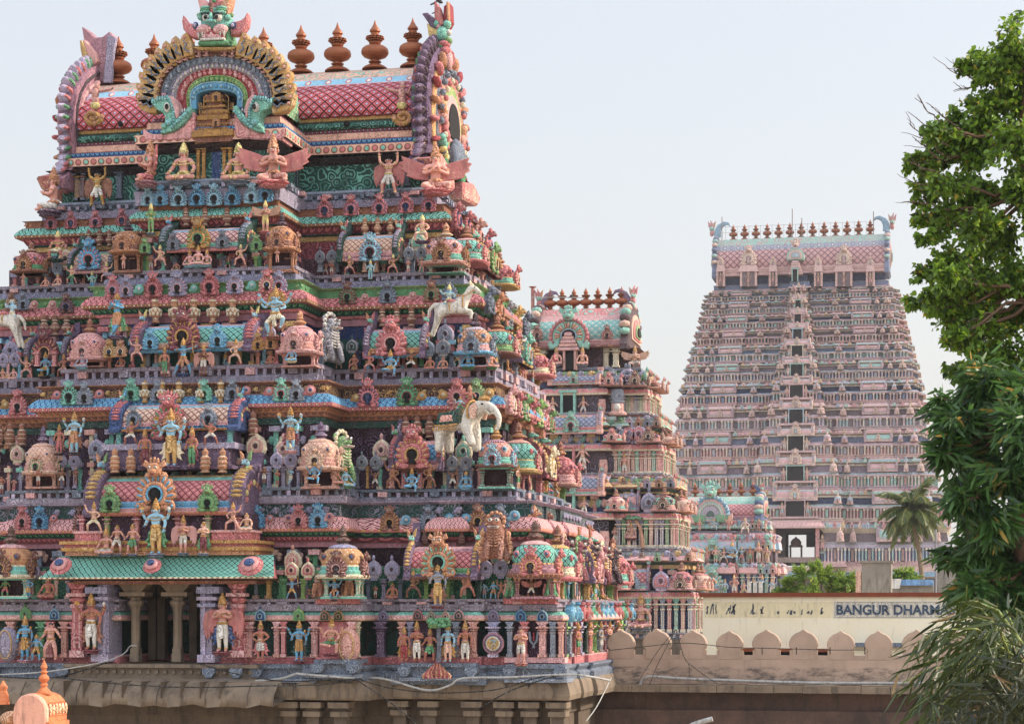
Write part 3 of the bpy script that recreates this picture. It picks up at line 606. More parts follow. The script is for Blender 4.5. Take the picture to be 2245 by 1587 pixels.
# ---------------------------------------------------------------- stepped plans and storeys
def plan(W, yf, yb, c, yc, notch=None, bays=(), sp=0.0):
 ym = (yf+yb)/2; sy = (yb-yf)*.22
 def half(sgn):
  p = [(sgn*c, yc), (sgn*c, yf)]
  for a, b, dp in bays: p += [(sgn*a, yf), (sgn*a, yf-dp), (sgn*b, yf-dp), (sgn*b, yf)]
  return p
 r = half(1)+[(W, yf)]
 if sp: r += [(W, ym-sy*1.6), (W+sp*.4, ym-sy*1.6), (W+sp*.4, ym-sy), (W+sp, ym-sy), (W+sp, ym+sy), (W, ym+sy)]
 r += [(W, yb), (-W, yb)]+([(-W, ym+sy), (-W-sp, ym+sy), (-W-sp, ym-sy), (-W, ym-sy)] if sp else [])+[(-W, yf)]+half(-1)[::-1]
 if notch: r += [(-notch[0], yc), (-notch[0], notch[1]), (notch[0], notch[1]), (notch[0], yc)]
 return r
# ================================================================ the big painted gate tower
T1 = empty('temple_tower', (0, 11, 0), 'nearest and largest painted gate tower, crowded with statues, under a red latticed barrel roof', 'temple tower')
YM = 11.0
def zz(px, py, v): return at(px, py, v).z
def storey(nm, pl, px, v, lv, mats, cap=None):
 """lv: list of (offset, photo row at column px on plane v, material)"""
 mb = MB(); mb.ring(pl, [(o, zz(px, y, v), m) for o, y, m in lv], cap); return build(mb, nm, mats)
CP = carved
PE = (13.7, 2.0, 7.1, .55, 17.2); PD = (13.6, 1.95, 7.1, .5, 16.6); PC = (11.9, 3.4, 6.2, 1.4, 14.0); PB = (10.75, 5.1, 4.8, 2.9, 14.6); PA = (9.3, 6.4, 3.6, 4.1, 14.6); PN = (8.0, 7.9, 2.85, 4.8, 14.8)
XL, XR = at(245, 1450, .5).x, at(445, 1450, .5).x
AX = (XL+XR)/2; NX = (XR-XL)/2
def PL(P, notch=None, bays=(), sp=.25): return plan(P[0], P[1], P[4], P[2], P[3], notch, bays, sp)
LED = paint('violet'); SLT = paint('slate'); LED = paint((156, 146, 164))
def mould(mb, pl, px, v, rows): mb.ring(pl, [(o, zz(px, y, v), m) for o, y, m in rows])
FN = [0]; FCOL = [('orange', 'brown'), ('leafg', 'green'), ('ochre', 'gold'), ('lilac', 'violet'), ('peach', 'pink')]; p_ = paint
def mk_storey(pl, px, v, rows_wall, parts):
 r0 = rows_wall; Z = lambda i: zz(px, r0[i][1], v); mb = MB(); mould(mb, pl, px, v, [(r0[0][0], r0[0][1]+9, None)]+r0[1:])
 if len(r0) >= 9 and r0[2][0] == r0[3][0]:       # small engaged pillars and bosses between the statues and on the wall above
  k = FN[0]; ca = [p_(c) for c in (('rose', 'teal', 'salmon', 'lilac'), ('steel', 'pink', 'green', 'peach'), ('salmon', 'violet', 'teal', 'cream'), ('pink', 'sky', 'rose', 'ochre'))[k % 4]]
  mb.posts(pl, r0[2][0]+.02, Z(2), Z(3)-.06, .46, .12, ca); mb.posts(pl, r0[2][0]+.06, Z(3)-.30, Z(3)-.14, .46, .26, ca[::-1]); mb.posts(pl, r0[2][0]+.05, Z(2), Z(2)+.12, .46, .22, ca[1:]); mb.bosses(pl, r0[2][0], (Z(2)*.45+Z(3)*.55), .46*1.0, .10, ca[2:], 1.9)
  mb.posts(pl, r0[4][0]+.06, Z(4), Z(5)-.05, .78, .16, ca[::-1]); mb.posts(pl, r0[4][0]+.12, Z(5)-.26, Z(5)-.08, .78, .40, ca); mb.bosses(pl, r0[4][0]+.02, (Z(4)+Z(5))/2, .39, .13, ca[1:]+ca[:1], 1.3)
 s = build(mb, 'storey', T1)
 for nm, rows in parts:
  mb = MB(); mould(mb, pl, px, v, rows if nm != 'ledge' else [(rows[0][0], rows[0][1]+9, None)]+rows[1:]); mats = [m for o, y, m in rows if m]
  if nm == 'ledge' and len(rows) == 7:
   o = rows[3][0]+.03; lo, hi = zz(px, rows[2][1], v), zz(px, rows[3][1], v); mb.posts(pl, o, lo-.05, hi, .34, .13, (mats[0], mats[-1], p_('lav'))); mb.posts(pl, o+.04, lo-.02, hi+.02, 1.7, .34, (mats[-1], p_('pink')))
  if nm == 'frieze':
   k = len(rows)//2; z = (zz(px, rows[k-1][1], v)+zz(px, rows[k][1], v))/2; o = max(rows[k][0], rows[k-1][0]); h = abs(zz(px, rows[k-1][1], v)-zz(px, rows[k][1], v))
   a, b = FCOL[len(FCOL)-1-FN[0]]; FN[0] += 1; mb.bosses(pl, o+.02, z, .62, h*.30, (p_(a), p_(a), p_(b)), 1.0)
  build(mb, nm, s)
 return s
notch = (NX, 4.2)
bE = ((at(882, 1400, 1.6).x, at(1050, 1400, 1.6).x, .42), (at(1085, 1400, 1.6).x, 13.6, .42))
bE = ((bE[0][0], bE[0][1], .42),)
SE = mk_storey(PL(PE, notch, bE), 1000, 2.0, [(.10, 1458, None), (.10, 1440, paint('rose')), (.02, 1438, paint('pink')), (-.15, 1437, paint('pink')), (-.25, 1436, paint('plum')), (-.25, 1362, CP('dgreen', 'plum', 5)), (-.05, 1361, paint('plum'))],
[('ledge', [(.32, 1490, None), (.34, 1476, SLT), (.20, 1470, SLT), (.30, 1462, SLT), (.30, 1457, SLT), (.05, 1456, SLT)]),
 ('cornice', [(-.05, 1361, None), (.22, 1359, paint('cream')), (.24, 1355, petals('salmon', 'cream', .2)), (.20, 1348, paint('pink')), (.06, 1341, paint('teal')), (.0, 1340, paint('teal'))]),
 ('frieze', [(.0, 1340, None), (-.05, 1339, paint('dgreen')), (-.05, 1331, CP('dgreen', 'lilac', 12)), (.12, 1330, paint('peach'))])])
bD = ((at(885, 1300, 1.6).x, at(1055, 1300, 1.6).x, .35), )
SD = mk_storey(PL(PD, notch, bD), 1000, 2.0, [(-.05, 1330, None), (-.12, 1318, paint('plum')), (-.45, 1312, LED), (-.45, 1240, CP('dgreen', 'green', 7)), (-1.25, 1238, SLT), (-1.25, 1198, CP('deep', 'plum', 6)), (-1.15, 1197, paint('mauve')), (-1.15, 1186, CP('mauve', 'rose', 10)), (-1.05, 1185, paint('brown'))],
[('ledge', [(.10, 1330, None), (.12, 1325, LED), (.02, 1323, LED), (.0, 1320, paint('plum')), (.14, 1318, LED), (.16, 1313, LED), (-.45, 1312, LED)]),
 ('cornice', [(-1.05, 1185, None), (-.95, 1175, petals('maroon', 'rose', .3)), (-.92, 1174, paint('dgreen')), (-.80, 1165, petals('dgreen', 'green', .3)), (-.62, 1164, paint('brown')), (-.58, 1157, beads('rose', 'ochre', 'pink', 'ochre', .16, .12)), (-.60, 1152, lattice('pink', 'maroon', 'pink', .26)), (-.68, 1143, lattice('pink', 'maroon', 'pink', .26)), (-.85, 1133, lattice('pink', 'maroon', 'pink', .26)), (-.95, 1131, paint('rose'))]),
 ('frieze', [(-.95, 1131, None), (-1.0, 1130, paint('dgreen')), (-1.0, 1102, CP('dgreen', 'violet', 6)), (-.8, 1097, paint('lav')), (-.78, 1095, paint('lav'))])])
SCt = mk_storey(PL(PC), 1000, 3.4, [(-.1, 1095, None), (-.1, 1078, paint('plum')), (-.45, 1070, SLT), (-.45, 1000, CP('plum', 'purple', 8)), (-1.1, 998, SLT), (-1.1, 928, CP('deep', 'purple', 5)), (-1.0, 927, paint('teal')), (-1.0, 914, paint('dgreen')), (-.92, 912, paint('brown'))],
[('ledge', [(.08, 1096, None), (.10, 1090, LED), (.0, 1087, SLT), (-.02, 1078, paint('plum')), (.10, 1077, SLT), (.12, 1071, SLT), (-.45, 1070, SLT)]),
 ('cornice', [(-.92, 912, None), (-.85, 903, petals('brown', 'dbrown', .3)), (-.70, 894, petals('orange', 'brown', .3)), (-.52, 893, paint('brown')), (-.48, 885, beads('rose', 'maroon', 'pink', 'cream', .16, .12)), (-.50, 881, lattice('blue', 'indigo', 'sky', .24)), (-.60, 872, lattice('blue', 'indigo', 'sky', .24)), (-.75, 864, lattice('blue', 'indigo', 'sky', .24)), (-.82, 862, paint('brown'))]),
 ('frieze', [(-.82, 862, None), (-.85, 861, paint('plum')), (-.85, 842, CP('plum', 'ochre', 7)), (-.70, 837, paint('brown')), (-.68, 835, paint('orange'))])])
SB = mk_storey(PL(PB), 950, 5.1, [(-.1, 835, None), (-.1, 815, paint('plum')), (-.45, 803, LED), (-.45, 735, CP('dgreen', 'dgreen', 7)), (-1.05, 733, SLT), (-1.05, 702, CP('navy', 'indigo', 5)), (-.98, 701, paint('mauve')), (-.98, 687, CP('mauve', 'rose', 10)), (-.9, 686, paint('brown'))],
[('ledge', [(.08, 835, None), (.10, 830, paint('violet')), (.0, 827, SLT), (-.02, 815, paint('plum')), (.08, 814, paint('pink')), (.10, 806, LED), (-.45, 803, LED)]),
 ('cornice', [(-.9, 686, None), (-.85, 680, paint('rose')), (-.70, 670, petals('dgreen', 'green', .28)), (-.50, 669, paint('brown')), (-.46, 662, beads('brown', 'dbrown', 'ochre', 'cream', .16, .12)), (-.48, 658, lattice('rose', 'maroon', 'pink', .26)), (-.56, 650, lattice('rose', 'maroon', 'pink', .26)), (-.72, 641, lattice('rose', 'maroon', 'pink', .26)), (-.80, 639, paint('rose'))]),
 ('frieze', [(-.80, 639, None), (-.82, 638, paint('green')), (-.80, 624, CP('green', 'leafg', 7)), (-.66, 620, paint('leafg')), (-.64, 618, paint('leafg'))])])
SA = mk_storey(PL(PA), 900, 6.4, [(-.1, 620, None), (-.1, 608, paint('plum')), (-.45, 597, LED), (-.45, 555, CP('plum', 'mauve', 8)), (-1.15, 553, SLT), (-1.15, 510, CP('maroon', 'rose', 5)), (-1.1, 509, paint('yellow')), (-1.1, 499, paint('ochre')), (-1.0, 498, paint('dgreen'))],
[('ledge', [(.08, 620, None), (.10, 615, paint('lilac')), (.0, 612, SLT), (-.02, 606, paint('plum')), (.10, 605, LED), (.12, 598, LED), (-.45, 597, LED)]),
 ('cornice', [(-1.0, 498, None), (-.95, 495, paint('dgreen')), (-.80, 482, petals('maroon', 'rose', .3)), (-.62, 481, paint('brown')), (-.58, 475, beads('brown', 'dbrown', 'ochre', 'cream', .16, .12)), (-.60, 471, lattice('teal', 'dgreen', 'aqua', .26)), (-.68, 465, lattice('teal', 'dgreen', 'aqua', .26)), (-.82, 457, lattice('teal', 'dgreen', 'aqua', .26)), (-.9, 455, paint('brown'))]),
 ('frieze', [(-.9, 455, None), (-.92, 454, paint('brown')), (-.9, 442, CP('brown', 'orange', 7)), (-.8, 440, paint('brown'))])])
SN = mk_storey(PL(PN, sp=0), 850, 7.9, [(-.10, 440, None), (-.12, 425, paint('slate')), (-.35, 420, SLT), (-.35, 409, paint('slate')), (-.60, 407, SLT), (-.62, 350, CP('dgreen', 'teal', 4)), (-.4, 345, paint('deep')), (-.1, 338, paint('deep'))],
[('ledge', [(-.05, 456, None), (0, 436, paint('violet')), (-.10, 430, SLT), (.0, 424, beads('slate', 'black', 'steel', 'slate', .2, .16)), (.05, 419, SLT), (-.1, 413, paint('steel')), (-.35, 409, SLT)])])
ST = stone((112, 98, 84), (138, 122, 104)); ST2 = stone((86, 74, 64), (110, 96, 82))
mb = MB(); pe = PL(PE, None, (), .25)
mb.ring(pe, [(-.35, -.2, None), (-.35, zz(1000, 1572, 2.0), ST2), (-.25, zz(1000, 1568, 2), ST2), (-.3, zz(1000, 1536, 2.0), ST2), (.48, zz(1000, 1531, 2.0), ST2)])
base = build(mb, 'granite_base', T1)
mb = MB(); mb.ring(pe, [(.48, zz(1000, 1531, 2), None), (.52, zz(1000, 1520, 2), ST), (.48, zz(1000, 1508, 2), ST), (.42, zz(1000, 1496, 2), ST), (.36, zz(1000, 1489, 2), ST), (.1, zz(1000, 1488, 2), ST)])
for x in [at(q, 1510, 1.1).x for q in (30, 620, 690, 770, 880, 930, 1000, 1080, 1130, 1180)]:
 mb.prism([(x-.42, zz(1000, 1529, 2)), (x+.42, zz(1000, 1529, 2)), (x+.44, zz(1000, 1508, 2)), (x+.3, zz(1000, 1494, 2)), (x, zz(1000, 1490, 2)), (x-.3, zz(1000, 1494, 2)), (x-.44, zz(1000, 1508, 2))], (1.42 if x > 7.1 else -.02), 2.2 if x > 7.1 else .8, ST, .05)
build(mb, 'stone_eave', base)
for q in (640, 690, 750, 880, 945, 1040, 1110, 1165, 1225):
 mb = MB(); v = 2.1 if q > 800 else .65; x = at(q, 1560, v).x; z1 = zz(1000, 1536, 2); z0 = z1-2.6
 mb.box(x-.22, x+.22, v-.25, v+.4, z0, z1-.5, ST2); mb.box(x-.30, x+.30, v-.4, v+.4, z1-.5, z1-.32, ST); mb.box(x-.24, x+.24, v-.3, v+.4, z1-.32, z1-.2, ST2); mb.box(x-.36, x+.36, v-.5, v+.4, z1-.2, z1, ST)
 build(mb, 'stone_pilaster', base)
mb = MB(); z0, z1 = zz(345, 1455, 0), zz(345, 1490, 0); xa, xb = at(145, 1470, -.2).x, at(560, 1470, -.2).x
mb.box(xa-.1, xb+.1, -.25, 4.0, z0-.12, z0, ST); mb.box(xa, xb, -.05, .6, z1, z0-.12, ST)
for k in range(22): x = xa+.2+(xb-xa-.4)*k/21; mb.cbox((x, -.09, z0-.27), (.13, .1, .12), ST)
for k in range(9): x = at(170+42*k, 1500, -.3).x; mb.box(x-.015, x+.015, -1.46, -.5, z1-.55, z1+.0, ST2)
build(mb, 'porch_plinth', base)
mb = MB(); xa, xb = at(-120, 1500, -.8).x, at(612, 1500, -.8).x     # broken drip eave under the porch
zt, zb_ = zz(345, 1488, -.6), zz(345, 1545, -.9); n = 26
for i in range(n):
 a = xa+(xb-xa)*i/n; b = xa+(xb-xa)*(i+1)/n; j0 = .05*sin(i*2.3)+.03*sin(i*5.1); j1 = .05*sin((i+1)*2.3)+.03*sin((i+1)*5.1)
 mb.add([(a, -.25, zt), (b, -.25, zt), (a, -.9, zt-.12), (b, -.9, zt-.12), (a, -1.35, zt-.5), (b, -1.35, zt-.5), (a, -1.45, zb_+j0), (b, -1.45, zb_+j1), (a, -1.2, zb_+.03+j0), (b, -1.2, zb_+.03+j1), (a, .2, zb_+.25), (b, .2, zb_+.25)], [(0, 2, 3, 1), (2, 4, 5, 3), (4, 6, 7, 5), (6, 8, 9, 7), (8, 10, 11, 9)], ST, i % 3 != 0)
for i in range(1, 9):
 x = xa+(xb-xa)*(i+.3*sin(i))/9; mb.tube([(x, -.9, zt-.10), (x+.03, -1.365, zt-.5), (x+.05, -1.46, zb_+.05)], .018, ST2, 4)
build(mb, 'porch_eave', base)
for q in (298, 390):
 mb = MB(); v = .75; p = at(q, 1450, v); zt = zz(q, 1275, v); h = zt-p.z
 mb.cbox((p.x, v, p.z+h*.05), (.34, .34, h*.10), ST); mb.cbox((p.x, v, p.z+h*.13), (.30, .30, h*.08), ST); mb.lathe([(.165, h*.17), (.165, h*.5), (.16, h*.62), (.19, h*.68), (.28, h*.73), (.29, h*.75), (.2, h*.78), (.22, h*.80), (.3, h*.81)], (p.x, v, p.z), 8, ST, False)
 mb.cbox((p.x, v, p.z+h*.845), (.95, .75, h*.05), ST); mb.prism([(p.x-.3, p.z+h*.87), (p.x+.3, p.z+h*.87), (p.x+.62, p.z+h), (p.x-.62, p.z+h)], v-.28, v+.28, ST)
 build(mb, 'porch_column', base)
for q in (355, 425, 335):
 mb = MB(); p = at(q, 1445, 2.9); mb.box(p.x-.14, p.x+.14, 2.8, 3.1, p.z, p.z+2.9, ST2); mb.box(p.x-.3, p.x+.3, 2.75, 3.15, p.z+2.2, p.z+2.35, ST2); build(mb, 'porch_column', base)
for s, xq in ((-1, 245), (1, 445)):
 mb = MB(); x = at(xq, 1400, .3).x; z0, z1 = zz(345, 1450, .3), zz(345, 1268, .3); a = -1 if s < 0 else 1
 mb.box(min(x, x+a*.42), max(x, x+a*.42), .05, 1.2, z0, z1, paint('violet')); mb.box(x+a*.1 if s > 0 else x-.2, x+.2 if s > 0 else x-.1, -.02, .05, z0+.1, z1-.1, paint('lav'))
 for k, (f0, f1, e) in enumerate(((.66, .70, .14), (.74, .78, .2), (.82, .90, .3), (.0, .09, .12))):
  mb.box(min(x-a*.05, x+a*(.47+e)), max(x-a*.05, x+a*(.47+e)), -.08-e*.5, .9, z0+(z1-z0)*f0, z0+(z1-z0)*f1, paint('lav' if k % 2 else 'lilac'))
 build(mb, 'door_jamb', SE)
PILS = {  # storey: (row foot, row top, v, [(px, colour, width px)])
'E': (SE, 1440, 1362, [(165, 'rose', 14, .3), (142, 'salmon', 12, .3), (462, 'lilac', 12, .3), (535, 'rose', 14, .3), (548, 'pink', 12, .3), (607, 'pink', 10, .3), (622, 'rose', 9, .3), (690, 'pink', 12, .3), (772, 'pink', 12, .3), (784, 'cream', 8, .4), (836, 'purple', 16, 1.7), (882, 'salmon', 10, 1.35), (900, 'violet', 9, 1.35), (955, 'plum', 9, 1.35), (1000, 'steel', 10, 1.35), (1038, 'salmon', 12, 1.35), (1082, 'lilac', 16, 1.7), (1118, 'steel', 10, 1.7), (1150, 'rose', 11, 1.7), (1190, 'pink', 14, 1.7), (1212, 'steel', 10, 1.7), (1230, 'salmon', 9, 1.7), (110, 'rose', 12, .3), (92, 'green', 12, .3), (25, 'salmon', 12, .3)]),
'D': (SD, 1312, 1268, [(590, 'ochre', 9, .6), (624, 'green', 8, .6), (665, 'lime', 8, .6), (705, 'steel', 8, .5), (772, 'steel', 8, .5), (788, 'salmon', 7, .6), (808, 'slate', 8, 2.1), (842, 'lilac', 8, 2.1), (878, 'slate', 8, 2.0), (935, 'lime', 8, 1.8), (982, 'lime', 8, 1.8), (1050, 'dgreen', 8, 1.9), (1118, 'slate', 8, 2.0), (1140, 'ochre', 10, 1.9), (1202, 'ochre', 10, 1.9), (1222, 'salmon', 8, 2.0), (40, 'lime', 8, .6), (82, 'green', 9, .6)]),
'C': (SCt, 1070, 1022, [(590, 'lilac', 8, 1.6), (622, 'violet', 8, 1.6), (655, 'lilac', 7, 1.6), (672, 'peach', 8, 1.5), (718, 'peach', 8, 1.5), (745, 'lime', 9, 1.7), (782, 'steel', 9, 3.5), (806, 'gold', 5, 3.3), (885, 'rose', 9, 3.3), (922, 'rose', 9, 3.3), (860, 'salmon', 10, 3.4), (942, 'orange', 9, 3.4), (985, 'slate', 8, 3.4), (1010, 'slate', 8, 3.4), (1052, 'pink', 8, 3.3), (1115, 'pink', 8, 3.3), (62, 'salmon', 8, 1.5), (110, 'salmon', 8, 1.5), (135, 'lilac', 7, 1.6), (165, 'lilac', 7, 1.6), (258, 'aqua', 8, 1.7), (505, 'aqua', 8, 1.7)]),
'B': (SB, 803, 770, [(325, 'steel', 8, 3.2), (478, 'steel', 8, 3.2), (565, 'orange', 7, 3.2), (592, 'orange', 7, 3.2), (625, 'pink', 9, 3.1), (668, 'pink', 9, 3.1), (705, 'slate', 8, 3.6), (748, 'dgreen', 8, 5.2), (788, 'navy', 8, 5.2), (838, 'rose', 8, 5.0), (873, 'rose', 8, 5.0), (925, 'green', 8, 5.2), (958, 'slate', 8, 5.2), (990, 'slate', 8, 5.2), (1012, 'cream', 9, 5.0), (1055, 'cream', 9, 5.0), (160, 'rose', 8, 3.1), (205, 'rose', 8, 3.1), (225, 'orange', 7, 3.2), (255, 'navy', 7, 3.2), (82, 'rose', 8, 3.4), (120, 'rose', 8, 3.4)]),
'A': (SA, 597, 562, [(385, 'slate', 9, 4.3), (492, 'slate', 9, 4.3), (318, 'green', 7, 4.3), (325, 'lime', 7, 4.3), (562, 'lime', 7, 4.3), (570, 'green', 7, 4.3), (592, 'brown', 7, 4.2), (632, 'orange', 7, 4.2), (255, 'orange', 7, 4.2), (292, 'orange', 7, 4.2), (703, 'steel', 10, 6.3), (740, 'slate', 7, 6.5), (790, 'dgreen', 8, 6.3), (800, 'peach', 8, 6.2), (825, 'peach', 8, 6.2), (870, 'dgreen', 8, 6.4), (905, 'slate', 8, 6.5), (952, 'pink', 9, 6.2), (968, 'steel', 6, 6.2), (980, 'steel', 6, 6.2), (1000, 'pink', 9, 6.2), (42, 'cream', 9, 6.2), (78, 'cream', 9, 6.2), (90, 'slate', 7, 6.3), (120, 'slate', 7, 6.3), (185, 'dgreen', 8, 6.2), (212, 'dgreen', 8, 6.2)]),
}
for k, (par, r0, r1, lst) in PILS.items():
 for q, c, wpx, v in lst:
  key = ('pilaster', c); mesh = kit(key, lambda mb: pil(mb, 0, 0, 0, 1.0, .2, paint(c), paint({'rose': 'pink', 'pink': 'salmon', 'lilac': 'lav', 'steel': 'grey'}.get(c, c))))
  w_ = wpx*mpp(q, v)/.2; P = at(q, r0, v); ztop = zz(q, r1, v)
  put('pilaster', mesh, par, TR((P.x, v, P.z), (w_, w_, ztop-P.z)))
for q, c in ((172, 'rose'), (522, 'rose')):
 v = .2; P = at(q, 1440, v); put('pilaster', kit(('pilaster', c), None), SE, TR((P.x, v, P.z), (1.9, 1.2, zz(q, 1276, v)-P.z)))
# ---- cornice ornaments: (px, foot row, width px, main, ring, head?) per storey plane
def K(par, lst, v, head=True, name='arch_ornament', rz=0):
 for q, r, wpx, a, b in lst:
  P = at(q, r, v); s = wpx*mpp(q, v); put(name, kit(('kudu', a, b, head), lambda mb: kudu(mb, a, b, 'dark' if b != 'navy' else 'navy', head, None, 'indigo' if b == 'cream' else None)), par, TR(P, s, rz))
K(SA, [(712, 478, 38, 'rose', 'navy'), (770, 474, 37, 'rose', 'indigo'), (832, 471, 36, 'rose', 'indigo'), (890, 468, 36, 'rose', 'navy'), (940, 465, 34, 'rose', 'indigo'), (112, 503, 30, 'rose', 'indigo'), (156, 502, 30, 'rose', 'navy'), (210, 500, 30, 'rose', 'indigo'), (268, 496, 30, 'rose', 'navy')], 7.0)
K(SA, [(325, 452, 34, 'sky', 'steel'), (352, 452, 36, 'blue', 'steel'), (392, 453, 38, 'sky', 'plum'), (432, 452, 38, 'blue', 'plum'), (470, 452, 38, 'sky', 'plum'), (510, 451, 38, 'blue', 'plum'), (552, 447, 36, 'sky', 'steel'), (582, 444, 36, 'blue', 'plum')], 4.62)
K(SB, [(762, 668, 40, 'umber', 'green'), (850, 666, 40, 'slate', 'steel'), (946, 662, 38, 'brown', 'green'), (986, 660, 36, 'slate', 'steel'), (25, 682, 32, 'brown', 'cream'), (52, 680, 32, 'slate', 'steel'), (146, 687, 34, 'umber', 'indigo')], 5.55)
K(SB, [(248, 652, 38, 'rose', 'lilac'), (277, 652, 36, 'lilac', 'pink'), (336, 652, 44, 'rose', 'maroon'), (390, 650, 44, 'lilac', 'pink'), (460, 647, 44, 'rose', 'maroon'), (515, 645, 40, 'lilac', 'pink'), (586, 642, 40, 'rose', 'cream'), (612, 642, 38, 'lilac', 'rose')], 3.3)
K(SCt, [(807, 893, 50, 'rose', 'navy'), (893, 890, 50, 'green', 'maroon'), (1002, 888, 46, 'rose', 'pink'), (1045, 886, 44, 'leafg', 'cream'), (40, 910, 44, 'rose', 'pink'), (6, 985, 40, 'orange', 'dgreen')], 3.85)
K(SCt, [(152, 888, 42, 'teal', 'plum'), (186, 888, 40, 'steel', 'grey'), (288, 880, 40, 'teal', 'green'), (346, 880, 36, 'steel', 'grey'), (448, 880, 38, 'teal', 'green'), (510, 878, 38, 'steel', 'slate'), (617, 880, 40, 'teal', 'rose'), (650, 880, 38, 'steel', 'grey')], 1.85)
K(SD, [(855, 1164, 44, 'brown', 'gold'), (940, 1162, 44, 'slate', 'steel'), (1048, 1160, 44, 'brown', 'ochre'), (1098, 1158, 42, 'slate', 'steel')], 2.55)
K(SD, [(655, 1158, 42, 'rose', 'pink'), (698, 1158, 44, 'blue', 'steel'), (563, 1158, 40, 'blue', 'indigo'), (50, 1160, 40, 'rose', 'pink'), (88, 1160, 40, 'blue', 'indigo'), (178, 1160, 40, 'umber', 'pink')], 1.05)
K(SA, [(812, 574, 50, 'sky', 'maroon')], 5.75); K(SA, [(196, 592, 54, 'blue', 'rose')], 5.7)
K(SA, [(435, 546, 54, 'gold', 'green'), (380, 550, 32, 'slate', 'grey'), (488, 545, 32, 'slate', 'grey'), (318, 555, 26, 'leafg', 'green'), (563, 550, 28, 'leafg', 'green')], 3.6)
K(SB, [(858, 782, 70, 'rose', 'pink')], 4.45); K(SB, [(100, 800, 64, 'maroon', 'orange')], 4.2)
K(SB, [(402, 770, 76, 'maroon', 'gold'), (330, 768, 38, 'blue', 'sky'), (478, 764, 42, 'blue', 'sky'), (240, 785, 32, 'gold', 'cream'), (265, 783, 30, 'orange', 'cream'), (566, 768, 30, 'gold', 'orange'), (594, 766, 32, 'orange', 'gold')], 2.35)
K(SCt, [(905, 1028, 76, 'rose', 'ochre')], 2.8)
K(SCt, [(372, 965, 84, 'rose', 'green')], .95); K(SCt, [(293, 935, 36, 'steel', 'slate'), (457, 935, 40, 'steel', 'slate')], 1.0)
K(SD, [(962, 1265, 78, 'orange', 'teal')], .95); K(SD, [(343, 1122, 92, 'orange', 'blue')], -.35); K(SD, [(242, 1124, 48, 'leafg', 'green'), (456, 1122, 48, 'leafg', 'green')], -.3)
def G(par, lst, v, name='niche_gable', fn=gablet):
 for q, r, wpx, a, b in lst:
  put(name, kit((name, a, b), lambda mb: fn(mb, a, b)), par, TR(at(q, r, v), wpx*mpp(q, v)))
G(SA, [(702, 572, 24, 'slate', 'grey'), (728, 572, 26, 'slate', 'grey'), (897, 565, 26, 'slate', 'grey'), (924, 565, 26, 'slate', 'grey'), (100, 600, 24, 'slate', 'steel'), (126, 598, 24, 'slate', 'steel')], 6.15)
G(SB, [(740, 770, 27, 'dgreen', 'grey'), (772, 770, 27, 'dgreen', 'grey'), (940, 776, 30, 'slate', 'steel'), (972, 776, 34, 'slate', 'grey'), (8, 798, 26, 'lilac', 'lav'), (33, 797, 26, 'lilac', 'lav')], 4.85)
G(SCt, [(794, 1023, 27, 'slate', 'grey'), (824, 1023, 27, 'slate', 'grey'), (992, 1024, 27, 'slate', 'grey'), (1022, 1024, 27, 'slate', 'grey')], 3.15); G(SCt, [(607, 1020, 30, 'lilac', 'lav'), (638, 1020, 30, 'lilac', 'lav'), (135, 1022, 28, 'lilac', 'violet'), (164, 1022, 28, 'lilac', 'violet')], 1.3)
G(SD, [(820, 1262, 36, 'lilac', 'violet'), (860, 1262, 36, 'lilac', 'violet'), (1066, 1258, 32, 'lilac', 'violet'), (1098, 1258, 34, 'lilac', 'violet')], 1.6); G(SD, [(640, 1262, 32, 'rose', 'cream'), (676, 1262, 32, 'rose', 'cream'), (45, 1262, 30, 'brown', 'gold'), (76, 1262, 26, 'purple', 'violet')], .2)
G(SE, [(120, 1358, 24, 'indigo', 'sky'), (56, 1356, 26, 'green', 'leafg'), (571, 1360, 24, 'indigo', 'sky'), (655, 1360, 26, 'green', 'lime'), (712, 1360, 22, 'dgreen', 'orange'), (742, 1360, 22, 'dgreen', 'gold')], .2, 'cornice_plaque', plaque)
G(SE, [(840, 1360, 22, 'purple', 'lilac'), (1082, 1360, 24, 'purple', 'lilac'), (1142, 1361, 25, 'indigo', 'blue'), (1189, 1361, 24, 'indigo', 'sky')], 1.65, 'cornice_plaque', plaque); G(SE, [(916, 1358, 22, 'dgreen', 'rose'), (945, 1358, 18, 'green', 'pink'), (977, 1358, 18, 'rose', 'cream'), (1006, 1358, 22, 'dgreen', 'pink')], 1.3, 'cornice_plaque', plaque)
# ---- rows of pots
def PO(par, lst, r0, r1, v, c1='brown', c2='cream', st=0):
 for q in lst:
  P = at(q, r0, v); h = zz(q, r1, v)-P.z; put('stucco_pot', kit(('pot', c1, c2, st), lambda mb: pot(mb, c1, c2, st)), par, TR(P, (h*.62, h*.62, h)))
PO(SA, (408, 450, 498), 496, 452, 4.7, 'brown', 'cream'); PO(SA, (800, 828, 856), 515, 476, 6.9, 'orange', 'cream'); PO(SA, (195, 218, 240), 540, 502, 6.7, 'brown', 'cream')
PO(SB, (341, 383, 425, 467, 510), 708, 650, 3.4, 'orange', 'cream', 1); PO(SB, (838, 870, 902), 716, 669, 5.6, 'brown', 'cream'); PO(SB, (97, 121, 146), 736, 686, 5.0, 'brown', 'cream')
PO(SCt, (318, 355, 392, 441, 484), 883, 832, 1.9, 'gold', 'ivory', 1); PO(SCt, (890, 915, 942), 960, 906, 4.2, 'brown', 'cream', 2); PO(SCt, (-2, 22, 48), 976, 924, 2.4, 'brown', 'cream', 2); PO(SCt, (555,), 955, 898, 1.8, 'brown', 'cream', 2)
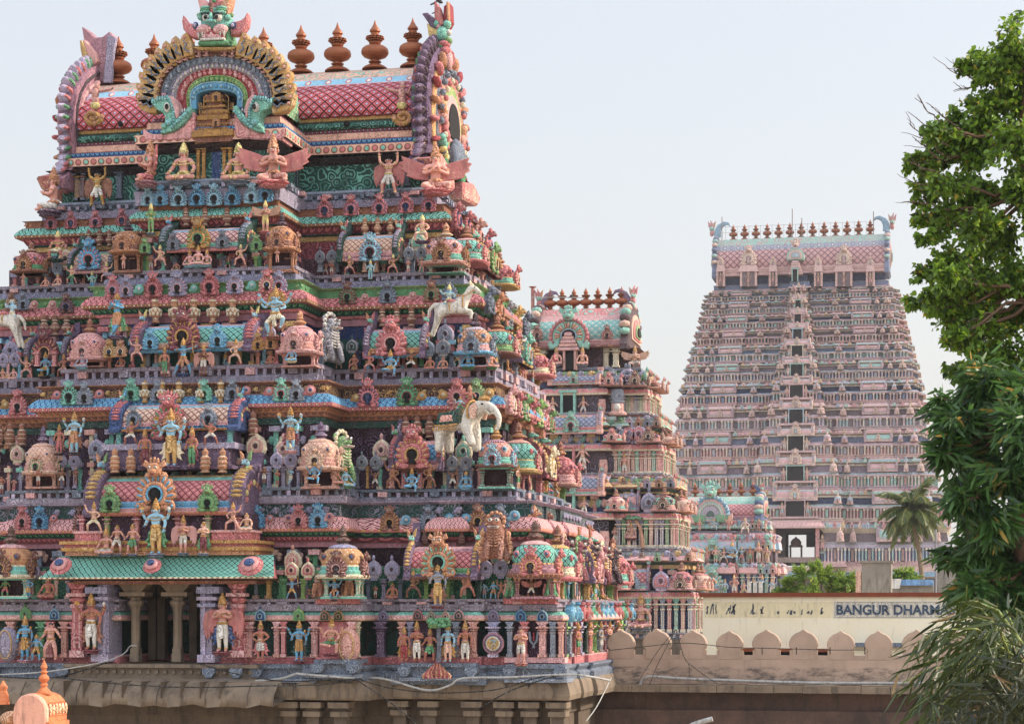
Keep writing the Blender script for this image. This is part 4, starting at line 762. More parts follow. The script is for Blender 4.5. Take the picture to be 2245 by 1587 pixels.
PO(SD, (252, 287, 450, 488), 1036, 980, .5, 'orange', 'cream', 2); PO(SD, (932, 970, 1012), 1198, 1160, 2.4, 'umber', 'dbrown', 2)
# ---- miniature shrines
SHR = []
def BA(par, q, r0, r1, x0, x1, v, d, cols, lw=.24, dcol=('teal', 'orange', 'rose'), fea='violet'):
 P = at((x0+x1)/2, r0, v); SHR.append((par.name, P.x, (x1-x0)*mpp(q, v)/2)); h = zz(q, r1, v)-P.z; wd = (x1-x0)*mpp(q, v); mb = MB(); e0, e1, mo, la, r_0, r_1, g = cols
 barrel(mb, wd, h, d, (e0, e1), mo, la, (r_0, r_1), g, (1, 1), lw, dcol, fea)
 build(mb, 'barrel_shrine', par, TR((P.x, v+d*1.06, P.z)))
p_ = paint
BA(SA, 812, 572, 508, 742, 868, 5.85, .75, (p_('pink'), p_('mauve'), p_('pink'), lattice('peach', 'brown', 'cream', .22), p_('sky'), p_('pink'), 'dgreen'))
BA(SA, 196, 600, 545, 150, 246, 5.8, .75, (p_('pink'), p_('mauve'), p_('pink'), lattice('peach', 'brown', 'cream', .2), p_('green'), p_('slate'), 'dgreen'))
BA(SA, 435, 552, 493, 352, 536, 3.7, .8, (petals('rose', 'pink', .15), p_('mauve'), p_('teal'), lattice('pink', 'maroon', 'cream', .24), petals('sky', 'blue', .15), p_('pink'), 'dgreen'), .24, ('blue', 'orange', 'rose'), 'steel')
BA(SB, 862, 785, 715, 800, 928, 4.6, .8, (p_('blue'), p_('brown'), p_('orange'), lattice('teal', 'dgreen', 'aqua', .24), p_('sky'), p_('pink'), 'purple'))
BA(SB, 95, 800, 742, 55, 142, 4.3, .8, (p_('pink'), p_('green'), p_('teal'), lattice('teal', 'dgreen', 'aqua', .24), p_('sky'), p_('lilac'), 'purple'))
BA(SB, 403, 772, 706, 290, 552, 2.5, .9, (p_('blue'), petals('brown', 'orange', .2), p_('peach'), lattice('teal', 'dgreen', 'aqua', .26), petals('sky', 'blue', .2), p_('pink'), 'purple'), .26, ('sky', 'orange', 'yellow'), 'rose')
BA(SCt, 905, 1032, 962, 856, 964, 2.95, .85, (p_('umber'), p_('pink'), p_('mauve'), lattice('blue', 'indigo', 'sky', .24), p_('pink'), p_('pink'), 'purple'), .24, ('green', 'rose', 'violet'), 'rose')
BA(SCt, 375, 945, 881, 245, 520, 1.05, .9, (petals('brown', 'ochre', .2), petals('blue', 'navy', .16), p_('pink'), lattice('peach', 'umber', 'ivory', .26), p_('sky'), p_('pink'), 'indigo'), .26, ('teal', 'orange', 'blue'), 'rose')
BA(SD, 962, 1270, 1196, 890, 1042, 1.15, .85, (p_('umber'), petals('purple', 'lilac', .2), p_('green'), lattice('rose', 'maroon', 'pink', .24), p_('mauve'), p_('pink'), 'purple'), .24, ('teal', 'orange', 'ochre'), 'ochre')
BA(SD, 343, 1130, 1036, 190, 528, -.2, 1.25, (petals('rose', 'ochre', .2), p_('pink'), petals('blue', 'sky', .2), lattice('rose', 'maroon', 'pink', .28), petals('teal', 'aqua', .2), beads('ochre', 'brown', 'cream', 'cream', .18, .16), 'purple'), .28, ('sky', 'orange', 'leafg'), 'ochre')
FOOT = {'storey': 0}
def DO(par, q, r0, r1, wpx, v, cols, pots=('brown', 'cream'), kc=('pink', 'cream'), rz=0):
 P = at(q, r0, v); wd = wpx*mpp(q, v); h = zz(q, r1, v)-P.z; mb = MB(); dome(mb, wd, h/.80, *cols, pots=pots, kcol=kc)
 SHR.append((par.name, P.x, wd/2)); r2 = {SA: 597, SB: 803, SCt: 1070, SD: 1312}[par]; z0 = zz(q, r2, v)
 mb.M = Matrix.Translation((0, 0, z0-P.z)); shrine_base(mb, wd*.86, P.z-z0, wd*.42, cols[0], cols[1], CP('deep', 'plum', 9)); mb.M = Matrix.Identity(4)
 return build(mb, 'dome_shrine', par, TR((P.x, v+wd*.55, P.z), 1, rz))
DO(SA, 972, 580, 518, 92, 5.6, (p_('salmon'), p_('teal'), lattice('pink', 'rose', 'cream', .2), p_('sky')), ('orange', 'cream'), ('brown', 'gold'))
DO(SA, 60, 598, 552, 76, 5.7, (p_('brown'), p_('green'), lattice('rose', 'maroon', 'pink', .2), p_('pink')), ('brown', 'cream'), ('brown', 'gold'))
DO(SA, 612, 548, 494, 70, 3.7, (p_('orange'), p_('brown'), lattice('orange', 'brown', 'ochre', .2), p_('orange')), ('plum', 'purple'), ('brown', 'orange'))
DO(SA, 274, 555, 505, 70, 3.7, (p_('orange'), p_('brown'), lattice('orange', 'brown', 'ochre', .2), p_('orange')), ('plum', 'purple'), ('orange', 'brown'))
DO(SB, 1037, 778, 715, 82, 4.2, (p_('blue'), p_('pink'), lattice('orange', 'brown', 'cream', .22), petals('pink', 'sky', .2)), ('plum', 'purple'), ('slate', 'steel'))
DO(SB, 650, 775, 712, 88, 2.2, (p_('pink'), p_('salmon'), lattice('pink', 'rose', 'salmon', .22), p_('pink')), ('orange', 'gold'), ('pink', 'salmon'))
DO(SB, 188, 790, 728, 82, 2.4, (p_('pink'), p_('salmon'), lattice('pink', 'rose', 'salmon', .22), p_('pink')), ('brown', 'gold'), ('pink', 'salmon'))
DO(SCt, 1083, 1024, 962, 82, 2.6, (p_('umber'), p_('teal'), lattice('salmon', 'rose', 'peach', .22), petals('pink', 'indigo', .2)), ('gold', 'brown'), ('sky', 'rose'))
DO(SCt, 696, 1030, 960, 88, .75, (p_('peach'), p_('salmon'), lattice('peach', 'salmon', 'cream', .22), p_('peach')), ('purple', 'violet'), ('peach', 'cream'))
DO(SCt, 86, 1040, 970, 76, .9, (p_('peach'), p_('salmon'), lattice('peach', 'salmon', 'cream', .22), p_('peach')), ('purple', 'violet'), ('peach', 'green'))
DO(SD, 1168, 1265, 1184, 108, .8, (petals('umber', 'ochre', .2), p_('mauve'), lattice('teal', 'dgreen', 'aqua', .24), p_('pink')), ('dbrown', 'umber'), ('rose', 'ochre'))
DO(SD, 744, 1268, 1192, 100, -.5, (p_('cream'), petals('teal', 'aqua', .2), lattice('orange', 'ochre', 'cream', .24), p_('lilac')), ('dbrown', 'umber'), ('umber', 'pink'))
DO(SD, 12, 1268, 1192, 104, -.4, (p_('cream'), petals('teal', 'aqua', .2), lattice('orange', 'ochre', 'rose', .24), p_('pink')), ('dbrown', 'umber'), ('umber', 'gold'))
v = -.75; xa, xb = at(92, 1240, v).x, at(606, 1240, v).x; z0, z1 = zz(345, 1268, v), zz(345, 1216, v)
mb = MB(); LT = lattice('teal', 'dgreen', 'teal', .22)
pts = [(-.95, 0), (-1.0, -.0), (-1.0, .06), (-.72, .22), (-.45, .48), (-.18, .86), (-.02, 1.0), (.9, 1.0)]
zs = [z0+(z1-z0)*p[1] for p in pts]; arc = 0
for i in range(1, len(pts)-1):
 (a, _), (b, _) = pts[i], pts[i+1]; m = beads('cream', 'umber', 'rose', 'green', .2, .12) if i == 1 else LT if i < 6 else p_('brown'); ln = math.hypot(a-b, zs[i]-zs[i+1]); ins = lambda y: max(0, (y+1.0))*.35
 uu = (0, 1) if i == 1 else (arc, arc+ln); arc += ln
 mb.add([(xa+ins(a), a, zs[i]), (xb-ins(a), a, zs[i]), (xb-ins(b), b, zs[i+1]), (xa+ins(b), b, zs[i+1])], [(0, 1, 2, 3)], m, i in (2, 3, 4), [[(0, uu[0]), (xb-xa, uu[0]), (xb-xa, uu[1]), (0, uu[1])]])
for s, x in ((-1, xa), (1, xb)):
 mb.add([(x-s*max(0, y+1.0)*.35, y, z) for (y, _), z in zip(pts, zs)]+[(x-s*.5, .9, z0)], [list(range(9)) if s < 0 else list(range(8, -1, -1))], p_('rose'))
mb.add([(xa, -1.0, z0), (xb, -1.0, z0), (xb-.4, .6, z0-.05), (xa+.4, .6, z0-.05)], [(3, 2, 1, 0)], p_('umber'))
mb.box(xa+.9, xb-.9, -.15, .7, z0-.18, z0-.06, p_('brown'))
prf = build(mb, 'porch_roof', SE)
for q, r, wq in ((128, 1240, 26), (329, 1240, 22), (545, 1240, 30)):
 mb = MB(); c = at(q, r, -1.35); s = wq*mpp(q, -1.3); c.y = -1.15
 rot = Matrix.Rotation(radians(-38), 3, 'X'); mb.ell(c, (s, s*.22, s*.95), p_('rose'), 14, 6, rot); mb.ell(c+Vector((0, -.09, .07)), (s*.72, s*.2, s*.68), carved('pink', 'rose', 14), 12, 5, rot); mb.ell(c+Vector((0, -.16, .12)), (s*.42, s*.2, s*.36), p_('indigo'), 10, 5, rot)
 build(mb, 'roof_medallion', prf)
mb = MB(); xa, xb = at(150, 1200, -.1).x, at(560, 1200, -.1).x
for k, (r0, r1, e, c) in enumerate(((1217, 1207, 0, 'orange'), (1207, 1199, .12, 'gold'), (1199, 1192, .02, 'rose'), (1192, 1185, .16, 'gold'))): mb.box(xa-e, xb+e, -.35-e, 1.5, zz(345, r0, -.3), zz(345, r1, -.3), p_(c))
mb.box(xa+.25, xb-.25, .12, 1.5, zz(345, 1185, 0), zz(345, 1128, 0), CP('plum', 'purple', 7))
for q in (180, 235, 300, 390, 456, 520): pil(mb, at(q, 1180, 0).x, .02, zz(345, 1185, 0), zz(345, 1128, 0), .15, p_('rose' if q not in (235, 456) else 'lime'), p_('pink'))
for q0, q1 in ((165, 222), (465, 550)): mb.box(at(q0, 1180, -.35).x, at(q1, 1180, -.35).x, -.4, .6, zz(345, 1185, -.3), zz(345, 1168, -.3), p_('rose')); mb.box(at(q0-4, 1180, -.4).x, at(q1+4, 1180, -.4).x, -.46, .6, zz(345, 1168, -.3), zz(345, 1163, -.3), p_('pink'))
build(mb, 'statue_stage', SD)
mb = MB(); xa, xb = at(235, 1000, 1.2).x, at(520, 1000, 1.2).x
mb.box(xa, xb, .7, 2.2, zz(345, 1030, .8), zz(345, 1022, .8), p_('purple')); mb.box(xa+.2, xb-.2, .9, 2.2, zz(345, 1022, .8), zz(345, 985, .8), p_('purple')); mb.box(xa-.05, xb+.05, .8, 2.2, zz(345, 985, .8), zz(345, 972, .8), p_('violet')); mb.box(xa+.2, xb-.2, 1.5, 2.2, zz(345, 972, 1), zz(345, 945, 1), CP('purple', 'lilac', 7))
for q in (262, 505): pil(mb, at(q, 980, 1.3).x, 1.3, zz(345, 972, 1), zz(345, 942, 1), .16, p_('aqua'), p_('teal'))
build(mb, 'statue_stage', SCt)
for q0, q1, v, r in ((452, 530, -.1, 1455), (555, 690, .1, 1455), (690, 785, -.25, 1445), (880, 1045, 1.1, 1452), (1110, 1240, 1.35, 1455), (-20, 150, .0, 1452)):
 mb = MB(); a, b = at(q0, r, v).x, at(q1, r, v).x; zt = zz(q0, r, v)
 mb.box(a, b, v-.1, v+1.2, zt-.14, zt, SLT); mb.box(a+.08, b-.08, v+.06, v+1.2, zt-.55, zt-.14, SLT); mb.box(a-.05, b+.05, v-.06, v+1.2, zt-.62, zt-.50, p_('steel'))
 for x in (a+.15, b-.15): mb.prism([(x-.22, zt-.14), (x+.22, zt-.14), (x+.22, zt-.3), (x+.1, zt-.45), (x-.1, zt-.45), (x-.22, zt-.3)], v-.22, v+.3, SLT)
 build(mb, 'ledge_bracket', SE)
for q0, q1, rr0, rr1, v, c in ((880, 1045, 1440, 1362, 1.5, 'plum'), (1112, 1238, 1440, 1362, 1.85, 'deep'), (700, 775, 1440, 1362, .42, 'rose'), (1110, 1218, 1312, 1266, 2.0, 'plum'), (700, 788, 1312, 1270, .55, 'plum'), (625, 665, 1312, 1268, .8, 'deep')):
 mb = MB(); a, b = at(q0, rr0, v), at(q1, rr0, v); mb.box(a.x, b.x, v, v+.4, a.z, zz(q0, rr1, v), CP(c, 'purple' if c != 'rose' else 'pink', 7)); mb.box(a.x-.05, b.x+.05, v-.25, v+.4, a.z-.18, a.z, p_('rose' if c != 'deep' else 'pink'))
 build(mb, 'niche_panel', SE if rr0 > 1400 else SD)
def DISC(par, lst, v):
 for q, r, w_, a, b, c in lst:
  def f(mb): mb.ell((0, 0, 0), (1, .35, .95), p_(a), 12, 6); mb.ell((.1, -.22, .05), (.66, .3, .62), p_(b), 10, 5); mb.ell((.15, -.42, .08), (.34, .22, .32), p_(c), 8, 5); mb.ell((-.8, -.1, -.5), (.5, .2, .4), p_(a), 7, 4)
  put('scroll_boss', kit(('scroll_boss', a, b, c), f), par, TR(at(q, r, v), w_*mpp(q, v)/2))
DISC(SD, [(632, 1136, 20, 'pink', 'rose', 'indigo'), (722, 1133, 22, 'pink', 'rose', 'indigo'), (118, 1136, 18, 'rose', 'pink', 'indigo'), (592, 1136, 18, 'rose', 'pink', 'sky')], 1.0)
DISC(SD, [(890, 1140, 24, 'sky', 'blue', 'white'), (985, 1136, 24, 'blue', 'sky', 'white'), (1022, 1136, 24, 'blue', 'sky', 'pink'), (1128, 1130, 26, 'sky', 'blue', 'pink')], 2.5)
DISC(SCt, [(780, 872, 20, 'gold', 'ochre', 'cream'), (925, 868, 22, 'gold', 'ochre', 'sky'), (972, 866, 22, 'gold', 'ochre', 'cream'), (1072, 862, 24, 'ochre', 'gold', 'cream'), (12, 888, 20, 'gold', 'ochre', 'cream')], 3.8)
DISC(SCt, [(125, 866, 22, 'rose', 'pink', 'indigo'), (218, 864, 22, 'rose', 'pink', 'indigo'), (540, 856, 22, 'rose', 'pink', 'indigo'), (590, 858, 22, 'rose', 'pink', 'sky'), (680, 856, 26, 'rose', 'pink', 'indigo')], 1.8)
DISC(SB, [(905, 648, 18, 'pink', 'rose', 'cream'), (800, 652, 18, 'pink', 'rose', 'cream'), (75, 668, 20, 'pink', 'rose', 'cream'), (115, 668, 20, 'pink', 'rose', 'cream')], 5.5); DISC(SB, [(305, 634, 22, 'teal', 'aqua', 'white'), (552, 626, 22, 'teal', 'aqua', 'white'), (425, 632, 18, 'teal', 'aqua', 'white')], 3.2)
# ================================================================ roof of the big tower
RX = 7.15
def rz_(y, v): return zz(800, y, v)
rf = MB()
pr = plan(RX, 8.45, 2*11.25-8.45, 2.75, 5.35)
rows = [(.15, 8.3, 338, None), (.20, 8.25, 335, p_('deep')), (.22, 8.2, 316, beads('peach', 'brown', 'teal', 'rose', .32, .33)), (.02, 8.4, 315, p_('brown')), (.04, 8.4, 306, petals('indigo', 'blue', .2)), (-.12, 8.55, 304, p_('maroon')), (-.16, 8.6, 291, CP('peach', 'brown', 9)), (-.32, 8.75, 289, p_('maroon')), (-.32, 8.78, 283, beads('maroon', 'plum', 'lav', 'grey', .17, .12)), (-.42, 8.85, 282, p_('dgreen'))]
rf.ring(pr, [(o, rz_(y, v), m) for o, v, y, m in rows])
roof = build(rf, 'roof', T1)
prof = [(8.72, 282), (8.62, 276), (8.70, 268), (8.86, 264), (8.80, 262), (8.84, 256), (8.64, 252), (8.55, 242), (8.58, 230), (8.70, 216), (8.95, 202), (9.32, 191), (9.72, 184), (9.76, 182.5), (10.1, 171), (10.16, 170), (10.55, 157), (11.25, 153.5)]
mt = [None, CP('dgreen', 'teal', 5), CP('dgreen', 'teal', 5), p_('dgreen'), p_('ochre'), p_('ochre')]+[lattice((190, 84, 92), (104, 40, 52), 'lav', .42)]*7+[p_('pink'), beads('sky', 'rose', 'white', 'white', .82, .30), p_('pink'), CP('peach', 'teal', 3.2), p_('peach')]
mb = MB(); arc = 0
pts = [(v, rz_(y, v)) for v, y in prof]
for i in range(len(pts)-1):
 (a, za), (b, zb_) = pts[i], pts[i+1]; m = mt[i+1]; ln = math.hypot(b-a, zb_-za); tex = m.name.startswith('lattice'); uu = (arc, arc+ln) if tex else (0, 1); arc += ln if tex else 0
 for back in (0, 1):
  y0, y1 = (a, b) if not back else (22.5-a, 22.5-b)
  mb.add([(-RX, y0, za), (RX, y0, za), (RX, y1, zb_), (-RX, y1, zb_)], [(0, 1, 2, 3) if not back else (3, 2, 1, 0)], m, tex or i in (0, 1), [[(0, uu[0]), (2*RX, uu[0]), (2*RX, uu[1]), (0, uu[1])] if not back else [(0, uu[1]), (2*RX, uu[1]), (2*RX, uu[0]), (0, uu[0])]])
vault = build(mb, 'barrel_vault', roof)
RIDGE = pts[-1][1]
for q in (265, 650, 760, 895):      # drain holes in the green band
 P = at(q, 272, 8.6); mb = MB(); mb.ell(P, (.13, .08, .12), p_('dark'), 8, 6); build(mb, 'drain_hole', roof)
KM = kit(('kalasha',), kalasha)
for q in (260, 338, 416, 497, 578, 660, 740, 822, 905):
 P = at(q, 150, 11.25); put('copper_finial', KM, roof, TR((P.x, 11.25, RIDGE-.02), 1.02))
P = at(628, 165, 15.5); put('copper_finial', KM, roof, TR((P.x, 15.0, RIDGE-1.15), .95))
def crest(s):
 mb = MB(); X = s*(RX+.25); mb.M = Matrix.Translation((X, 11.25, 0)) @ Matrix.Rotation(s*pi/2, 4, 'Z')
 z0 = rz_(380, 8); zt = RIDGE; G = p_('purple'); H_ = zt-z0
 out = [(3.55, z0-.1), (3.75, z0+.25), (3.2, z0+.55), (2.75, z0+1.1), (2.8, z0+1.8), (2.95, z0+2.6), (2.85, z0+3.4), (2.5, z0+4.1), (1.9, z0+4.7), (1.1, z0+5.2), (.45, z0+5.5)]
 full = out+[(-a, b) for a, b in out[::-1]]
 mb.prism(full, -.15, .55, CP('mauve', 'purple', 5) if s < 0 else CP('purple', 'plum', 5), .08)
 for f_, m_ in ((.90, 'plum'), (.80, 'pink'), (.72, 'lav')): mb.tube([(a*f_, .56, z0+2.3+(b-z0-2.3)*f_) for a, b in full[2:-2]], .07, p_(m_), 6)
 mb.tube([(a*.985, .2, b) for a, b in full], .11, beads('plum', 'violet', 'peach', 'peach', .1, .1) if False else p_('violet'), 6)
 for k in range(2, len(out)-1):      # feathers along the curved rim
  for f in (.1, .6):
   for e in (-1, 1):
    a = out[k][0]+(out[k+1][0]-out[k][0])*f; b = out[k][1]+(out[k+1][1]-out[k][1])*f; an = math.atan2(b-(z0+2.8), a*1.2)
    c = Vector((e*a*1.06, .18, b+.08)); an2 = an if e > 0 else pi-an
    mb.ell(c, (.16, .24, .37), p_('purple') if s > 0 else p_('lav'), 7, 5, radial(an2)); mb.ell(c+Vector((0, -.13, 0)), (.09, .16, .26), p_(('rose', 'teal', 'rose', 'steel')[k % 4] if s < 0 else 'plum'), 6, 4, radial(an2)); mb.ell(c+Vector((0, .13, 0)), (.10, .16, .30), p_(('rose', 'green')[k % 2]), 6, 4, radial(an2))
 for k, (r, h0, m) in enumerate(((2.55, .5, CP('orange', 'yellow', 7)), (2.15, .5, p_('slate')), (1.9, .5, CP('rose', 'cream', 8)), (1.55, .5, CP('leafg', 'yellow', 8)), (1.2, .5, p_('pink')), (.9, .5, p_('dark')))):
  pts_ = [(r*cos(t), z0+2.3+r*1.08*sin(t)) for t in [radians(-30+240*j/18) for j in range(19)]]
  mb.prism(pts_, -.22-.05*k, 0, m, .05)
 for j in range(17):
  t = radians(-35+250*j/16); mb.ell((2.55*cos(t), -.3, z0+2.3+2.75*sin(t)), (.11, .2, .34), p_(('red', 'orange', 'rose')[j % 3]), 6, 4, radial(t))
  mb.ell((2.0*cos(t), -.42, z0+2.3+2.15*sin(t)), (.10, .14, .15), p_('slate'), 6, 4); mb.ell((1.7*cos(t), -.48, z0+2.3+1.8*sin(t)), (.07, .12, .13), p_(('rose', 'cream')[j % 2]), 6, 4)
 for e in (-1, 1):
  for j, c in enumerate(('green', 'yellow', 'teal', 'rose', 'salmon', 'orange')): [mb.ell((e*(1.2+.2*(j % 3)+.16*q), -.4, z0+.45+.42*j+.13*q), (.13, .2, .22-.05*q), p_(c), 7, 5) for q in range(3)]
  mb.prism([(e*.8, z0-.3), (e*3.3, z0-.1), (e*3.75, z0+.35), (e*2.6, z0+.7), (e*.9, z0+.4)], -.65, .3, CP('rose', 'cream', 6), .1)
 for j in range(5): mb.ell((-.5+.25*j, -.55, z0+1.0+.25*(j % 2)), (.3, .3, .6), p_('slate'), 7, 5)
 c = build(mb, 'gable_crest', roof); return c, z0
cR, zc = crest(1); cL, _ = crest(-1)
def outl(px, v): return [(at(a, b, v).x, at(a, b, v).z) for a, b in px]
mb = MB(); v = 11.0
mb.prism(outl([(203, 182), (198, 140), (190, 105), (183, 63), (196, 68), (212, 85), (228, 84), (243, 72), (256, 86), (246, 112), (240, 150), (242, 182)], v), v-.2, v+.5, p_('mauve'), .06)
mb.prism(outl([(236, 76), (256, 84), (250, 120), (246, 182), (226, 182), (232, 130)], v-.3), v-.35, v-.2, p_('violet'), .03)
mb.prism(outl([(184, 90), (192, 92), (214, 120), (217, 135), (206, 145), (196, 130)], v-.4), v-.55, v-.2, CP('pink', 'peach', 10), .05)
mb.prism(outl([(176, 90), (184, 92), (194, 125), (193, 150), (186, 140), (178, 112)], v-.5), v-.6, v-.2, p_('ochre'), .05)
for q, r, s_, c in ((186, 120, 7, 'blue'), (185, 140, 8, 'mauve'), (188, 158, 8, 'maroon'), (192, 172, 9, 'green'), (183, 150, 4, 'white')):
 P = at(q, r, v-.3); k = s_*mpp(q, v); mb.ell((P.x, v-.3, P.z), (k, k*1.3, k), p_(c), 8, 6)
build(mb, 'makara_finial', roof)
mb = MB()
mb.prism(outl([(926, 32), (938, 29), (952, 40), (966, 58), (968, 100), (958, 140), (938, 148), (920, 150), (930, 132), (942, 108), (946, 80), (940, 52)], v), v-.1, v+.5, p_('purple'), .06)
mb.prism(outl([(960, 12), (970, 22), (980, 62), (972, 66), (960, 50)], v), v-.6, v-.1, CP('rose', 'peach', 9), .05); mb.prism(outl([(978, 20), (990, 12), (992, 50), (984, 64), (976, 45)], v), v-.4, v+.3, p_('red'), .05); mb.prism(outl([(986, 14), (991, 14), (993, 55), (988, 62)], v), v-.6, v-.4, p_('orange'), .03)
mb.prism(outl([(938, 55), (946, 62), (964, 70), (966, 85), (956, 105), (944, 95)], v-.4), v-.6, v-.1, CP('yellow', 'orange', 10), .05)
for q, r, a, b, c in ((972, 78, 14, 18, 'teal'), (982, 56, 9, 10, 'teal'), (960, 55, 8, 9, 'teal'), (964, 62, 7, 8, 'pink'), (985, 74, 7, 7, 'white'), (987, 72, 4, 4, 'black'), (976, 100, 14, 9, 'rose'), (984, 92, 10, 8, 'leafg'), (968, 106, 12, 10, 'green'), (978, 116, 14, 12, 'rose'), (985, 135, 10, 22, 'pink'), (972, 140, 10, 20, 'salmon'), (980, 145, 9, 10, 'leafg')):
 P = at(q, r, v-.35); k = mpp(q, v); mb.ell((P.x, v-.45, P.z), (a*k, a*k*1.4, b*k), p_(c), 8, 6)
build(mb, 'makara_finial', roof)
# ---- the great front gable
GV = 5.35; GC = (475, 215); k0 = mpp(475, GV)
def arcpts(rx, ry, n=26, a0=-16, a1=196, pw=2.3):
 o = []
 for j in range(n+1):
  t = radians(a0+(a1-a0)*j/n); c, s = cos(t), sin(t); o.append((GC[0]+rx*math.copysign(abs(c)**(2/pw), c), GC[1]-(ry*math.copysign(abs(s)**(2/pw), s) if s > 0 else ry*.0+s*90)))
 return o
def band(mb, r0, r1, f, b, m, v=GV):
 A = [at(x, y, v) for x, y in arcpts(*r0)]; B = [at(x, y, v) for x, y in arcpts(*r1)]; n = len(A)
 vs = [(p.x, f, p.z) for p in A]+[(p.x, f, p.z) for p in B]+[(p.x, b, p.z) for p in A]+[(p.x, b, p.z) for p in B]; fs = []
 for i in range(n-1): fs += [(i, n+i, n+i+1, i+1), (2*n+i, i, i+1, 2*n+i+1), (n+i, 3*n+i, 3*n+i+1, n+i+1)]
 fs += [(0, 2*n, 3*n, n), (n-1, 2*n-1, 4*n-1, 3*n-1)]
 mb.add(vs, fs, m)
RS = [(146, 112), (136, 100), (120, 88), (104, 77), (90, 66), (66, 49), (57, 34), (45, 17)]
mb = MB(); band(mb, RS[0], RS[1], GV-.1, GV+.8, p_('brown')); band(mb, RS[1], RS[2], GV-.02, GV+.8, CP('dbrown', 'umber', 8)); band(mb, (150, 118), RS[0], GV+.05, GV+.8, p_('gold'))
gab = build(mb, 'front_gable', T1)
for i, (m, nm) in enumerate(((CP('slate', 'steel', 7), 0), (p_('grey'), 0), (CP('red', 'rose', 9), 0), (CP('green', 'lime', 9), 0), (CP('blue', 'sky', 9), 0))):
 mb = MB(); r0, r1 = RS[i+2], RS[i+3]; f = GV+(.0, .07, .14, .06, -.02)[i]; band(mb, r0, r1, f, GV+.9, m)
 edge = [at(x, y, GV) for x, y in arcpts(*r0)]; mb.tube([(p.x, f-.01, p.z) for p in edge], .028, p_(('steel', 'lav', 'rose', 'lime', 'sky')[i]), 5)
 bl = arcpts((r0[0]+r1[0])/2, (r0[1]+r1[1])/2, (24, 38, 20, 22, 18)[i], 0, 180)
 for j, (x, y) in enumerate(bl):
  P = at(x, y, GV); s = (7, 5, 6.5, 6, 5)[i]*k0; c = (('steel', 'slate'), ('white', 'lav'), ('rose', 'pink'), ('lime', 'leafg'), ('sky', 'blue'))[i][j % 2]
  mb.ell((P.x, f-.02, P.z), (s*.8, s*.9, s), p_(c), 6, 4)
  if i in (0, 2): mb.ell((P.x, f-.08, P.z+s*.8), (s*.5, s*.5, s*.5), p_(c), 6, 4)
 build(mb, 'arch_band', gab)
for j in range(24):
 t = -14+208*j/23
 if 74 < t < 106: continue
 x, y = arcpts(140, 108, 1, t, t)[0]; x1, y1 = arcpts(156, 126, 1, t, t)[0]; P = at(x, y, GV); a = math.atan2(at(x1, y1, GV).z-P.z, at(x1, y1, GV).x-P.x)+(.35 if t < 90 else -.35)*.6
 mb = MB(); mb.M = Matrix.Translation((P.x, GV-.15, P.z)) @ Matrix.Rotation(-(a-pi/2), 4, 'Y'); e = 1 if t < 90 else -1
 mb.prism([(e*a_, b_) for a_, b_ in ((-.22, -.22), (.22, -.22), (.27, .15), (.20, .42), (.06, .60), (-.12, .66), (-.20, .42), (-.27, .15))], -.10, .25, CP('gold', 'cream', 9), .04)
 mb.tube([(-.10*e, -.15, -.12), (.07*e, -.16, .05), (-.06*e, -.16, .2), (.05*e, -.15, .36)], [.035, .04, .035, .02], p_('slate'), 6); mb.ell((0, -.13, .47), (.07, .05, .07), p_('salmon'), 6, 4)
 build(mb, 'flame_petal', gab)
mb = MB()       # row of little dancers on the brown ring
for j, (x, y) in enumerate(arcpts(129, 99, 26, 2, 178)):
 if abs(x-475) < 4: continue
 P = at(x, y, GV); c = p_(('salmon', 'gold', 'flesh')[j % 3]); s = 6.0*k0
 mb.ell((P.x, GV-.10, P.z-.05), (s*.7, s*.7, s*1.1), c, 6, 5); mb.ell((P.x, GV-.14, P.z+.09), (s*.5, s*.5, s*.55), c, 6, 5); mb.ell((P.x, GV-.13, P.z+.145), (s*.4, s*.4, s*.35), p_('yellow' if j % 4 == 0 else 'brown'), 6, 4)
 for e in (-1, 1): mb.tube([(P.x+e*s*.5, GV-.12, P.z+.02), (P.x+e*s*1.2, GV-.18, P.z-.02+.08*(j % 2)), (P.x+e*s*.7, GV-.22, P.z+.0)], .02, c, 4)
 for e in (-1, 1): mb.tube([(P.x+e*s*.3, GV-.12, P.z-.12), (P.x+e*s*1.1, GV-.2, P.z-.14), (P.x, GV-.2, P.z-.17)], .024, c, 4)
build(mb, 'dancer_frieze', gab)
def E(mb, q, r, a, b, c, dy=0.0, dep=None, seg=10, v=GV): P = at(q, r, v); k = mpp(q, v); mb.ell((P.x, v+dy, P.z), (a*k, (dep or min(a, b))*k, b*k), p_(c) if isinstance(c, str) else c, seg, 7)
mb = MB(); TL = CP('teal', 'aqua', 5)
E(mb, 474, 52, 37, 40, TL, .1, 30, 14); mb.prism(outl([(445, 60), (504, 60), (510, 92), (506, 104), (446, 104), (442, 92)], GV), GV-.32, GV+.5, p_('green'), .08)
E(mb, 474, 86, 29, 15, 'red', -.35, 8); mb.prism(outl([(452, 92), (458, 80), (466, 84), (472, 77), (480, 83), (488, 80), (496, 92)], GV), GV-.5, GV-.3, p_('pink'), .05)
mb.prism(outl([(450, 93), (502, 91), (502, 96), (450, 98)], GV), GV-.55, GV-.3, p_('white'), .02); mb.prism(outl([(446, 98), (508, 96), (510, 105), (444, 106)], GV), GV-.5, GV+.3, p_('green'), .05)
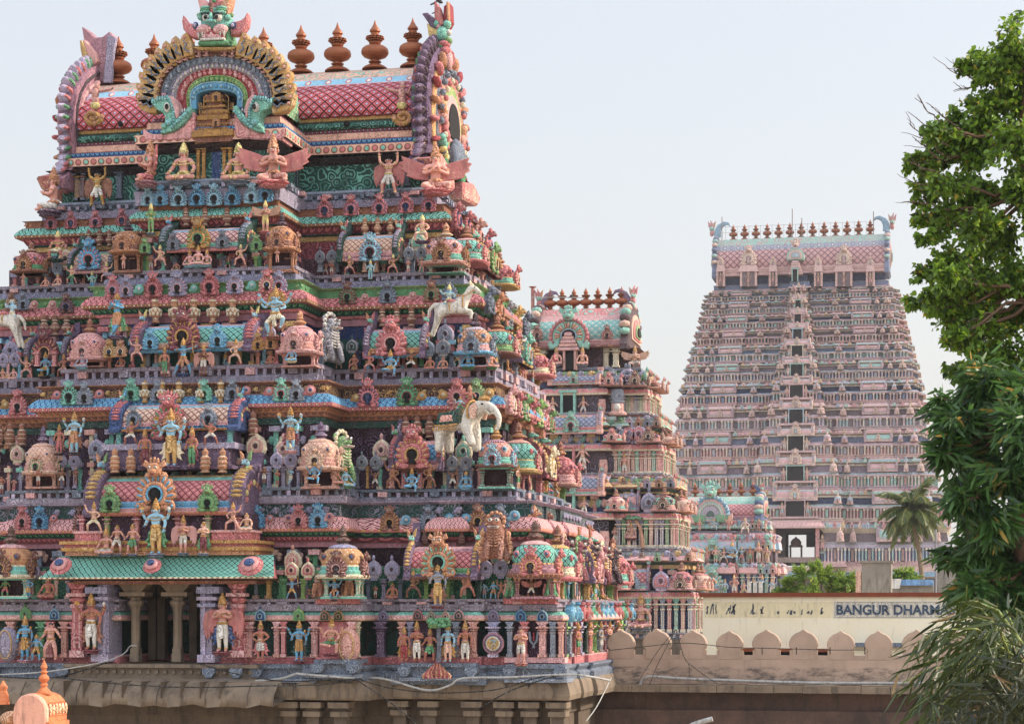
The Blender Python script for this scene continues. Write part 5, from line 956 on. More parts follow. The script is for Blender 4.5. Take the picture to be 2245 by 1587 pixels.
for e in (-1, 1):
 E(mb, 474+e*18, 72, 18, 11, 'pink', -.42, 12); E(mb, 474+e*13, 46, 9.5, 9, 'white', -.42, 8); E(mb, 474+e*12, 47, 4.5, 5, 'black', -.56, 4)
 for d in range(3): E(mb, 474+e*(15+d), 30-d*6+5, 15-d, 4.2, 'teal' if d != 1 else 'green', -.38+.05*d, 10)
 E(mb, 474+e*14, 38, 12, 3, 'dgreen', -.47, 6); E(mb, 474+e*30, 42, 7, 7, 'teal', -.2, 8); E(mb, 474+e*36, 36, 5, 5, 'leafg', -.1, 5)
 for d, rr in ((20, 82), (28, 84)): mb.lathe([(0, -9*k0), (2.2*k0, -2*k0), (3*k0, 4*k0), (0, 6*k0)], (at(474+e*d, rr, GV).x, GV-.52, at(474, rr, GV).z), 6, p_('white'))
 ear = [(e*34+474, 52), (e*44+474, 50), (e*56+474, 47), (e*64+474, 40), (e*70+474, 30), (e*73+474, 42), (e*70+474, 60), (e*60+474, 74), (e*48+474, 80), (e*34+474, 80)]
 if e < 0: ear = [(a, b+6) for a, b in ear]
 mb.prism(outl(ear, GV), GV-.15, GV+.2, CP('rose', 'pink', 5), .06); E(mb, 474+e*41, 60, 7, 8, 'indigo', -.2, 5); E(mb, 474+e*41, 60, 4, 5, 'lav', -.26, 5)
 mb.prism(outl([(474+e*12, 22), (474+e*28, 36), (474+e*34, 14), (474+e*40, -14), (474+e*30, -6), (474+e*22, 2), (474+e*16, 8)], GV), GV-.25, GV+.25, CP('orange' if e > 0 else 'pink', 'peach', 5), .06)
for d in range(6): E(mb, 474, 18+d*5, 4.5, 3.6, 'umber', -.5, 6, 7)
E(mb, 474, 46, 4.5, 9, 'teal', -.55, 7); E(mb, 474, 56, 8, 4, 'aqua', -.58, 7)
for e in (-1, 1): E(mb, 474+e*8, 57, 4, 3.5, 'teal', -.58, 6)
mb.prism(outl([(460, 14), (462, -6), (470, -18), (478, -18), (488, -6), (488, 14), (474, 24)], GV), GV-.2, GV+.3, CP('rose', 'pink', 6), .08); E(mb, 474, 6, 5, 5, 'green', -.25, 5)
mb.prism(outl([(430, 108), (520, 108), (512, 114), (440, 114)], GV), GV-.3, GV+.4, p_('ochre'), .04)
build(mb, 'lion_face', gab)
MK = [(342, 222), (350, 226), (361, 222), (370, 219), (379, 219), (384, 226), (389, 240), (393, 254), (396, 266), (404, 261), (413, 252), (421, 240), (429, 242), (424, 258), (417, 270), (406, 280), (392, 290), (378, 296), (361, 299), (365, 286), (371, 274), (371, 262), (366, 252), (354, 247), (346, 238)]
PK = [(319, 284), (328, 293), (340, 297), (358, 298), (388, 292), (408, 279), (424, 256), (430, 250), (429, 298), (424, 309), (370, 312), (325, 313), (318, 298)]
for e in (-1, 1):
 mir = (lambda L_: L_) if e < 0 else (lambda L_: [(948-a, b-2) for a, b in L_])
 mb = MB(); mb.prism(outl(mir(PK), GV), GV-.25, GV+.9, CP('pink', 'rose', 5), .06); build(mb, 'gable_foot', gab)
 mb = MB(); mb.prism(outl(mir(MK), GV), GV-.45, GV+.2, p_('teal'), .035)
 X = lambda q: q if e < 0 else 948-q
 mb.prism(outl(mir([(379, 219), (386, 217), (396, 228), (402, 246), (400, 266), (396, 266), (389, 240)]), GV), GV-.52, GV+.1, p_('pink'), .03); mb.prism(outl(mir([(402, 246), (420, 238), (404, 262), (399, 268)]), GV), GV-.2, GV, p_('indigo'), .02)
 E(mb, X(377), 243, 8, 11, 'white', -.5, 5); E(mb, X(379), 243, 4.5, 6.5, 'black', -.62, 4)
 for d in range(9): E(mb, X(386+d*1.2-abs(d-4)), 224+d*6, 3.5, 3, 'aqua', -.52, 4, 6)
 for d in range(7): E(mb, X(345+d*5.5), 226-d*.8+(d < 2)*4, 2.6, 5.5, 'aqua', -.5, 3, 6)
 for d in range(8): E(mb, X(424-d*5), 252+d*5-(d > 4)*2, 4, 3.2, 'aqua', -.52, 4, 6)
 E(mb, X(380), 276, 8, 7, 'aqua', -.5, 6); E(mb, X(370), 284, 6, 6, 'teal', -.5, 6); E(mb, X(388), 286, 5, 4, 'aqua', -.5, 5)
 for d in range(3): E(mb, X(401+d*5), 246+d*(-2)+4, 2, 4, 'white', -.3, 2, 5)
 E(mb, X(367), 214, 6, 5, 'mauve', -.35, 5)
 build(mb, 'makara_head', gab)
mb = MB(); op = [(430, 292), (430, 225), (434, 208), (446, 199), (475, 197), (504, 199), (514, 208), (517, 225), (517, 292)]
mb.prism(outl(op, GV+.9), GV+.85, GV+1.0, p_('dark')); build(mb, 'gable_niche', gab)
mb = MB(); BR = CP('gold', 'dbrown', 12); B2 = p_('brown'); v = GV+.35
for w_, r0, r1, m in ((34, 292, 286, BR), (31, 286, 280, B2), (33, 280, 276, BR), (27, 276, 266, CP('brown', 'orange', 12)), (34, 268, 258, BR), (30, 258, 252, B2), (28, 252, 246, BR), (20, 246, 236, B2), (25, 240, 235, BR), (17, 235, 228, B2), (22, 228, 222, BR), (19, 222, 212, CP('brown', 'orange', 12)), (12, 212, 205, B2)):
 mb.box(at(474-w_, r0, v).x, at(474+w_, r0, v).x, v-.012*w_, GV+.8, zz(474, r0, v), zz(474, r1, v), m)
for q in (448, 462, 474, 487, 500): mb.lathe([(.06, 0), (.1, .06), (.07, .12), (0, .2)], (at(q, 258, v-.3).x, v-.35, zz(474, 257, v)), 6, BR)
for q in (455, 493):
 for d in (0, 14): pass
mb.M = TR(at(474, 224, v-.35), 24*k0); kudu(mb, 'gold', 'brown', 'deep', False); mb.M = TR(at(474, 278, v-.5), 20*k0); kudu(mb, 'orange', 'gold', 'deep', False)
build(mb, 'niche_shrine', gab)
mb = MB()
for e in (-1, 1): mb.tube([at(474+e*a, b, GV-.05) for a, b in ((37, 250), (37, 226), (33, 226), (33, 240), (27, 240), (27, 214), (20, 208))], .022, p_('gold'), 4)
build(mb, 'niche_scroll', gab)
mb = MB(); v = 5.2; W_ = lambda q, r: at(q, r, v)
mb.box(W_(425, 0).x, W_(515, 0).x, v-.25, v+.6, zz(474, 302, v), zz(474, 288, v), BR); mb.box(W_(432, 0).x, W_(510, 0).x, v-.1, v+.6, zz(474, 313, v), zz(474, 302, v), B2)
for q in (434, 446, 491, 504): pil(mb, W_(q, 0).x, v+.05, zz(q, 392, v), zz(q, 313, v), .11, CP('gold', 'brown', 12), p_('gold'))
mb.box(W_(415, 0).x, W_(533, 0).x, v-.1, v+1, zz(474, 404, v), zz(474, 392, v), SLT); build(mb, 'door_pavilion', T1)
mb = MB(); mb.box(W_(452, 0).x, W_(486, 0).x, v+.3, v+.5, zz(474, 396, v), zz(474, 314, v), p_('navy')); mb.box(W_(460, 0).x, W_(480, 0).x, v+.2, v+.32, zz(474, 396, v), zz(474, 318, v), p_('indigo')); build(mb, 'door', T1)
for q, c in ((392, 'lime'), (405, 'green'), (548, 'lime'), (560, 'green'), (590, 'green'), (372, 'dgreen')): mb = MB(); pil(mb, at(q, 400, 5.7).x, 5.7, zz(474, 404, 5.6), zz(474, 312, 5.6), .14, p_(c), p_('dgreen')); build(mb, 'neck_pillar', SN)
for q, c in ((650, 'dgreen'), (892, 'slate'), (938, 'slate'), (170, 'gold'), (180, 'brown'), (262, 'slate')): mb = MB(); pil(mb, at(q, 405, 8.4).x, 8.45, zz(850, 410, 8.4), zz(850, 340, 8.4), .2, p_(c), p_('slate')); build(mb, 'neck_pillar', SN)
mb = MB(); pts = [at(x, y, GV+.6) for x, y in arcpts(132, 108, 18, -12, 192)]; SCALE = lattice('leafg', 'teal', 'cream', .34); arc = 0
for i in range(len(pts)-1):
 a, b = pts[i], pts[i+1]; ln = (a-b).length
 mb.add([(a.x, GV+.7, a.z), (b.x, GV+.7, b.z), (b.x, 10.5, b.z), (a.x, 10.5, a.z)], [(3, 2, 1, 0)], SCALE, True, [[(5, arc), (5, arc+ln), (0, arc+ln), (0, arc)]]); arc += ln
build(mb, 'cross_vault', roof)
mb = MB(); c = at(312, 400, 7); 
for q, s, c1, c2 in ((208, 1, 'flesh', 'gold'), (880, -1, 'flesh', 'gold')):
 mb = MB(); yv = 8.5; k = mpp(q, yv); 
 def e2(dx, dz, a, b, c, dy=0, dp=6): P = at(q+dx, 240+dz, yv); mb.ell((P.x, yv+dy, P.z), (a*k, dp*k, b*k), p_(c), 8, 6)
 e2(0, -52, 7, 8, c1, .2); e2(0, -60, 7, 6, 'pink', .25); e2(0, -34, 9, 13, c1, .05); e2(1, -18, 9, 9, c1, 0); e2(1, -8, 12, 9, 'yellow', -.02)
 P = [at(q+a, 240+b, yv-.0) for a, b in ((0, -40), (18*s, -42), (34*s, -46), (38*s, -50))]; mb.tube([(p.x, yv+.1, p.z) for p in P], [.07, .06, .05, .04], p_(c1), 6)
 P = [at(q-a, 240+b, yv-.0) for a, b in ((0, -40), (14*s, -38), (18*s, -52))]; mb.tube([(p.x, yv+.15, p.z) for p in P], [.07, .06, .04], p_(c1), 6)
 for t in range(22): a = t*.42; r = 22-.8*t; e2(-4*s+r*.9*cos(a)*s, 18+r*.75*sin(a), 6.5-.12*t, 6.5-.12*t, c2 if t % 3 else 'orange', -.04, 5)
 e2(-4*s, 18, 18, 15, 'gold', .06, 4)
 build(mb, 'mermaid_relief', roof)
# ================================================================ statues on the front of the big tower
USED = []
def ST_(q, r, hpx, v, pose, skin, cloth, label, **k):
 P = at(q, r, v); USED.append((P.x, P.z)); return figure(P, hpx*mpp(q, v), pose, skin, cloth, label, group='painted statues on the big tower', **k)
D = ST_
D(403, 400, 74, 4.75, 'seat', 'flesh', 'yellow', 'pink stout seated guardian in yellow ornaments, left of the gable door', gold='yellow', crown='cap', ped='slate')
D(523, 400, 74, 4.75, 'seat', 'flesh', 'yellow', 'pink stout seated guardian in yellow ornaments, right of the gable door', gold='yellow', crown='cap', ped='slate')
D(599, 402, 86, 4.5, 'kneel', 'salmon', 'salmon', 'kneeling winged garuda with spread pink wings at the right corner under the front gable', wings='spread', gold='orange', ped='rose', rz=.25)
D(330, 402, 76, 4.5, 'kneel', 'salmon', 'rose', 'kneeling winged garuda turned sideways at the left corner under the front gable', wings='spread', gold='orange', ped='mauve', rz=-1.1)
D(214, 452, 78, 7.5, 'armsup', 'gold', 'white', 'golden winged figure holding up the roof eave left of the gable', wings='down', wc='brown', gold='yellow', crown=None, ped=None, sash='red')
D(852, 426, 84, 7.45, 'armsup', 'flesh', 'white', 'pink winged figure in white shorts holding up the right roof eave', wings='down', wc='rose', gold='yellow', crown=None, ped=None, sash='red')
D(955, 420, 84, 7.0, 'kneel', 'salmon', 'salmon', 'kneeling winged garuda with folded palms on the right corner below the roof end', wings='spread', gold='orange', ped='rose', rz=.3)
D(118, 466, 80, 7.0, 'kneel', 'salmon', 'white', 'kneeling garuda in profile on the far left corner below the roof', wings=None, gold='orange', ped='purple', rz=-1.3)
D(331, 512, 58, 3.75, 'namaste', 'leafg', 'leafg', 'green praying figure standing left of the upper pink barrel shrine', gold='yellow', ped='slate')
D(582, 508, 60, 3.75, 'namaste', 'flesh', 'yellow', 'winged pink figure in yellow standing right of the upper pink barrel shrine', wings='spread', wc='peach', gold='yellow', ped='rose')
D(351, 584, 46, 3.6, 'atlas', 'flesh', 'salmon', 'crouching bearer left of the three seated deities, high on the central block', gold='yellow', crown='cap', ped=None)
D(528, 582, 46, 3.6, 'atlas2', 'flesh', 'salmon', 'crouching bearer right of the three seated deities, high on the central block', gold='yellow', crown='cap', ped=None)
D(416, 584, 30, 3.5, 'seat', 'pink', 'yellow', 'left of three small seated deities on the uppermost central ledge', gold='gold', ped='sky')
D(435, 582, 36, 3.5, 'seat', 'pink', 'cream', 'middle of three small seated deities on the uppermost central ledge', gold='gold', ped='sky')
D(454, 583, 30, 3.5, 'seat', 'pink', 'yellow', 'right of three small seated deities on the uppermost central ledge', gold='gold', ped='sky')
D(271, 590, 32, 3.45, 'namaste', 'flesh', 'salmon', 'small pink figure inside the orange dome shrine left of the upper centre', ped=None, crown='bun')
D(608, 576, 30, 3.45, 'namaste', 'flesh', 'salmon', 'small pink figure inside the orange dome shrine right of the upper centre', ped=None, crown='bun')
D(127, 570, 56, 5.9, 'throne', 'terra', 'cream', 'seated king with yellow crown above the blue gable on the upper left wing', gold='yellow', crown='cap', ped='dgreen')
D(157, 622, 40, 5.6, 'atlas', 'flesh', 'green', 'bearer on the left of the small blue deity, upper left wing', crown='cap', gold='yellow', ped=None); D(234, 618, 42, 5.6, 'atlas2', 'salmon', 'salmon', 'bearer on the right of the small blue deity, upper left wing', crown='cap', gold='yellow', ped=None)
D(202, 638, 38, 5.4, 'four', 'aqua', 'blue', 'small turquoise deity under the blue lion gable on the upper left wing', gold='yellow', ped='dgreen')
D(100, 630, 22, 5.7, 'seat', 'flesh', 'flesh', 'left of two tiny seated ascetics below grey gables on the upper left wing', crown='bun', ped=None); D(127, 628, 24, 5.7, 'seat', 'flesh', 'white', 'right of two tiny seated ascetics below grey gables on the upper left wing', crown='cap', ped=None)
D(51, 630, 30, 5.5, 'namaste', 'flesh', 'salmon', 'small praying figure in front of the far left pink dome', crown='bun', ped=None)
D(926, 530, 52, 5.9, 'throne', 'flesh', 'cream', 'big seated man with cream cap beside the pink corner dome, upper right wing', gold='yellow', crown='cap', ped='purple')
D(727, 604, 30, 6.0, 'namaste', 'terra', 'white', 'tiny red-robed figure under paired grey gables at the inner end of the upper right wing', crown='bun', ped=None)
D(766, 602, 42, 5.7, 'atlas', 'terra', 'salmon', 'bearer left of the small blue deity on the upper right wing', crown='cap', gold='yellow', ped=None); D(862, 600, 42, 5.7, 'atlas2', 'terra', 'salmon', 'bearer right of the small blue deity on the upper right wing', crown='cap', gold='yellow', ped=None)
D(812, 613, 38, 5.5, 'four', 'sky', 'aqua', 'small blue four-armed deity under the blue horseshoe gable, upper right wing', gold='yellow', ped='dgreen')
D(895, 597, 28, 5.9, 'namaste', 'salmon', 'white', 'tiny standing figure under grey gables, outer part of the upper right wing', crown='bun', ped=None); D(925, 597, 30, 5.9, 'lean', 'flesh', 'salmon', 'tiny leaning figure with one knee bent under grey gables, upper right wing', crown='cap', ped=None)
D(257, 738, 88, 2.45, 'flute', 'blue', 'orange', 'large blue flute player standing between two barrel shrines, left of centre', gold='gold', sash='green', crown='low', ped='purple')
D(604, 738, 100, 2.35, 'dance', 'sky', 'cream', 'large many-armed blue dancer with golden head on the right shoulder of the centre', gold='gold', sash='orange', crown='tall', ped='brown', halo='gold')
D(402, 820, 72, 1.95, 'archer', 'blue', 'orange', 'blue bowman standing under the middle gable of the teal barrel roof', prop='bow', gold='gold', sash='maroon', ped='indigo')
D(361, 820, 52, 2.0, 'stand', 'terra', 'green', 'small woman in green skirt left of the blue bowman', gold='gold', sash='umber', ped='umber'); D(446, 820, 58, 2.0, 'namaste', 'umber', 'white', 'winged brown figure praying right of the blue bowman', wings='down', wc='salmon', gold='gold', ped='umber')
D(300, 792, 50, 2.2, 'atlas', 'flesh', 'salmon', 'bearer stooping under the left end of the teal barrel roof', crown='tall', gold='gold', ped=None); D(517, 798, 52, 2.2, 'atlas2', 'peach', 'peach', 'bearer stooping under the right end of the teal barrel roof', crown='tall', gold='gold', ped=None)
for q, r, h, po, lb in ((240, 808, 26, 'namaste', 'left of two tiny red figures beside the left pink dome'), (266, 806, 26, 'seat', 'right of two tiny red figures beside the left pink dome'), (566, 799, 28, 'namaste', 'left of two tiny red figures beside the right pink dome'), (594, 798, 24, 'seat', 'right of two tiny red figures beside the right pink dome')): D(q, r, h, 2.6, po, 'terra', 'terra', lb, crown='bun', ped=None)
D(640, 792, 30, 1.9, 'seat', 'blue', 'cream', 'blue seated deity in front of the pink dome right of the centre', gold='gold', ped='cream'); D(181, 806, 34, 2.1, 'seat', 'steel', 'pink', 'grey-blue seated deity in front of the pink dome left of the centre', gold='rose', ped='sky')
D(100, 826, 46, 3.9, 'seat4', 'blue', 'ochre', 'blue seated deity in yellow skirt under the left wing horseshoe gable', gold='gold', ped='plum'); D(58, 828, 46, 4.1, 'atlas', 'flesh', 'salmon', 'bearer left of the blue deity in yellow skirt, left wing', crown='tall', gold='gold', ped=None); D(140, 826, 48, 4.1, 'atlas2', 'terra', 'salmon', 'bearer right of the blue deity in yellow skirt, left wing', crown='tall', gold='gold', ped=None)
D(6, 832, 24, 4.2, 'seat', 'flesh', 'salmon', 'left of two small ascetics at the left edge of the picture', crown='bun', ped=None); D(30, 832, 24, 4.2, 'seat', 'pink', 'salmon', 'right of two small ascetics at the left edge of the picture', crown='bun', ped=None)
D(685, 806, 32, 4.0, 'namaste', 'terra', 'terra', 'small red figure facing sideways at the corner right of the pink dome', crown='low', ped=None, rz=.9)
D(743, 808, 32, 4.7, 'armsup', 'flesh', 'white', 'small figure with hands above head at the inner end of the middle right wing', crown=None, ped=None); D(776, 812, 34, 4.6, 'throne', 'terra', 'terra', 'small seated bearded sage beside the inner bearer, middle right wing', crown='bun', ped='umber')
D(810, 816, 46, 4.5, 'atlas', 'rose', 'salmon', 'bearer left of the seated blue deity in ochre, middle right wing', crown='cap', gold='gold', ped=None); D(902, 812, 46, 4.5, 'atlas2', 'umber', 'white', 'bearer right of the seated blue deity in ochre, middle right wing', crown='cap', gold='gold', ped=None)
D(856, 826, 50, 4.2, 'seat4', 'blue', 'ochre', 'blue-green deity in ochre seated on a bracket, middle right wing', gold='gold', ped='purple')
D(943, 810, 28, 4.6, 'seat', 'terra', 'terra', 'left of two cross-armed ascetics on grey ledge, middle right wing', crown='bun', ped='steel'); D(972, 810, 28, 4.6, 'seat', 'flesh', 'terra', 'right of two cross-armed ascetics on grey ledge, middle right wing', crown='bun', ped='steel')
D(1027, 806, 36, 4.3, 'seat', 'blue', 'blue', 'bright blue seated deity in the niche under the orange corner dome', gold='gold', ped='green', crown='low'); D(1076, 806, 34, 4.6, 'seat', 'flesh', 'flesh', 'pink seated figure turned to the corner right of the orange dome', crown='bun', ped='green', rz=.8)
D(163, 992, 78, .75, 'four', 'sky', 'orange', 'blue four-armed deity standing on the left of the great central group', gold='gold', sash='brown', ped='plum', prop='discs'); D(130, 994, 56, .8, 'stand', 'terra', 'rose', 'small red-skirted woman beside the left blue four-armed deity', gold='gold', sash='umber', ped='plum')
D(375, 1022, 110, .5, 'four', 'sky', 'ochre', 'tallest blue four-armed deity with golden halo at the middle of the facade', gold='gold', sash='cream', halo='orange', prop='discs', ped='purple')
D(318, 1022, 72, .55, 'stand', 'terra', 'maroon', 'brown attendant with red skirt left of the haloed blue deity', gold='gold', sash='umber', ped='purple'); D(421, 1022, 76, .55, 'stand', 'terra', 'green', 'brown attendant with green skirt right of the haloed blue deity', gold='gold', sash='maroon', ped='purple', rz=-.4)
D(288, 974, 54, .8, 'atlas2', 'terra', 'white', 'squat pot-bellied bearer on the upper left of the haloed deity', crown='bun', ped=None); D(462, 974, 56, .8, 'atlas', 'terra', 'white', 'squat pot-bellied bearer on the upper right of the haloed deity', crown=None, ped=None)
D(637, 988, 84, .8, 'four', 'sky', 'orange', 'blue four-armed deity standing right of the great central group', gold='gold', sash='maroon', ped='pink', prop='discs')
D(84, 1064, 36, .5, 'namaste', 'terra', 'white', 'small praying man in front of the left peach dome', crown='bun', ped=None); D(136, 1064, 38, .9, 'lean', 'umber', 'white', 'small dancing man right of the left peach dome', crown='low', ped=None); D(166, 1062, 36, .9, 'namaste', 'umber', 'umber', 'small dark praying figure nearest the left end of the big red barrel roof', crown='bun', ped=None)
D(579, 1060, 38, .9, 'namaste', 'umber', 'white', 'small brown man in white loincloth right of the big red barrel roof', crown=None, ped=None); D(608, 1062, 32, .85, 'namaste', 'terra', 'green', 'small red figure in green below the lilac gables', crown='bun', ped=None); D(638, 1062, 36, .85, 'flute', 'sky', 'white', 'small blue flute player below the lilac gables', crown='bun', ped=None)
D(690, 1062, 44, .4, 'seat4', 'blue', 'orange', 'blue deity in orange seated with one leg down before the right peach dome', gold='gold', ped='peach'); D(735, 1060, 32, 1.2, 'seat', 'flesh', 'salmon', 'pink seated figure facing the corner beside the right peach dome', crown='bun', ped=None, rz=.9); D(758, 1066, 38, 1.6, 'seat', 'sky', 'ochre', 'blue seated figure on the green side niche of the central block', crown='low', ped='green', rz=1.0)
D(823, 1070, 38, 3.0, 'armsup', 'umber', 'white', 'small dark figure with raised arms, inner end of the lower right wing', crown=None, ped=None)
D(862, 1070, 56, 2.8, 'atlas', 'brown', 'brown', 'dark brown bearer left of the round horseshoe gable on the lower right wing', crown='bun', ped=None); D(942, 1068, 56, 2.8, 'atlas2', 'brown', 'umber', 'dark brown bearer right of the round horseshoe gable on the lower right wing', crown='bun', ped=None)
D(903, 1080, 46, 2.6, 'seat4', 'blue', 'sky', 'blue deity seated with one leg hanging under the round horseshoe gable', gold='gold', ped='plum'); D(993, 1070, 40, 3.0, 'armsup', 'umber', 'white', 'small bearer in white shorts left of the outer blue seated figure', crown=None, ped=None); D(1022, 1070, 34, 2.9, 'seat', 'blue', 'sky', 'small blue figure cross-legged beside the outer corner shrine', gold='gold', crown='low', ped='sky')
D(342, 1214, 106, -.75, 'four', 'sky', 'ochre', 'large blue deity in yellow trousers on the teal porch roof', gold='gold', sash='green', prop='discs', ped='slate')
D(402, 1212, 72, -.7, 'namaste', 'flesh', 'white', 'winged pink figure praying on the porch roof right of the blue deity', wings='down', wc='pink', gold='gold', ped='slate'); D(446, 1213, 68, -.7, 'namaste', 'peach', 'maroon', 'praying figure in red skirt at the right end of the porch roof group', gold='gold', crown='bun', ped='slate', sash='green')
D(291, 1214, 64, -.7, 'lean', 'flesh', 'green', 'woman in green skirt left of the blue deity on the porch roof', gold='gold', crown='low', ped='slate', sash='maroon'); D(257, 1214, 64, -.7, 'lean', 'flesh', 'white', 'slim pink man in white standing on the porch roof', crown='bun', ped='slate'); D(233, 1214, 48, -.75, 'seat', 'flesh', 'white', 'pink man crouching at the left end of the porch roof group', gold='gold', ped='slate')
D(206, 1166, 62, -.75, 'atlas', 'peach', 'cream', 'cream bearer propping the left end of the big red barrel roof', gold='gold', ped=None); D(511, 1164, 60, -.75, 'atlas2', 'salmon', 'salmon', 'salmon bearer propping the right end of the big red barrel roof', gold='gold', ped=None); D(541, 1162, 36, -.6, 'seat', 'peach', 'white', 'small seated cream figure beside the right-hand salmon bearer', crown='bun', ped=None)
D(640, 1312, 44, .0, 'archer', 'blue', 'ochre', 'small blue archer drawing a bow below the rose gables', prop='bow', gold='gold', ped=None); D(678, 1314, 30, .1, 'atlas2', 'umber', 'umber', 'small crouching monkey facing the blue archer', crown=None, ped=None)
D(733, 1314, 46, -.5, 'dance', 'blue', 'orange', 'blue dancer on one leg in front of the orange dome', gold='gold', ped='plum', sash='maroon')
D(823, 1310, 28, 1.7, 'namaste', 'terra', 'white', 'tiny figure in white at the dark recess, lowest right wing', crown=None, ped=None); D(861, 1311, 32, 1.65, 'seat', 'terra', 'terra', 'small red-robed figure seated below lilac gables, lowest right wing', crown='bun', ped=None)
D(906, 1310, 60, 1.2, 'atlas', 'umber', 'umber', 'brown bearer left of the dark blue deity on the lowest right wing', crown='cap', ped=None); D(1027, 1308, 60, 1.2, 'atlas2', 'terra', 'terra', 'red-brown bearer right of the dark blue deity on the lowest right wing', crown='cap', ped=None)
D(960, 1328, 84, .85, 'four', 'steel', 'ochre', 'dark blue deity with long staff on the lowest right wing', gold='gold', prop='staff', ped='maroon', sash='brown')
D(1082, 1312, 38, 1.55, 'lean', 'blue', 'orange', 'left of a small embracing pair below lilac gables', crown='bun', ped=None); D(1099, 1312, 38, 1.55, 'armsup', 'terra', 'terra', 'right of a small embracing pair below lilac gables', crown='bun', ped=None)
D(1165, 1310, 42, 1.1, 'armsup', 'umber', 'white', 'small winged figure in white trousers under the teal corner dome', wings='spread', wc='rose', gold='gold', ped=None)
D(62, 1310, 44, -.1, 'akimbo', 'blue', 'ochre', 'small blue figure standing under the grape-like boss left of the porch roof', gold='gold', ped='plum', sash='maroon'); D(106, 1310, 44, -.05, 'seat', 'terra', 'terra', 'dark red seated figure at the left end of the porch roof', crown='bun', ped='maroon'); D(12, 1310, 44, -.1, 'lean', 'green', 'rose', 'green dancer on the ledge at the left picture edge', crown='low', ped='pink')
D(200, 1424, 108, -.35, 'four', 'terra', 'white', 'tall terracotta guardian in white trousers on the left of the porch opening', gold='gold', prop='discs', ped='maroon', sash='brown'); D(488, 1428, 112, -.35, 'namaste', 'salmon', 'white', 'tall winged guardian with joined palms on the right of the porch opening', gold='gold', wings='down', wc='rose', ped='maroon', sash='indigo')
D(55, 1446, 84, -.5, 'stand', 'blue', 'gold', 'blue bowman on a lotus bracket at the lower left corner', gold='gold', prop='staff', ped='mauve', sash='brown'); D(112, 1446, 88, -.3, 'lean', 'salmon', 'salmon', 'long thin red demoness with one arm raised near the lower left corner', crown=None, ped=None); D(80, 1448, 56, -.5, 'lean', 'blue', 'gold', 'small blue warrior clinging to the red demoness', crown='low', ped=None)
D(571, 1446, 76, -.15, 'akimbo', 'terra', 'white', 'red-caped deity with hands on hips right of the porch guardian', gold='gold', ped='terra', sash='rose'); D(656, 1448, 78, -.05, 'four', 'blue', 'gold', 'blue deity with mace standing before a purple panel', gold='gold', prop='staff', ped='maroon', sash='dgreen')
D(727, 1432, 66, -.3, 'seat4', 'flesh', 'green', 'goddess in green skirt seated in the niche right of the blue mace bearer', gold='gold', ped='maroon')
for q, r, h, po, sk, cl, sa, lb in ((886, 1448, 66, 'stand', 'terra', 'red', 'gold', 'woman in red sari, first of the row of five under the blue eave'), (914, 1448, 76, 'namaste', 'terra', 'white', 'umber', 'man in white dhoti with joined hands, second in the row of five'), (943, 1448, 66, 'lean', 'terra', 'green', 'umber', 'woman in green sari beside the little tree'), (982, 1450, 76, 'stand', 'sky', 'peach', 'gold', 'blue man in pale dhoti right of the little tree'), (1020, 1450, 78, 'stand', 'terra', 'white', 'umber', 'man in white dhoti holding a staff at the right end of the row of five')): D(q, r, h, .85, po, sk, cl, lb, gold='gold', sash=sa, ped=None)
D(1142, 1453, 78, 1.05, 'namaste', 'flesh', 'white', 'bare-chested pink saint in white dhoti praying at the right corner', crown=None, ped='terra')
# ---------------- animals
GW = paint((204, 198, 188), .8, 1.5, .4)
def mo(fn): return fn
def ele_mat(p):
 if p[2] > .52 and abs(p[1]) < .40 and p[0] < .22 and p[0] > -.62 and abs(p[1]) > .0: return GW if p[2] < .60 else CP('dgreen', 'gold', 8)
 return GW
EJ = [((-.30, 0, .72), (.26, .27), None), ((.05, 0, .74), (.27, .27), 0), ((.34, 0, .84), (.20, .20), 1), ((.55, 0, .98), (.19, .19), 2), ((.74, 0, .94), .12, 3), ((.90, 0, .86), .08, 4), ((1.0, 0, .70), .06, 5), ((.98, 0, .52), .045, 6), ((.90, 0, .44), .04, 7),
 ((-.46, -.16, .52), .13, 0), ((-.44, -.17, .28), .11, 9), ((-.46, -.17, .03), .11, 10), ((-.46, .16, .52), .13, 0), ((-.44, .17, .28), .11, 12), ((-.46, .17, .03), .11, 13),
 ((.26, -.17, .52), .13, 1), ((.36, -.18, .34), .10, 15), ((.44, -.18, .12), .09, 16), ((.26, .16, .52), .13, 1), ((.28, .17, .28), .11, 18), ((.27, .17, .03), .11, 19), ((-.56, 0, .80), .05, 0), ((-.64, 0, .55), .03, 21), ((-.63, 0, .36), .02, 22)]
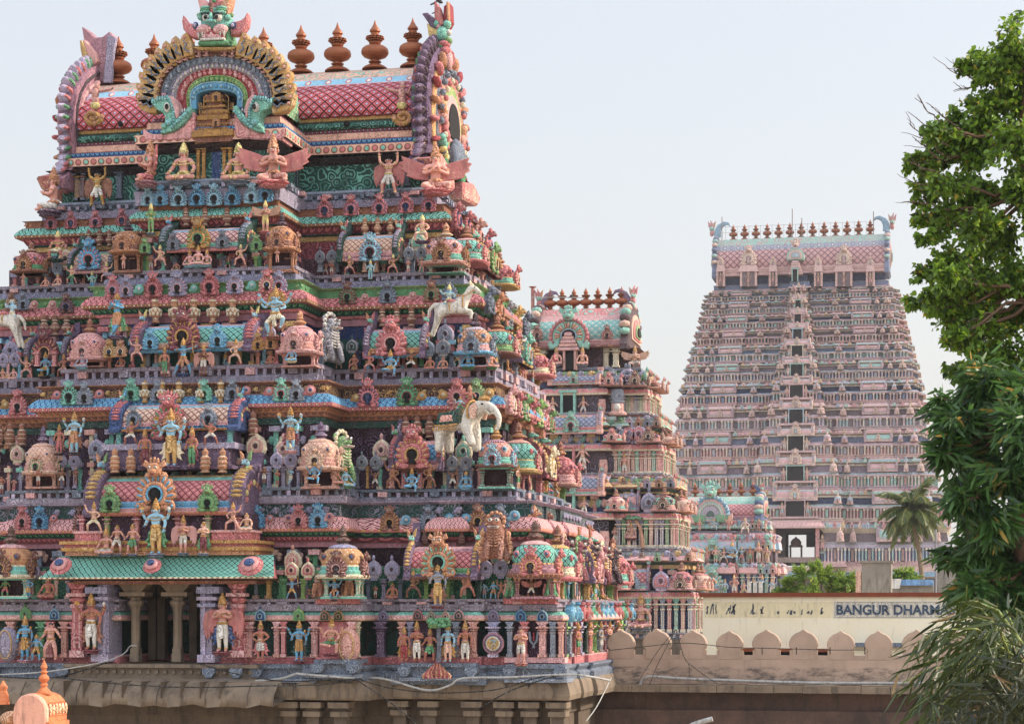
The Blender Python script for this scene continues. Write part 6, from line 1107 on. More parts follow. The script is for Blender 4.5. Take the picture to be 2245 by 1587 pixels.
def ele_x(mb):
 for s in (-1, 1):
  mb.prism([(.40, .98), (.52, 1.04), (.56, .90), (.50, .70), (.40, .72), (.36, .85)], s*.20-.02, s*.20+.02, p_('peach'), .01); mb.ell((.66, s*.15, 1.0), (.035, .02, .02), p_('black'), 6, 4); mb.tube([(.72, s*.10, .86), (.82, s*.11, .78), (.93, s*.10, .80)], [.03, .025, .01], p_('ivory'), 6)
 for k in range(9): a = -.9+1.8*k/8; mb.ell((-.52+.07*k, -.285, .52-.0), (.02, .02, .045), p_('gold'), 5, 4)
 mb.tube([(-.50, -.27, .60), (-.2, -.30, .57), (.12, -.29, .60)], .02, p_('gold'), 5); mb.prism([(-.44, .62), (.10, .63), (.06, .86), (-.38, .86)], -.30, -.24, p_('dgreen'), .02); mb.prism([(-.34, .66), (.0, .67), (-.02, .80), (-.30, .80)], -.315, -.25, p_('salmon'), .01)
 mb.tube([(.33, s_, z) for s_, z in [(.24*cos(t), .86+.24*sin(t)) for t in [2*pi*q/12 for q in range(13)]]], .025, p_('gold'), 5); mb.ell((.62, 0, 1.12), (.14, .12, .06), p_('gold'), 8, 5)
P = at(1028, 998, 3.0); k = 112*mpp(1028, 3)
body_thing('elephant_statue', EJ, ele_mat, (P.x-.1, 2.25, P.z), k*.92, -.42, 'white elephant with green saddle cloth and riders on the right corner ledge', 'statue', ele_x)
D(1030, 894, 44, 2.25, 'ride', 'terra', 'red', 'red-coated rider with tall orange cap on the white elephant', gold='orange', crown='cap', ped=None, rz=.5); D(1009, 902, 30, 2.3, 'ride', 'sky', 'green', 'small blue rider behind the mahout on the white elephant', crown='low', ped=None, rz=.5); D(996, 907, 32, 2.35, 'ride', 'mauve', 'rose', 'small mauve rider at the rump of the white elephant', crown='turban', ped=None, rz=.3)
HJ = [((-.26, 0, .72), (.16, .17), None), ((.0, 0, .73), (.15, .16), 0), ((.24, 0, .80), (.15, .16), 1), ((.36, 0, 1.0), (.09, .11), 2), ((.44, 0, 1.18), (.07, .09), 3), ((.54, 0, 1.15), .065, 4), ((.66, 0, 1.02), .05, 5),
 ((-.32, -.09, .56), .10, 0), ((-.38, -.09, .34), .055, 7), ((-.48, -.09, .05), .04, 8), ((-.32, .09, .56), .10, 0), ((-.38, .09, .34), .055, 10), ((-.48, .09, .05), .04, 11),
 ((.26, -.09, .62), .075, 2), ((.46, -.10, .62), .045, 13), ((.44, -.10, .42), .035, 14), ((.26, .09, .62), .075, 2), ((.50, .10, .56), .045, 16), ((.50, .10, .36), .035, 17), ((-.42, 0, .80), .05, 0), ((-.54, 0, .66), .04, 19), ((-.58, 0, .46), .02, 20)]
def horse_x(c):
 def f(mb):
  for q in range(7): mb.ell((.28+.03*q, 0, .92+.05*q), (.045, .03, .06), p_(c), 6, 4)
  for s in (-1, 1): mb.ell((.42, s*.05, 1.28), (.025, .02, .06), p_(c), 6, 4); mb.ell((.53, s*.065, 1.17), (.02, .012, .016), p_('black'), 5, 3); mb.tube([(.50, s*.07, 1.10), (.30, s*.12, .98), (.1, s*.10, .98)], .014, p_('gold'), 4)
  mb.ell((-.02, 0, .86), (.16, .17, .05), p_('rose'), 8, 5); mb.tube([(.26, .18*cos(t), .82+.19*sin(t)) for t in [2*pi*q/12 for q in range(13)]], .02, p_('gold'), 5); mb.tube([(-.05, .165*cos(t), .73+.17*sin(t)) for t in [2*pi*q/12 for q in range(13)]], .016, p_('gold'), 5)
 return f
P = at(992, 742, 4.4); k = 118*mpp(992, 4.4)
body_thing('horse_statue', HJ, lambda p: GW, (P.x, 4.4, P.z), k*.8, .1, 'white rearing horse at the right corner of the middle storey', 'statue', horse_x('cream'))
D(985, 678, 48, 4.35, 'ride', 'sky', 'cream', 'blue rider with yellow cap swinging a sword on the white rearing horse', gold='yellow', crown='cap', ped=None, rz=.3, prop=None)
P = at(8, 770, 3.6); k = 118*mpp(8, 3.6)
body_thing('horse_statue', HJ, lambda p: GW, (P.x, 3.6, P.z), k*.8, pi-.1, 'white rearing horse at the left picture edge', 'statue', horse_x('cream'))
D(27, 706, 48, 3.6, 'ride', 'sky', 'cream', 'turbaned blue rider on the white horse at the left picture edge', crown='turban', gold='white', ped=None, rz=-.2)
YJ = [((0, .08, .16), (.24, .20), None), ((0, .0, .40), (.22, .20), 0), ((0, -.06, .62), (.20, .18), 1), ((0, -.12, .84), (.19, .18), 2), ((0, -.14, .98), (.12, .12), 3),
 ((-.15, -.16, .46), .09, 2), ((-.15, -.26, .22), .065, 5), ((-.15, -.30, .03), .06, 6), ((.15, -.16, .46), .09, 2), ((.15, -.26, .22), .065, 8), ((.15, -.30, .03), .06, 9),
 ((-.24, -.02, .16), .13, 0), ((-.28, -.20, .05), .07, 11), ((.24, -.02, .16), .13, 0), ((.28, -.20, .05), .07, 13)]
def yali_x(a, b):
 def f(mb):
  for s in (-1, 1):
   mb.ell((s*.075, -.29, .90), (.05, .03, .04), p_('white'), 6, 4); mb.ell((s*.075, -.32, .90), (.022, .015, .022), p_('black'), 5, 3); mb.ell((s*.19, -.08, .94), (.05, .04, .07), p_(a), 6, 4)
   for q in range(6): mb.ell((s*(.30+.03*sin(q)), -.06, .10+.10*q), (.07, .06, .07), p_(b), 6, 4)
  mb.ell((0, -.30, .83), (.06, .05, .04), p_(a), 6, 4); mb.prism([(-.13, .77), (.13, .77), (.09, .72), (-.09, .72)], -.34, -.2, p_('white'), .01); mb.prism([(-.10, .755), (.10, .755), (.07, .735), (-.07, .735)], -.35, -.3, p_('maroon'))
  for q in range(6):
   for s in (-1, 1): mb.tube([(s*.02, -.27, .64-.06*q), (s*.13, -.24, .67-.06*q)], .013, p_(b), 4)
  for q in range(13): t = 2*pi*q/13; mb.ell((.19*cos(t), -.10, .86+.2*sin(t)), (.05, .05, .05), p_(b), 6, 4)
 return f
P = at(1088, 1232, 1.2); body_thing('lion_statue', YJ, lambda p: p_('brown'), P, 102*mpp(1088, 1.2), 0, 'big brown seated lion with grinning face between the right barrel shrine and the corner dome', 'statue', yali_x('brown', 'orange'))
for q, r, h, v, a, b, lb in ((702, 1311, 50, .0, 'brown', 'orange', 'small brown lion left of the orange dome niche'), (766, 1311, 50, .1, 'orange', 'brown', 'small orange lion right of the orange dome niche'), (1122, 1310, 48, 1.3, 'green', 'salmon', 'small green lion left of the teal dome niche'), (1208, 1310, 48, 1.3, 'green', 'rose', 'small green lion right of the teal dome niche')):
 key = 'lion_statue_'+a; vs = None
 mbk = ('lion', a, b)
 if mbk not in KITS:
  V_, F_ = skin_mesh(YJ, 1); mb = MB(); mb.add(V_, F_, p_(a), True); yali_x(a, b)(mb); KITS[mbk] = mb.mesh('lion_statue')
 put('lion_statue', KITS[mbk], None, TR(at(q, r, v), h*mpp(q, v), .2 if q in (766, 1208) else -.2), lb, 'statue')
for q, r, h, v, c, b, lb in ((716, 800, 105, 4.2, 'grey', 'white', 'large grey lion-faced corner beast on the side of the central block'), (740, 1062, 110, 2.4, 'leafg', 'cream', 'green scaly corner beast on the side of the central block')):
 mbk = ('lion', c, b)
 if mbk not in KITS:
  V_, F_ = skin_mesh(YJ, 1); mb = MB(); mb.add(V_, F_, p_(c), True); yali_x(c, b)(mb); KITS[mbk] = mb.mesh('corner_beast')
 put('lion_statue', KITS[mbk], None, TR(at(q, r, v), h*mpp(q, v), 1.2), lb, 'statue')
def stree(mb):
 mb.tube([(0, 0, 0), (.02, 0, .5), (-.01, 0, 1.0), (.0, 0, 1.35)], [.11, .09, .085, .08], CP('slate', 'dbrown', 8), 8); r = random.Random(3)
 for q in range(60): a = r.random()*6.28; t = r.random(); mb.ell((.42*cos(a)*t**.5, .26*sin(a)*t**.5, 1.47+r.uniform(-.12, .14)), (.13, .12, .09), p_('green' if q % 3 else 'leafg'), 6, 4)
P = at(962, 1450, .75); put('stucco_tree', kit(('stree',), stree), None, TR(P, 92*mpp(962, .75)/1.6), 'small green-topped stucco tree in the middle of the row of five statues', 'stucco tree')
mb = MB(); r = random.Random(5)
for q in range(13): x = (q-6)*.075; h = .62*(1-abs(q-6)/11)+.1*r.random(); mb.tube([(x*1.05, 0, 0), (x*1.15+.03*sin(q), -.04, h*.4), (x*.85-.02*sin(q), 0, h*.75), (x*.7, 0, h)], [.07, .065, .04, .008], p_('red' if q % 2 else 'orange'), 6)
mb.lathe([(.62, -.03), (.66, 0), (.5, .02)], (0, .05, 0), 16, SLT, sy=.45); put('flame_relief', mb.mesh('flame_relief'), None, TR(at(958, 1488, .75), .92), 'painted red and orange flame on the grey ledge below the little tree', 'relief')
mb = MB(); mb.M = TR(at(1082, 1410, 1.55), 1.0) @ Matrix.Rotation(pi/2, 4, 'X'); u = mpp(1082, 1.5)
for a, b, c, h in ((24, 20, 'mauve', .05), (20, 16, 'purple', .08), (16, 13, 'ivory', .11)): mb.lathe([(b*u, 0), (a*u, 0), (a*u, h), (b*u, h+.02)], (0, 0, 0), 28, p_(c))
mb.lathe([(13*u, .135), (0, .136)], (0, 0, 0), 24, p_('ochre')); mb.M = Matrix.Identity(4)
disc = put('disc_emblem', mb.mesh('disc_emblem'), None, None, 'round emblem disc with purple rings and a small blue flying figure', 'relief')
put('discus_figure', KITS[('body', 'dance', 'sky', 'cream', 'gold', None)], disc, TR(at(1082, 1421, 1.38), 24*u))
mb = MB(); v = 1.72; mb.tube([at(a, b, v) for a, b in ((1160, 1384), (1163, 1405), (1170, 1413), (1177, 1405), (1180, 1384))], .05, p_('steel'), 6); mb.tube([at(1170, 1413, v), at(1170, 1420, v)], .05, p_('steel'), 6); mb.tube([at(a, b, v-.05) for a, b in ((1170, 1404), (1170, 1386))], .03, p_('red'), 6)
build(mb, 'forehead_mark', SE)
for q, r, c, v in ((742, 1415, 'salmon', .1), (-4, 1412, 'violet', -.2)):    # painted drum-shaped bolster behind the goddess
 mb = MB(); P = at(q+22, r, v); mb.ell(P, (.42, .3, .62), p_(c), 14, 9); mb.tube([(P.x+.2, v-.26+.1, P.z+.55*sin(t)) if False else (P.x+.25*cos(t), v-.27, P.z+.5*sin(t)) for t in [2*pi*j/16 for j in range(17)]], .025, p_('ochre'), 5); build(mb, 'bolster', SE)
rq = random.Random(5); nf = ng = 0
for st, Pn, rl, v, gz in ((SA, PA, 597, 6.4, 545), (SB, PB, 803, 5.1, 752), (SCt, PC, 1070, 3.4, 1000), (SD, PD, 1312, 1.95, 1242)):
 zl = zz(950, rl, v); zg = zz(950, gz, v); x = -Pn[0]*.8
 while x < Pn[0]-.5:
  x += .50; ctr = abs(x) < Pn[2]
  if abs(abs(x)-Pn[2]) < .35 or (st == SD and ctr and x < 4.2): continue
  y = (Pn[3] if ctr else Pn[1])-.02
  if all(abs(x-a) > .36 or abs(zl-b) > .6 for a, b in USED) and nf < 98:
   nf += 1; po = rq.choice(['namaste', 'seat', 'stand', 'lean', 'akimbo', 'flute', 'dance', 'armsup']); h = rq.uniform(.52, .68)*(.62 if po == 'seat' else 1)
   figure((x, y+.12, zl), h, po, rq.choice(['salmon', 'flesh', 'peach', 'sky', 'terra', 'teal']), rq.choice(['white', 'rose', 'ochre', 'green', 'pink']), None, rz=rq.uniform(-.5, .5), crown=None, ped=None, parent=st, name='relief_figure')
  if all(n_ != st.name or abs(x-a) > w_+.32 for n_, a, w_ in SHR) and ng < 62 and int(x*2+40) % 2:
   ng += 1; a, b = rq.choice([('steel', 'lav'), ('teal', 'cream'), ('pink', 'cream'), ('lilac', 'lav'), ('salmon', 'cream')])
   put('niche_gable', kit(('niche_gable', a, b), lambda mb: gablet(mb, a, b)), st, TR((x, y+.42, zg+rq.uniform(-.1, .12)), rq.uniform(.55, .8)))
# ================================================================ sunlit right side of the big tower
rs = random.Random(11)
SIDE = [  # storey, half width, cornice row (col 1000 plane), ledge row, wing front, v of row reference, y range
(SA, PA, 474, 597, 6.4, [('rose', 'indigo'), ('rose', 'navy'), ('salmon', 'maroon'), ('rose', 'indigo')], -.5),
(SB, PB, 664, 803, 5.1, [('slate', 'steel'), ('orange', 'brown'), ('grey', 'slate'), ('ochre', 'brown'), ('slate', 'steel')], -.4),
(SCt, PC, 888, 1070, 3.4, [('pink', 'cream'), ('rose', 'cream'), ('leafg', 'cream'), ('rose', 'maroon'), ('lime', 'cream'), ('pink', 'rose'), ('leafg', 'rose')], -.4),
(SD, PD, 1160, 1312, 1.95, [('orange', 'brown'), ('brown', 'gold'), ('slate', 'steel'), ('orange', 'brown'), ('slate', 'grey'), ('orange', 'gold')], -1.1)]
SKN = ['salmon', 'flesh', 'terra', 'blue', 'orange', 'sky', 'peach']; CLO = ['white', 'ochre', 'green', 'orange', 'rose', 'sky']
PZ = ['atlas', 'namaste', 'four', 'atlas2', 'stand', 'seat', 'akimbo', 'armsup']
WORDS = {'atlas': 'crouching bearer', 'atlas2': 'crouching bearer', 'namaste': 'praying figure', 'four': 'four-armed figure', 'stand': 'standing figure', 'seat': 'seated figure', 'akimbo': 'figure with hands on hips', 'armsup': 'figure with raised arms'}
CN = {'salmon': 'salmon', 'flesh': 'pink', 'terra': 'red-brown', 'blue': 'blue', 'orange': 'orange', 'sky': 'pale blue', 'peach': 'peach', 'white': 'white', 'ochre': 'ochre', 'green': 'green', 'rose': 'rose'}
LVL = ['uppermost', 'second', 'third', 'fourth']; NTH = ['nearest the corner', 'second from the corner', 'third from the corner', 'fourth from the corner', 'fifth from the corner', 'sixth from the corner']
for li, (st, Pn, rc, rl, v, cols, off) in enumerate(SIDE):
 W = Pn[0]-.1; zc_ = zz(1000, rc+8, v); zl = zz(1000, rl, v); yb = Pn[4]; YM = (v+yb)/2; n = len(cols)
 for i in range(n*1):
  a, b = cols[i]; y = v+1.2+(yb-v-2.4)*i/(n-1)*.92; x = W+off+.1; s = .72+.12*rs.random()
  put('arch_ornament', kit(('kudu', a, b, True), lambda mb: kudu(mb, a, b, 'dark', True)), st, TR((x, y, zc_-.15), (s*1.0, s*1.5, s*1.05), pi/2))
 rows = ((v+1.3, 'd'), (YM-.6, 'B'), (yb-1.2, 'd'))
 hz = (zz(1000, (597, 803, 1070, 1312)[li]-(88, 90, 112, 122)[li], v)-zl)
 for j, (y, t) in enumerate(rows):
  x = W+.1+(.2 if t == 'B' else 0); z = zl+hz*.32; hh = hz*.66
  c = [('salmon', 'rose', 'teal', 'pink'), ('maroon', 'umber', 'leafg', 'orange'), ('plum', 'ochre', 'teal', 'salmon'), ('maroon', 'rose', 'cream', 'ochre'), ('orange', 'salmon', 'pink', 'rose')][(j+li) % 5]
  mb = MB()
  if t == 'd': dome(mb, 1.5, hh/.8, p_(c[1]), p_(c[2]), lattice('rose', 'maroon', 'pink', .24) if j else lattice('teal', 'dgreen', 'aqua', .24), p_(c[3]), ('brown', 'gold'), ('rose', 'cream')); build(mb, 'dome_shrine', st, TR((x-.55, y, z), 1, pi/2))
  else:
   barrel(mb, 2.4, hh*1.05, .7, (p_(c[1]), p_(c[0])), p_(c[2]), lattice(c[3], 'maroon', 'cream', .24) if c[3] in PAL else p_(c[3]), (p_(c[2]), p_(c[3])), 'maroon' if (j+li) % 2 else 'purple', (1, 1), .24, ('teal', 'orange', 'rose'), 'ochre'); build(mb, 'barrel_shrine', st, TR((x-.55, y, z), 1, pi/2))
   mb = MB(); mb.M = TR((x+.22, y, z+.02), .95, pi/2); kudu(mb, c[2], c[3], 'deep', True); build(mb, 'arch_ornament', st)
  for e in (-.6, .6): 
   cc = ('lime', 'salmon', 'steel', 'rose', 'ochre')[(j+li+int(e > 0)) % 5]
   put('pilaster', kit(('pilaster', cc), lambda mb: pil(mb, 0, 0, 0, 1.0, .2, p_(cc), p_('cream'))), st, TR((x-.15, y+e, zl), (.9, .9, hz*.31), pi/2))
 ys = [v+.5, v+2.4, YM-1.1, YM-.2, YM+.9, YM+2.4]
 for j, y in enumerate(ys):
  po = PZ[(j*3+li*2) % len(PZ)]; sk = SKN[(j+li*3) % len(SKN)]; cl = CLO[(j*2+li) % len(CLO)]
  figure((W+.12, y, zl), hz*.42*(.7 if po == 'seat' else 1), po, sk, cl, f'{CN[sk]} {WORDS[po]} on the {LVL[li]} sunlit side ledge, {NTH[j]}', rz=pi/2+(.3 if j % 2 else -.3), crown=('tall', 'cap', 'low', 'bun')[j % 4], gold='gold', ped=None, group='painted statues on the big tower', wings='down' if j == 3 else None)
zl = zz(1000, 1440, 2.0); zt = zz(1000, 1362, 2.0)
for j in range(14):
 y = 2.6+j*1.05; c = ('lime', 'steel', 'rose', 'violet', 'dgreen', 'pink')[j % 6]; x = 13.7+.1
 put('pilaster', kit(('pilaster', c), lambda mb: pil(mb, 0, 0, 0, 1.0, .2, p_(c), p_('cream'))), SE, TR((x-.1, y, zl), (1.6, 1.6, zt-zl), pi/2))
 a, b = (('sky', 'blue'), ('blue', 'sky'), ('rose', 'red'), ('rose', 'terra'), ('green', 'teal'), ('terra', 'brown'), ('sky', 'blue'))[j % 7]
 put('cornice_plaque', kit(('cornice_plaque', a, b), lambda mb: plaque(mb, a, b)), SE, TR((x+.1, y+.5, zt-.02), (.55, 1.2, .55), pi/2))
for j, (y, sk, cl) in enumerate(((4.0, 'terra', 'green'), (6.5, 'salmon', 'rose'), (8.9, 'grey', 'white'), (11, 'salmon', 'ochre'), (13.3, 'peach', 'white'))):
 figure((14.05, y, zl+.05), (zt-zl)*.82, ('stand', 'namaste', 'stand', 'four', 'stand')[j], sk, cl, f'{CN.get(sk, "grey")} statue between pilasters low on the sunlit side, {NTH[j]}', rz=pi/2-.2, crown='tall', ped=None, group='painted statues on the big tower')
YM = 11.0
for j in range(5):
 y = 3.4+j*2.7; c, b = (('maroon', 'peach'), ('maroon', 'leafg'), ('plum', 'salmon'), ('maroon', 'cream'), ('plum', 'orange'))[j]; mbk = ('lion', c, b)
 if mbk not in KITS:
  V_, F_ = skin_mesh(YJ, 1); mb = MB(); mb.add(V_, F_, p_(c), True); yali_x(c, b)(mb); KITS[mbk] = mb.mesh('lion_statue')
 put('lion_statue', KITS[mbk], None, TR((13.5, y, zz(1000, 1275, 2)), 1.55, pi/2), f'{"dark red" if c == "maroon" else "purple"} lion beast bursting from the sunlit side, {NTH[j]}', 'statue', 'lion beasts along the sunlit side')
# ================================================================ the towers farther along the axis
def col_mesh(c, cap): return kit(('pilaster', c), lambda mb: pil(mb, 0, 0, 0, 1.0, .2, p_(c), p_(cap)))
def gopuram_roof(T, ym, half, d, z0, z1, cols, nfin, fs, crest_c, horn_c, mk=True):
 """barrel roof along X, ends with crests, finials; cols: eave, band, lattice, ridge1, ridge2"""
 global BPROF; keep = BPROF; BPROF = [(-1.06,0),(-1.10,.03),(-1.10,.06),(-1.0,.07),(-1.03,.11),(-.96,.13),(-.98,.17),(-.97,.19),(-.93,.21),(-.97,.30),(-.96,.40),(-.92,.50),(-.85,.58),(-.76,.66),(-.75,.67),(-.64,.79),(-.63,.80),(-.42,.97),(0,1.0)]
 mb = MB(); barrel(mb, 2*half, z1-z0, d, (cols[0], cols[1]), cols[1], cols[2], (cols[3], cols[4]), crest_c, (0, 0)); r = build(mb, 'roof', T, TR((0, ym, z0)))
 mb = MB(); barrel(mb, 2*half, z1-z0, d, (cols[0], cols[1]), cols[1], cols[2], (cols[3], cols[4]), crest_c, (0, 0)); build(mb, 'roof_slope', r, TR((0, ym, z0), 1, pi)); BPROF = keep
 H_ = z1-z0
 for s in (-1, 1):
  mb = MB(); out = [(1.12*d, -.03*H_), (1.14*d, .08*H_), (.98*d, .25*H_), (1.0*d, .5*H_), (.9*d, .75*H_), (.64*d, .95*H_), (.3*d, 1.06*H_)]
  mb.prism(out+[(-a, b) for a, b in out[::-1]], -.12*d, .12*d, p_(crest_c), .05*d)
  for k in range(14):
   t = radians(-5+190*k/13); mb.ell((1.12*d*cos(t), 0, .42*H_+.62*H_*sin(t)), (.10*d, .16*d, .12*d), p_(('peach', 'teal', crest_c)[k % 3]), 6, 4, radial(t))
  for k, (rr, c) in enumerate(((.8, 'peach'), (.6, 'rose'), (.4, 'leafg'), (.25, 'dark'))): mb.prism([(rr*d*cos(t), .4*H_+rr*.55*H_*sin(t)) for t in [radians(-25+230*j/12) for j in range(13)]], -.15*d-.03*k*d, -.1*d, p_(c))
  c = build(mb, 'gable_crest', r, TR((s*half, ym, z0), 1, s*pi/2))
  mb = MB(); hs = .38*H_
  mb.prism([(-.1*hs, 0), (.35*hs, 0), (.30*hs, .5*hs), (.1*hs, .8*hs), (-.30*hs, 1.0*hs), (-.62*hs, .92*hs), (-.75*hs, .65*hs), (-.5*hs, .80*hs), (-.25*hs, .70*hs), (-.1*hs, .4*hs)], -.12*hs, .12*hs, p_(horn_c), .04*hs)
  mb.prism([(.30*hs, .1*hs), (.55*hs, .4*hs), (.60*hs, 1.15*hs), (.42*hs, .9*hs)], -.15*hs, .1*hs, CP('rose', 'peach', 6), .03*hs)
  dragon(mb, (.5*hs, 0, .55*hs), .36*hs, ('teal', 'orange', 'rose')); build(mb, 'makara_finial', r, TR((s*(half-.15*d), ym, z0+1.08*H_), 1, pi if s < 0 else 0))
 for i in range(nfin): put('copper_finial', KM, r, TR(((i-(nfin-1)/2)*2*half*.80/(nfin-1), ym, z1-.05), fs))
 return r
# ---------------- middle tower
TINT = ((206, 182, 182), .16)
VM = 79.0
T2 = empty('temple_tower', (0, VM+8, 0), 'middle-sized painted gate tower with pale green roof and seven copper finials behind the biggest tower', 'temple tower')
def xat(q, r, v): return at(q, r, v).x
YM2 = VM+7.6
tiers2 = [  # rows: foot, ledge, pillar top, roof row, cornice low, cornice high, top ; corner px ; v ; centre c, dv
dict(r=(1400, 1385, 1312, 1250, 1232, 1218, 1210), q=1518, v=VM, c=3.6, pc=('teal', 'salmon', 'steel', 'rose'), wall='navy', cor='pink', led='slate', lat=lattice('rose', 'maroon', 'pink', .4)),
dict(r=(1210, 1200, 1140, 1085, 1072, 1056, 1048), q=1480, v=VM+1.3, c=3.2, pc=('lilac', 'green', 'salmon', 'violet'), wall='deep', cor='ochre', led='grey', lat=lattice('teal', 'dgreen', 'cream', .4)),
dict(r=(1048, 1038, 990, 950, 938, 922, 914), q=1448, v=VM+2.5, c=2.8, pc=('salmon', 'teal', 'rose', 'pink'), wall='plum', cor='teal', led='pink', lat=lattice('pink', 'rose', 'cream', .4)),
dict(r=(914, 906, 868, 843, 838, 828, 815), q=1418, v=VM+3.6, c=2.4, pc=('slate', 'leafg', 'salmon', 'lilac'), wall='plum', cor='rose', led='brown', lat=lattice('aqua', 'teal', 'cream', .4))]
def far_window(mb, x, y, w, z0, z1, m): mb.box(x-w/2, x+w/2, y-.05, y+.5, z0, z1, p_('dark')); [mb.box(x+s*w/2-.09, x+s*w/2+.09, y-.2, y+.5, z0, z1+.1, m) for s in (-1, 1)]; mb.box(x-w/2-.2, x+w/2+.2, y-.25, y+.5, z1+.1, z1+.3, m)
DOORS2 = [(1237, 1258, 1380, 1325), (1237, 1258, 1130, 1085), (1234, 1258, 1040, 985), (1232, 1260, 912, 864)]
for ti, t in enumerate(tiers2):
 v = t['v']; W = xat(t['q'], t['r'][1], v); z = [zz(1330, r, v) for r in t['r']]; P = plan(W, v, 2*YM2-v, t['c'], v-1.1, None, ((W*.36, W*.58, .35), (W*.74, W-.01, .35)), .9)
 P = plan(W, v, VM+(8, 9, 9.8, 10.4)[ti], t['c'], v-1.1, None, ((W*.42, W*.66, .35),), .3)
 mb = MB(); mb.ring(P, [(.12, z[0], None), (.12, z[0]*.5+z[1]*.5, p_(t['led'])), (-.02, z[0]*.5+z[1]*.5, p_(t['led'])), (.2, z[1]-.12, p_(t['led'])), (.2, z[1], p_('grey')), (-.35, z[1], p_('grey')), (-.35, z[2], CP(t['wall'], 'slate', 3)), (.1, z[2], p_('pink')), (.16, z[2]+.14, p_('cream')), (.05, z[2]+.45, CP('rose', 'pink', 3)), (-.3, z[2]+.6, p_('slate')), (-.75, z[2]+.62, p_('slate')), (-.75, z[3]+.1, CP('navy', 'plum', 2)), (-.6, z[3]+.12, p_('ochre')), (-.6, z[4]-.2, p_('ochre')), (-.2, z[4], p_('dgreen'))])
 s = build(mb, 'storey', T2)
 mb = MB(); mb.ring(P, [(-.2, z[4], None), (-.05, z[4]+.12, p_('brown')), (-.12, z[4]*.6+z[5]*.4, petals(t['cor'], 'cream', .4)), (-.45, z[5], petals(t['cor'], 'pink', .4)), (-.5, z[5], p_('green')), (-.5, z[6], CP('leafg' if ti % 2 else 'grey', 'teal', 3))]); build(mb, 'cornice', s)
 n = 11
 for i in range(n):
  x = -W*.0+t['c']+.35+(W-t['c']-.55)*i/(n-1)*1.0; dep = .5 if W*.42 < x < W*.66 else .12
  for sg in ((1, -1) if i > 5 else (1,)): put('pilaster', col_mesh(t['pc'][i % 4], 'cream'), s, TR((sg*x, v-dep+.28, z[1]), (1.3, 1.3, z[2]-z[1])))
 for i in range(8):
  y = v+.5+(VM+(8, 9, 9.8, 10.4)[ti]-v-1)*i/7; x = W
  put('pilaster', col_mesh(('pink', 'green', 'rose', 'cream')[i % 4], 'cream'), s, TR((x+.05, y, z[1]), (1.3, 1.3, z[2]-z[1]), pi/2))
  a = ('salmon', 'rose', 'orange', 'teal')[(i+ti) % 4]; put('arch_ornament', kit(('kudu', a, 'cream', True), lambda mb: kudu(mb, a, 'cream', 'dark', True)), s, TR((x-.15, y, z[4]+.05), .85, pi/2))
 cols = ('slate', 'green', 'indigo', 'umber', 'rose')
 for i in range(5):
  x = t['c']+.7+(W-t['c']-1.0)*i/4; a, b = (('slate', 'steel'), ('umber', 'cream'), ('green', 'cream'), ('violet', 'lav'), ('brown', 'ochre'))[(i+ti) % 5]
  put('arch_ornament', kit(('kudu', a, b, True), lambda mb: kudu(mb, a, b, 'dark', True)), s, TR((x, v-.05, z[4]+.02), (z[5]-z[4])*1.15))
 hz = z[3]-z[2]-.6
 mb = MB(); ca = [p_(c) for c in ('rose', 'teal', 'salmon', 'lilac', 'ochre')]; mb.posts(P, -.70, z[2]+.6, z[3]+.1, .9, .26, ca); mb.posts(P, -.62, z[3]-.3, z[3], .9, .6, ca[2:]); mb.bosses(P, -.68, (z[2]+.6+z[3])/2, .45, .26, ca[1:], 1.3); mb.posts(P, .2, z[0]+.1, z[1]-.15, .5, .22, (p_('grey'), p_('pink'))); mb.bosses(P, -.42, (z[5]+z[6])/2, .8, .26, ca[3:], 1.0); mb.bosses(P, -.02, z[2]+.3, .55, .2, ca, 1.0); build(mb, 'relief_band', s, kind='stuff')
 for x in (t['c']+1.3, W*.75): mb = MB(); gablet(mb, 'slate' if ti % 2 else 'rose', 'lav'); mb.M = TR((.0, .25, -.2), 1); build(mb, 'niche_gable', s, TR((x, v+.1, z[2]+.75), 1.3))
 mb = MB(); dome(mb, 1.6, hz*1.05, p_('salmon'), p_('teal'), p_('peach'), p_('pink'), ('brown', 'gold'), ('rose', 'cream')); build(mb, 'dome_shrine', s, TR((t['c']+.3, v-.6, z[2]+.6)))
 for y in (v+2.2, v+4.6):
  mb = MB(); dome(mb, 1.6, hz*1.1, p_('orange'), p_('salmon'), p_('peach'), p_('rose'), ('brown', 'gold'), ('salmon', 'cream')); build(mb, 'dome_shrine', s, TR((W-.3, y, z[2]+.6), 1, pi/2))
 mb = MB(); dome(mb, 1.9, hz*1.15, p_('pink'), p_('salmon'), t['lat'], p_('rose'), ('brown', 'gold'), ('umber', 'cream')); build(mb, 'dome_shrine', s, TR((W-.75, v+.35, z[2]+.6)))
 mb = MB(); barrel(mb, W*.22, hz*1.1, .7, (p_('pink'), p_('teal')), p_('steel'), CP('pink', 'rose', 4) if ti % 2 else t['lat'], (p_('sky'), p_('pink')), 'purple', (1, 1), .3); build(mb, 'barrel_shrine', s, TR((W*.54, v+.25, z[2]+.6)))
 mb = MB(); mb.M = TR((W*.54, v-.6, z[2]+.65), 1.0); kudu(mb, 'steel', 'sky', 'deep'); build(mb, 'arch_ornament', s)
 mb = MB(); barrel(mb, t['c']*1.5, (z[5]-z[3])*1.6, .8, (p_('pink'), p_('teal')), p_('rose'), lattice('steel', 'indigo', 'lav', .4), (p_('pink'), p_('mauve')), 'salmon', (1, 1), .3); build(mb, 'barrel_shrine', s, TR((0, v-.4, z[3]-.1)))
 mb = MB(); mb.M = TR((0, v-1.35, z[3]), (z[5]-z[3])*1.3); kudu(mb, 'teal', 'rose', 'deep'); build(mb, 'arch_ornament', s)
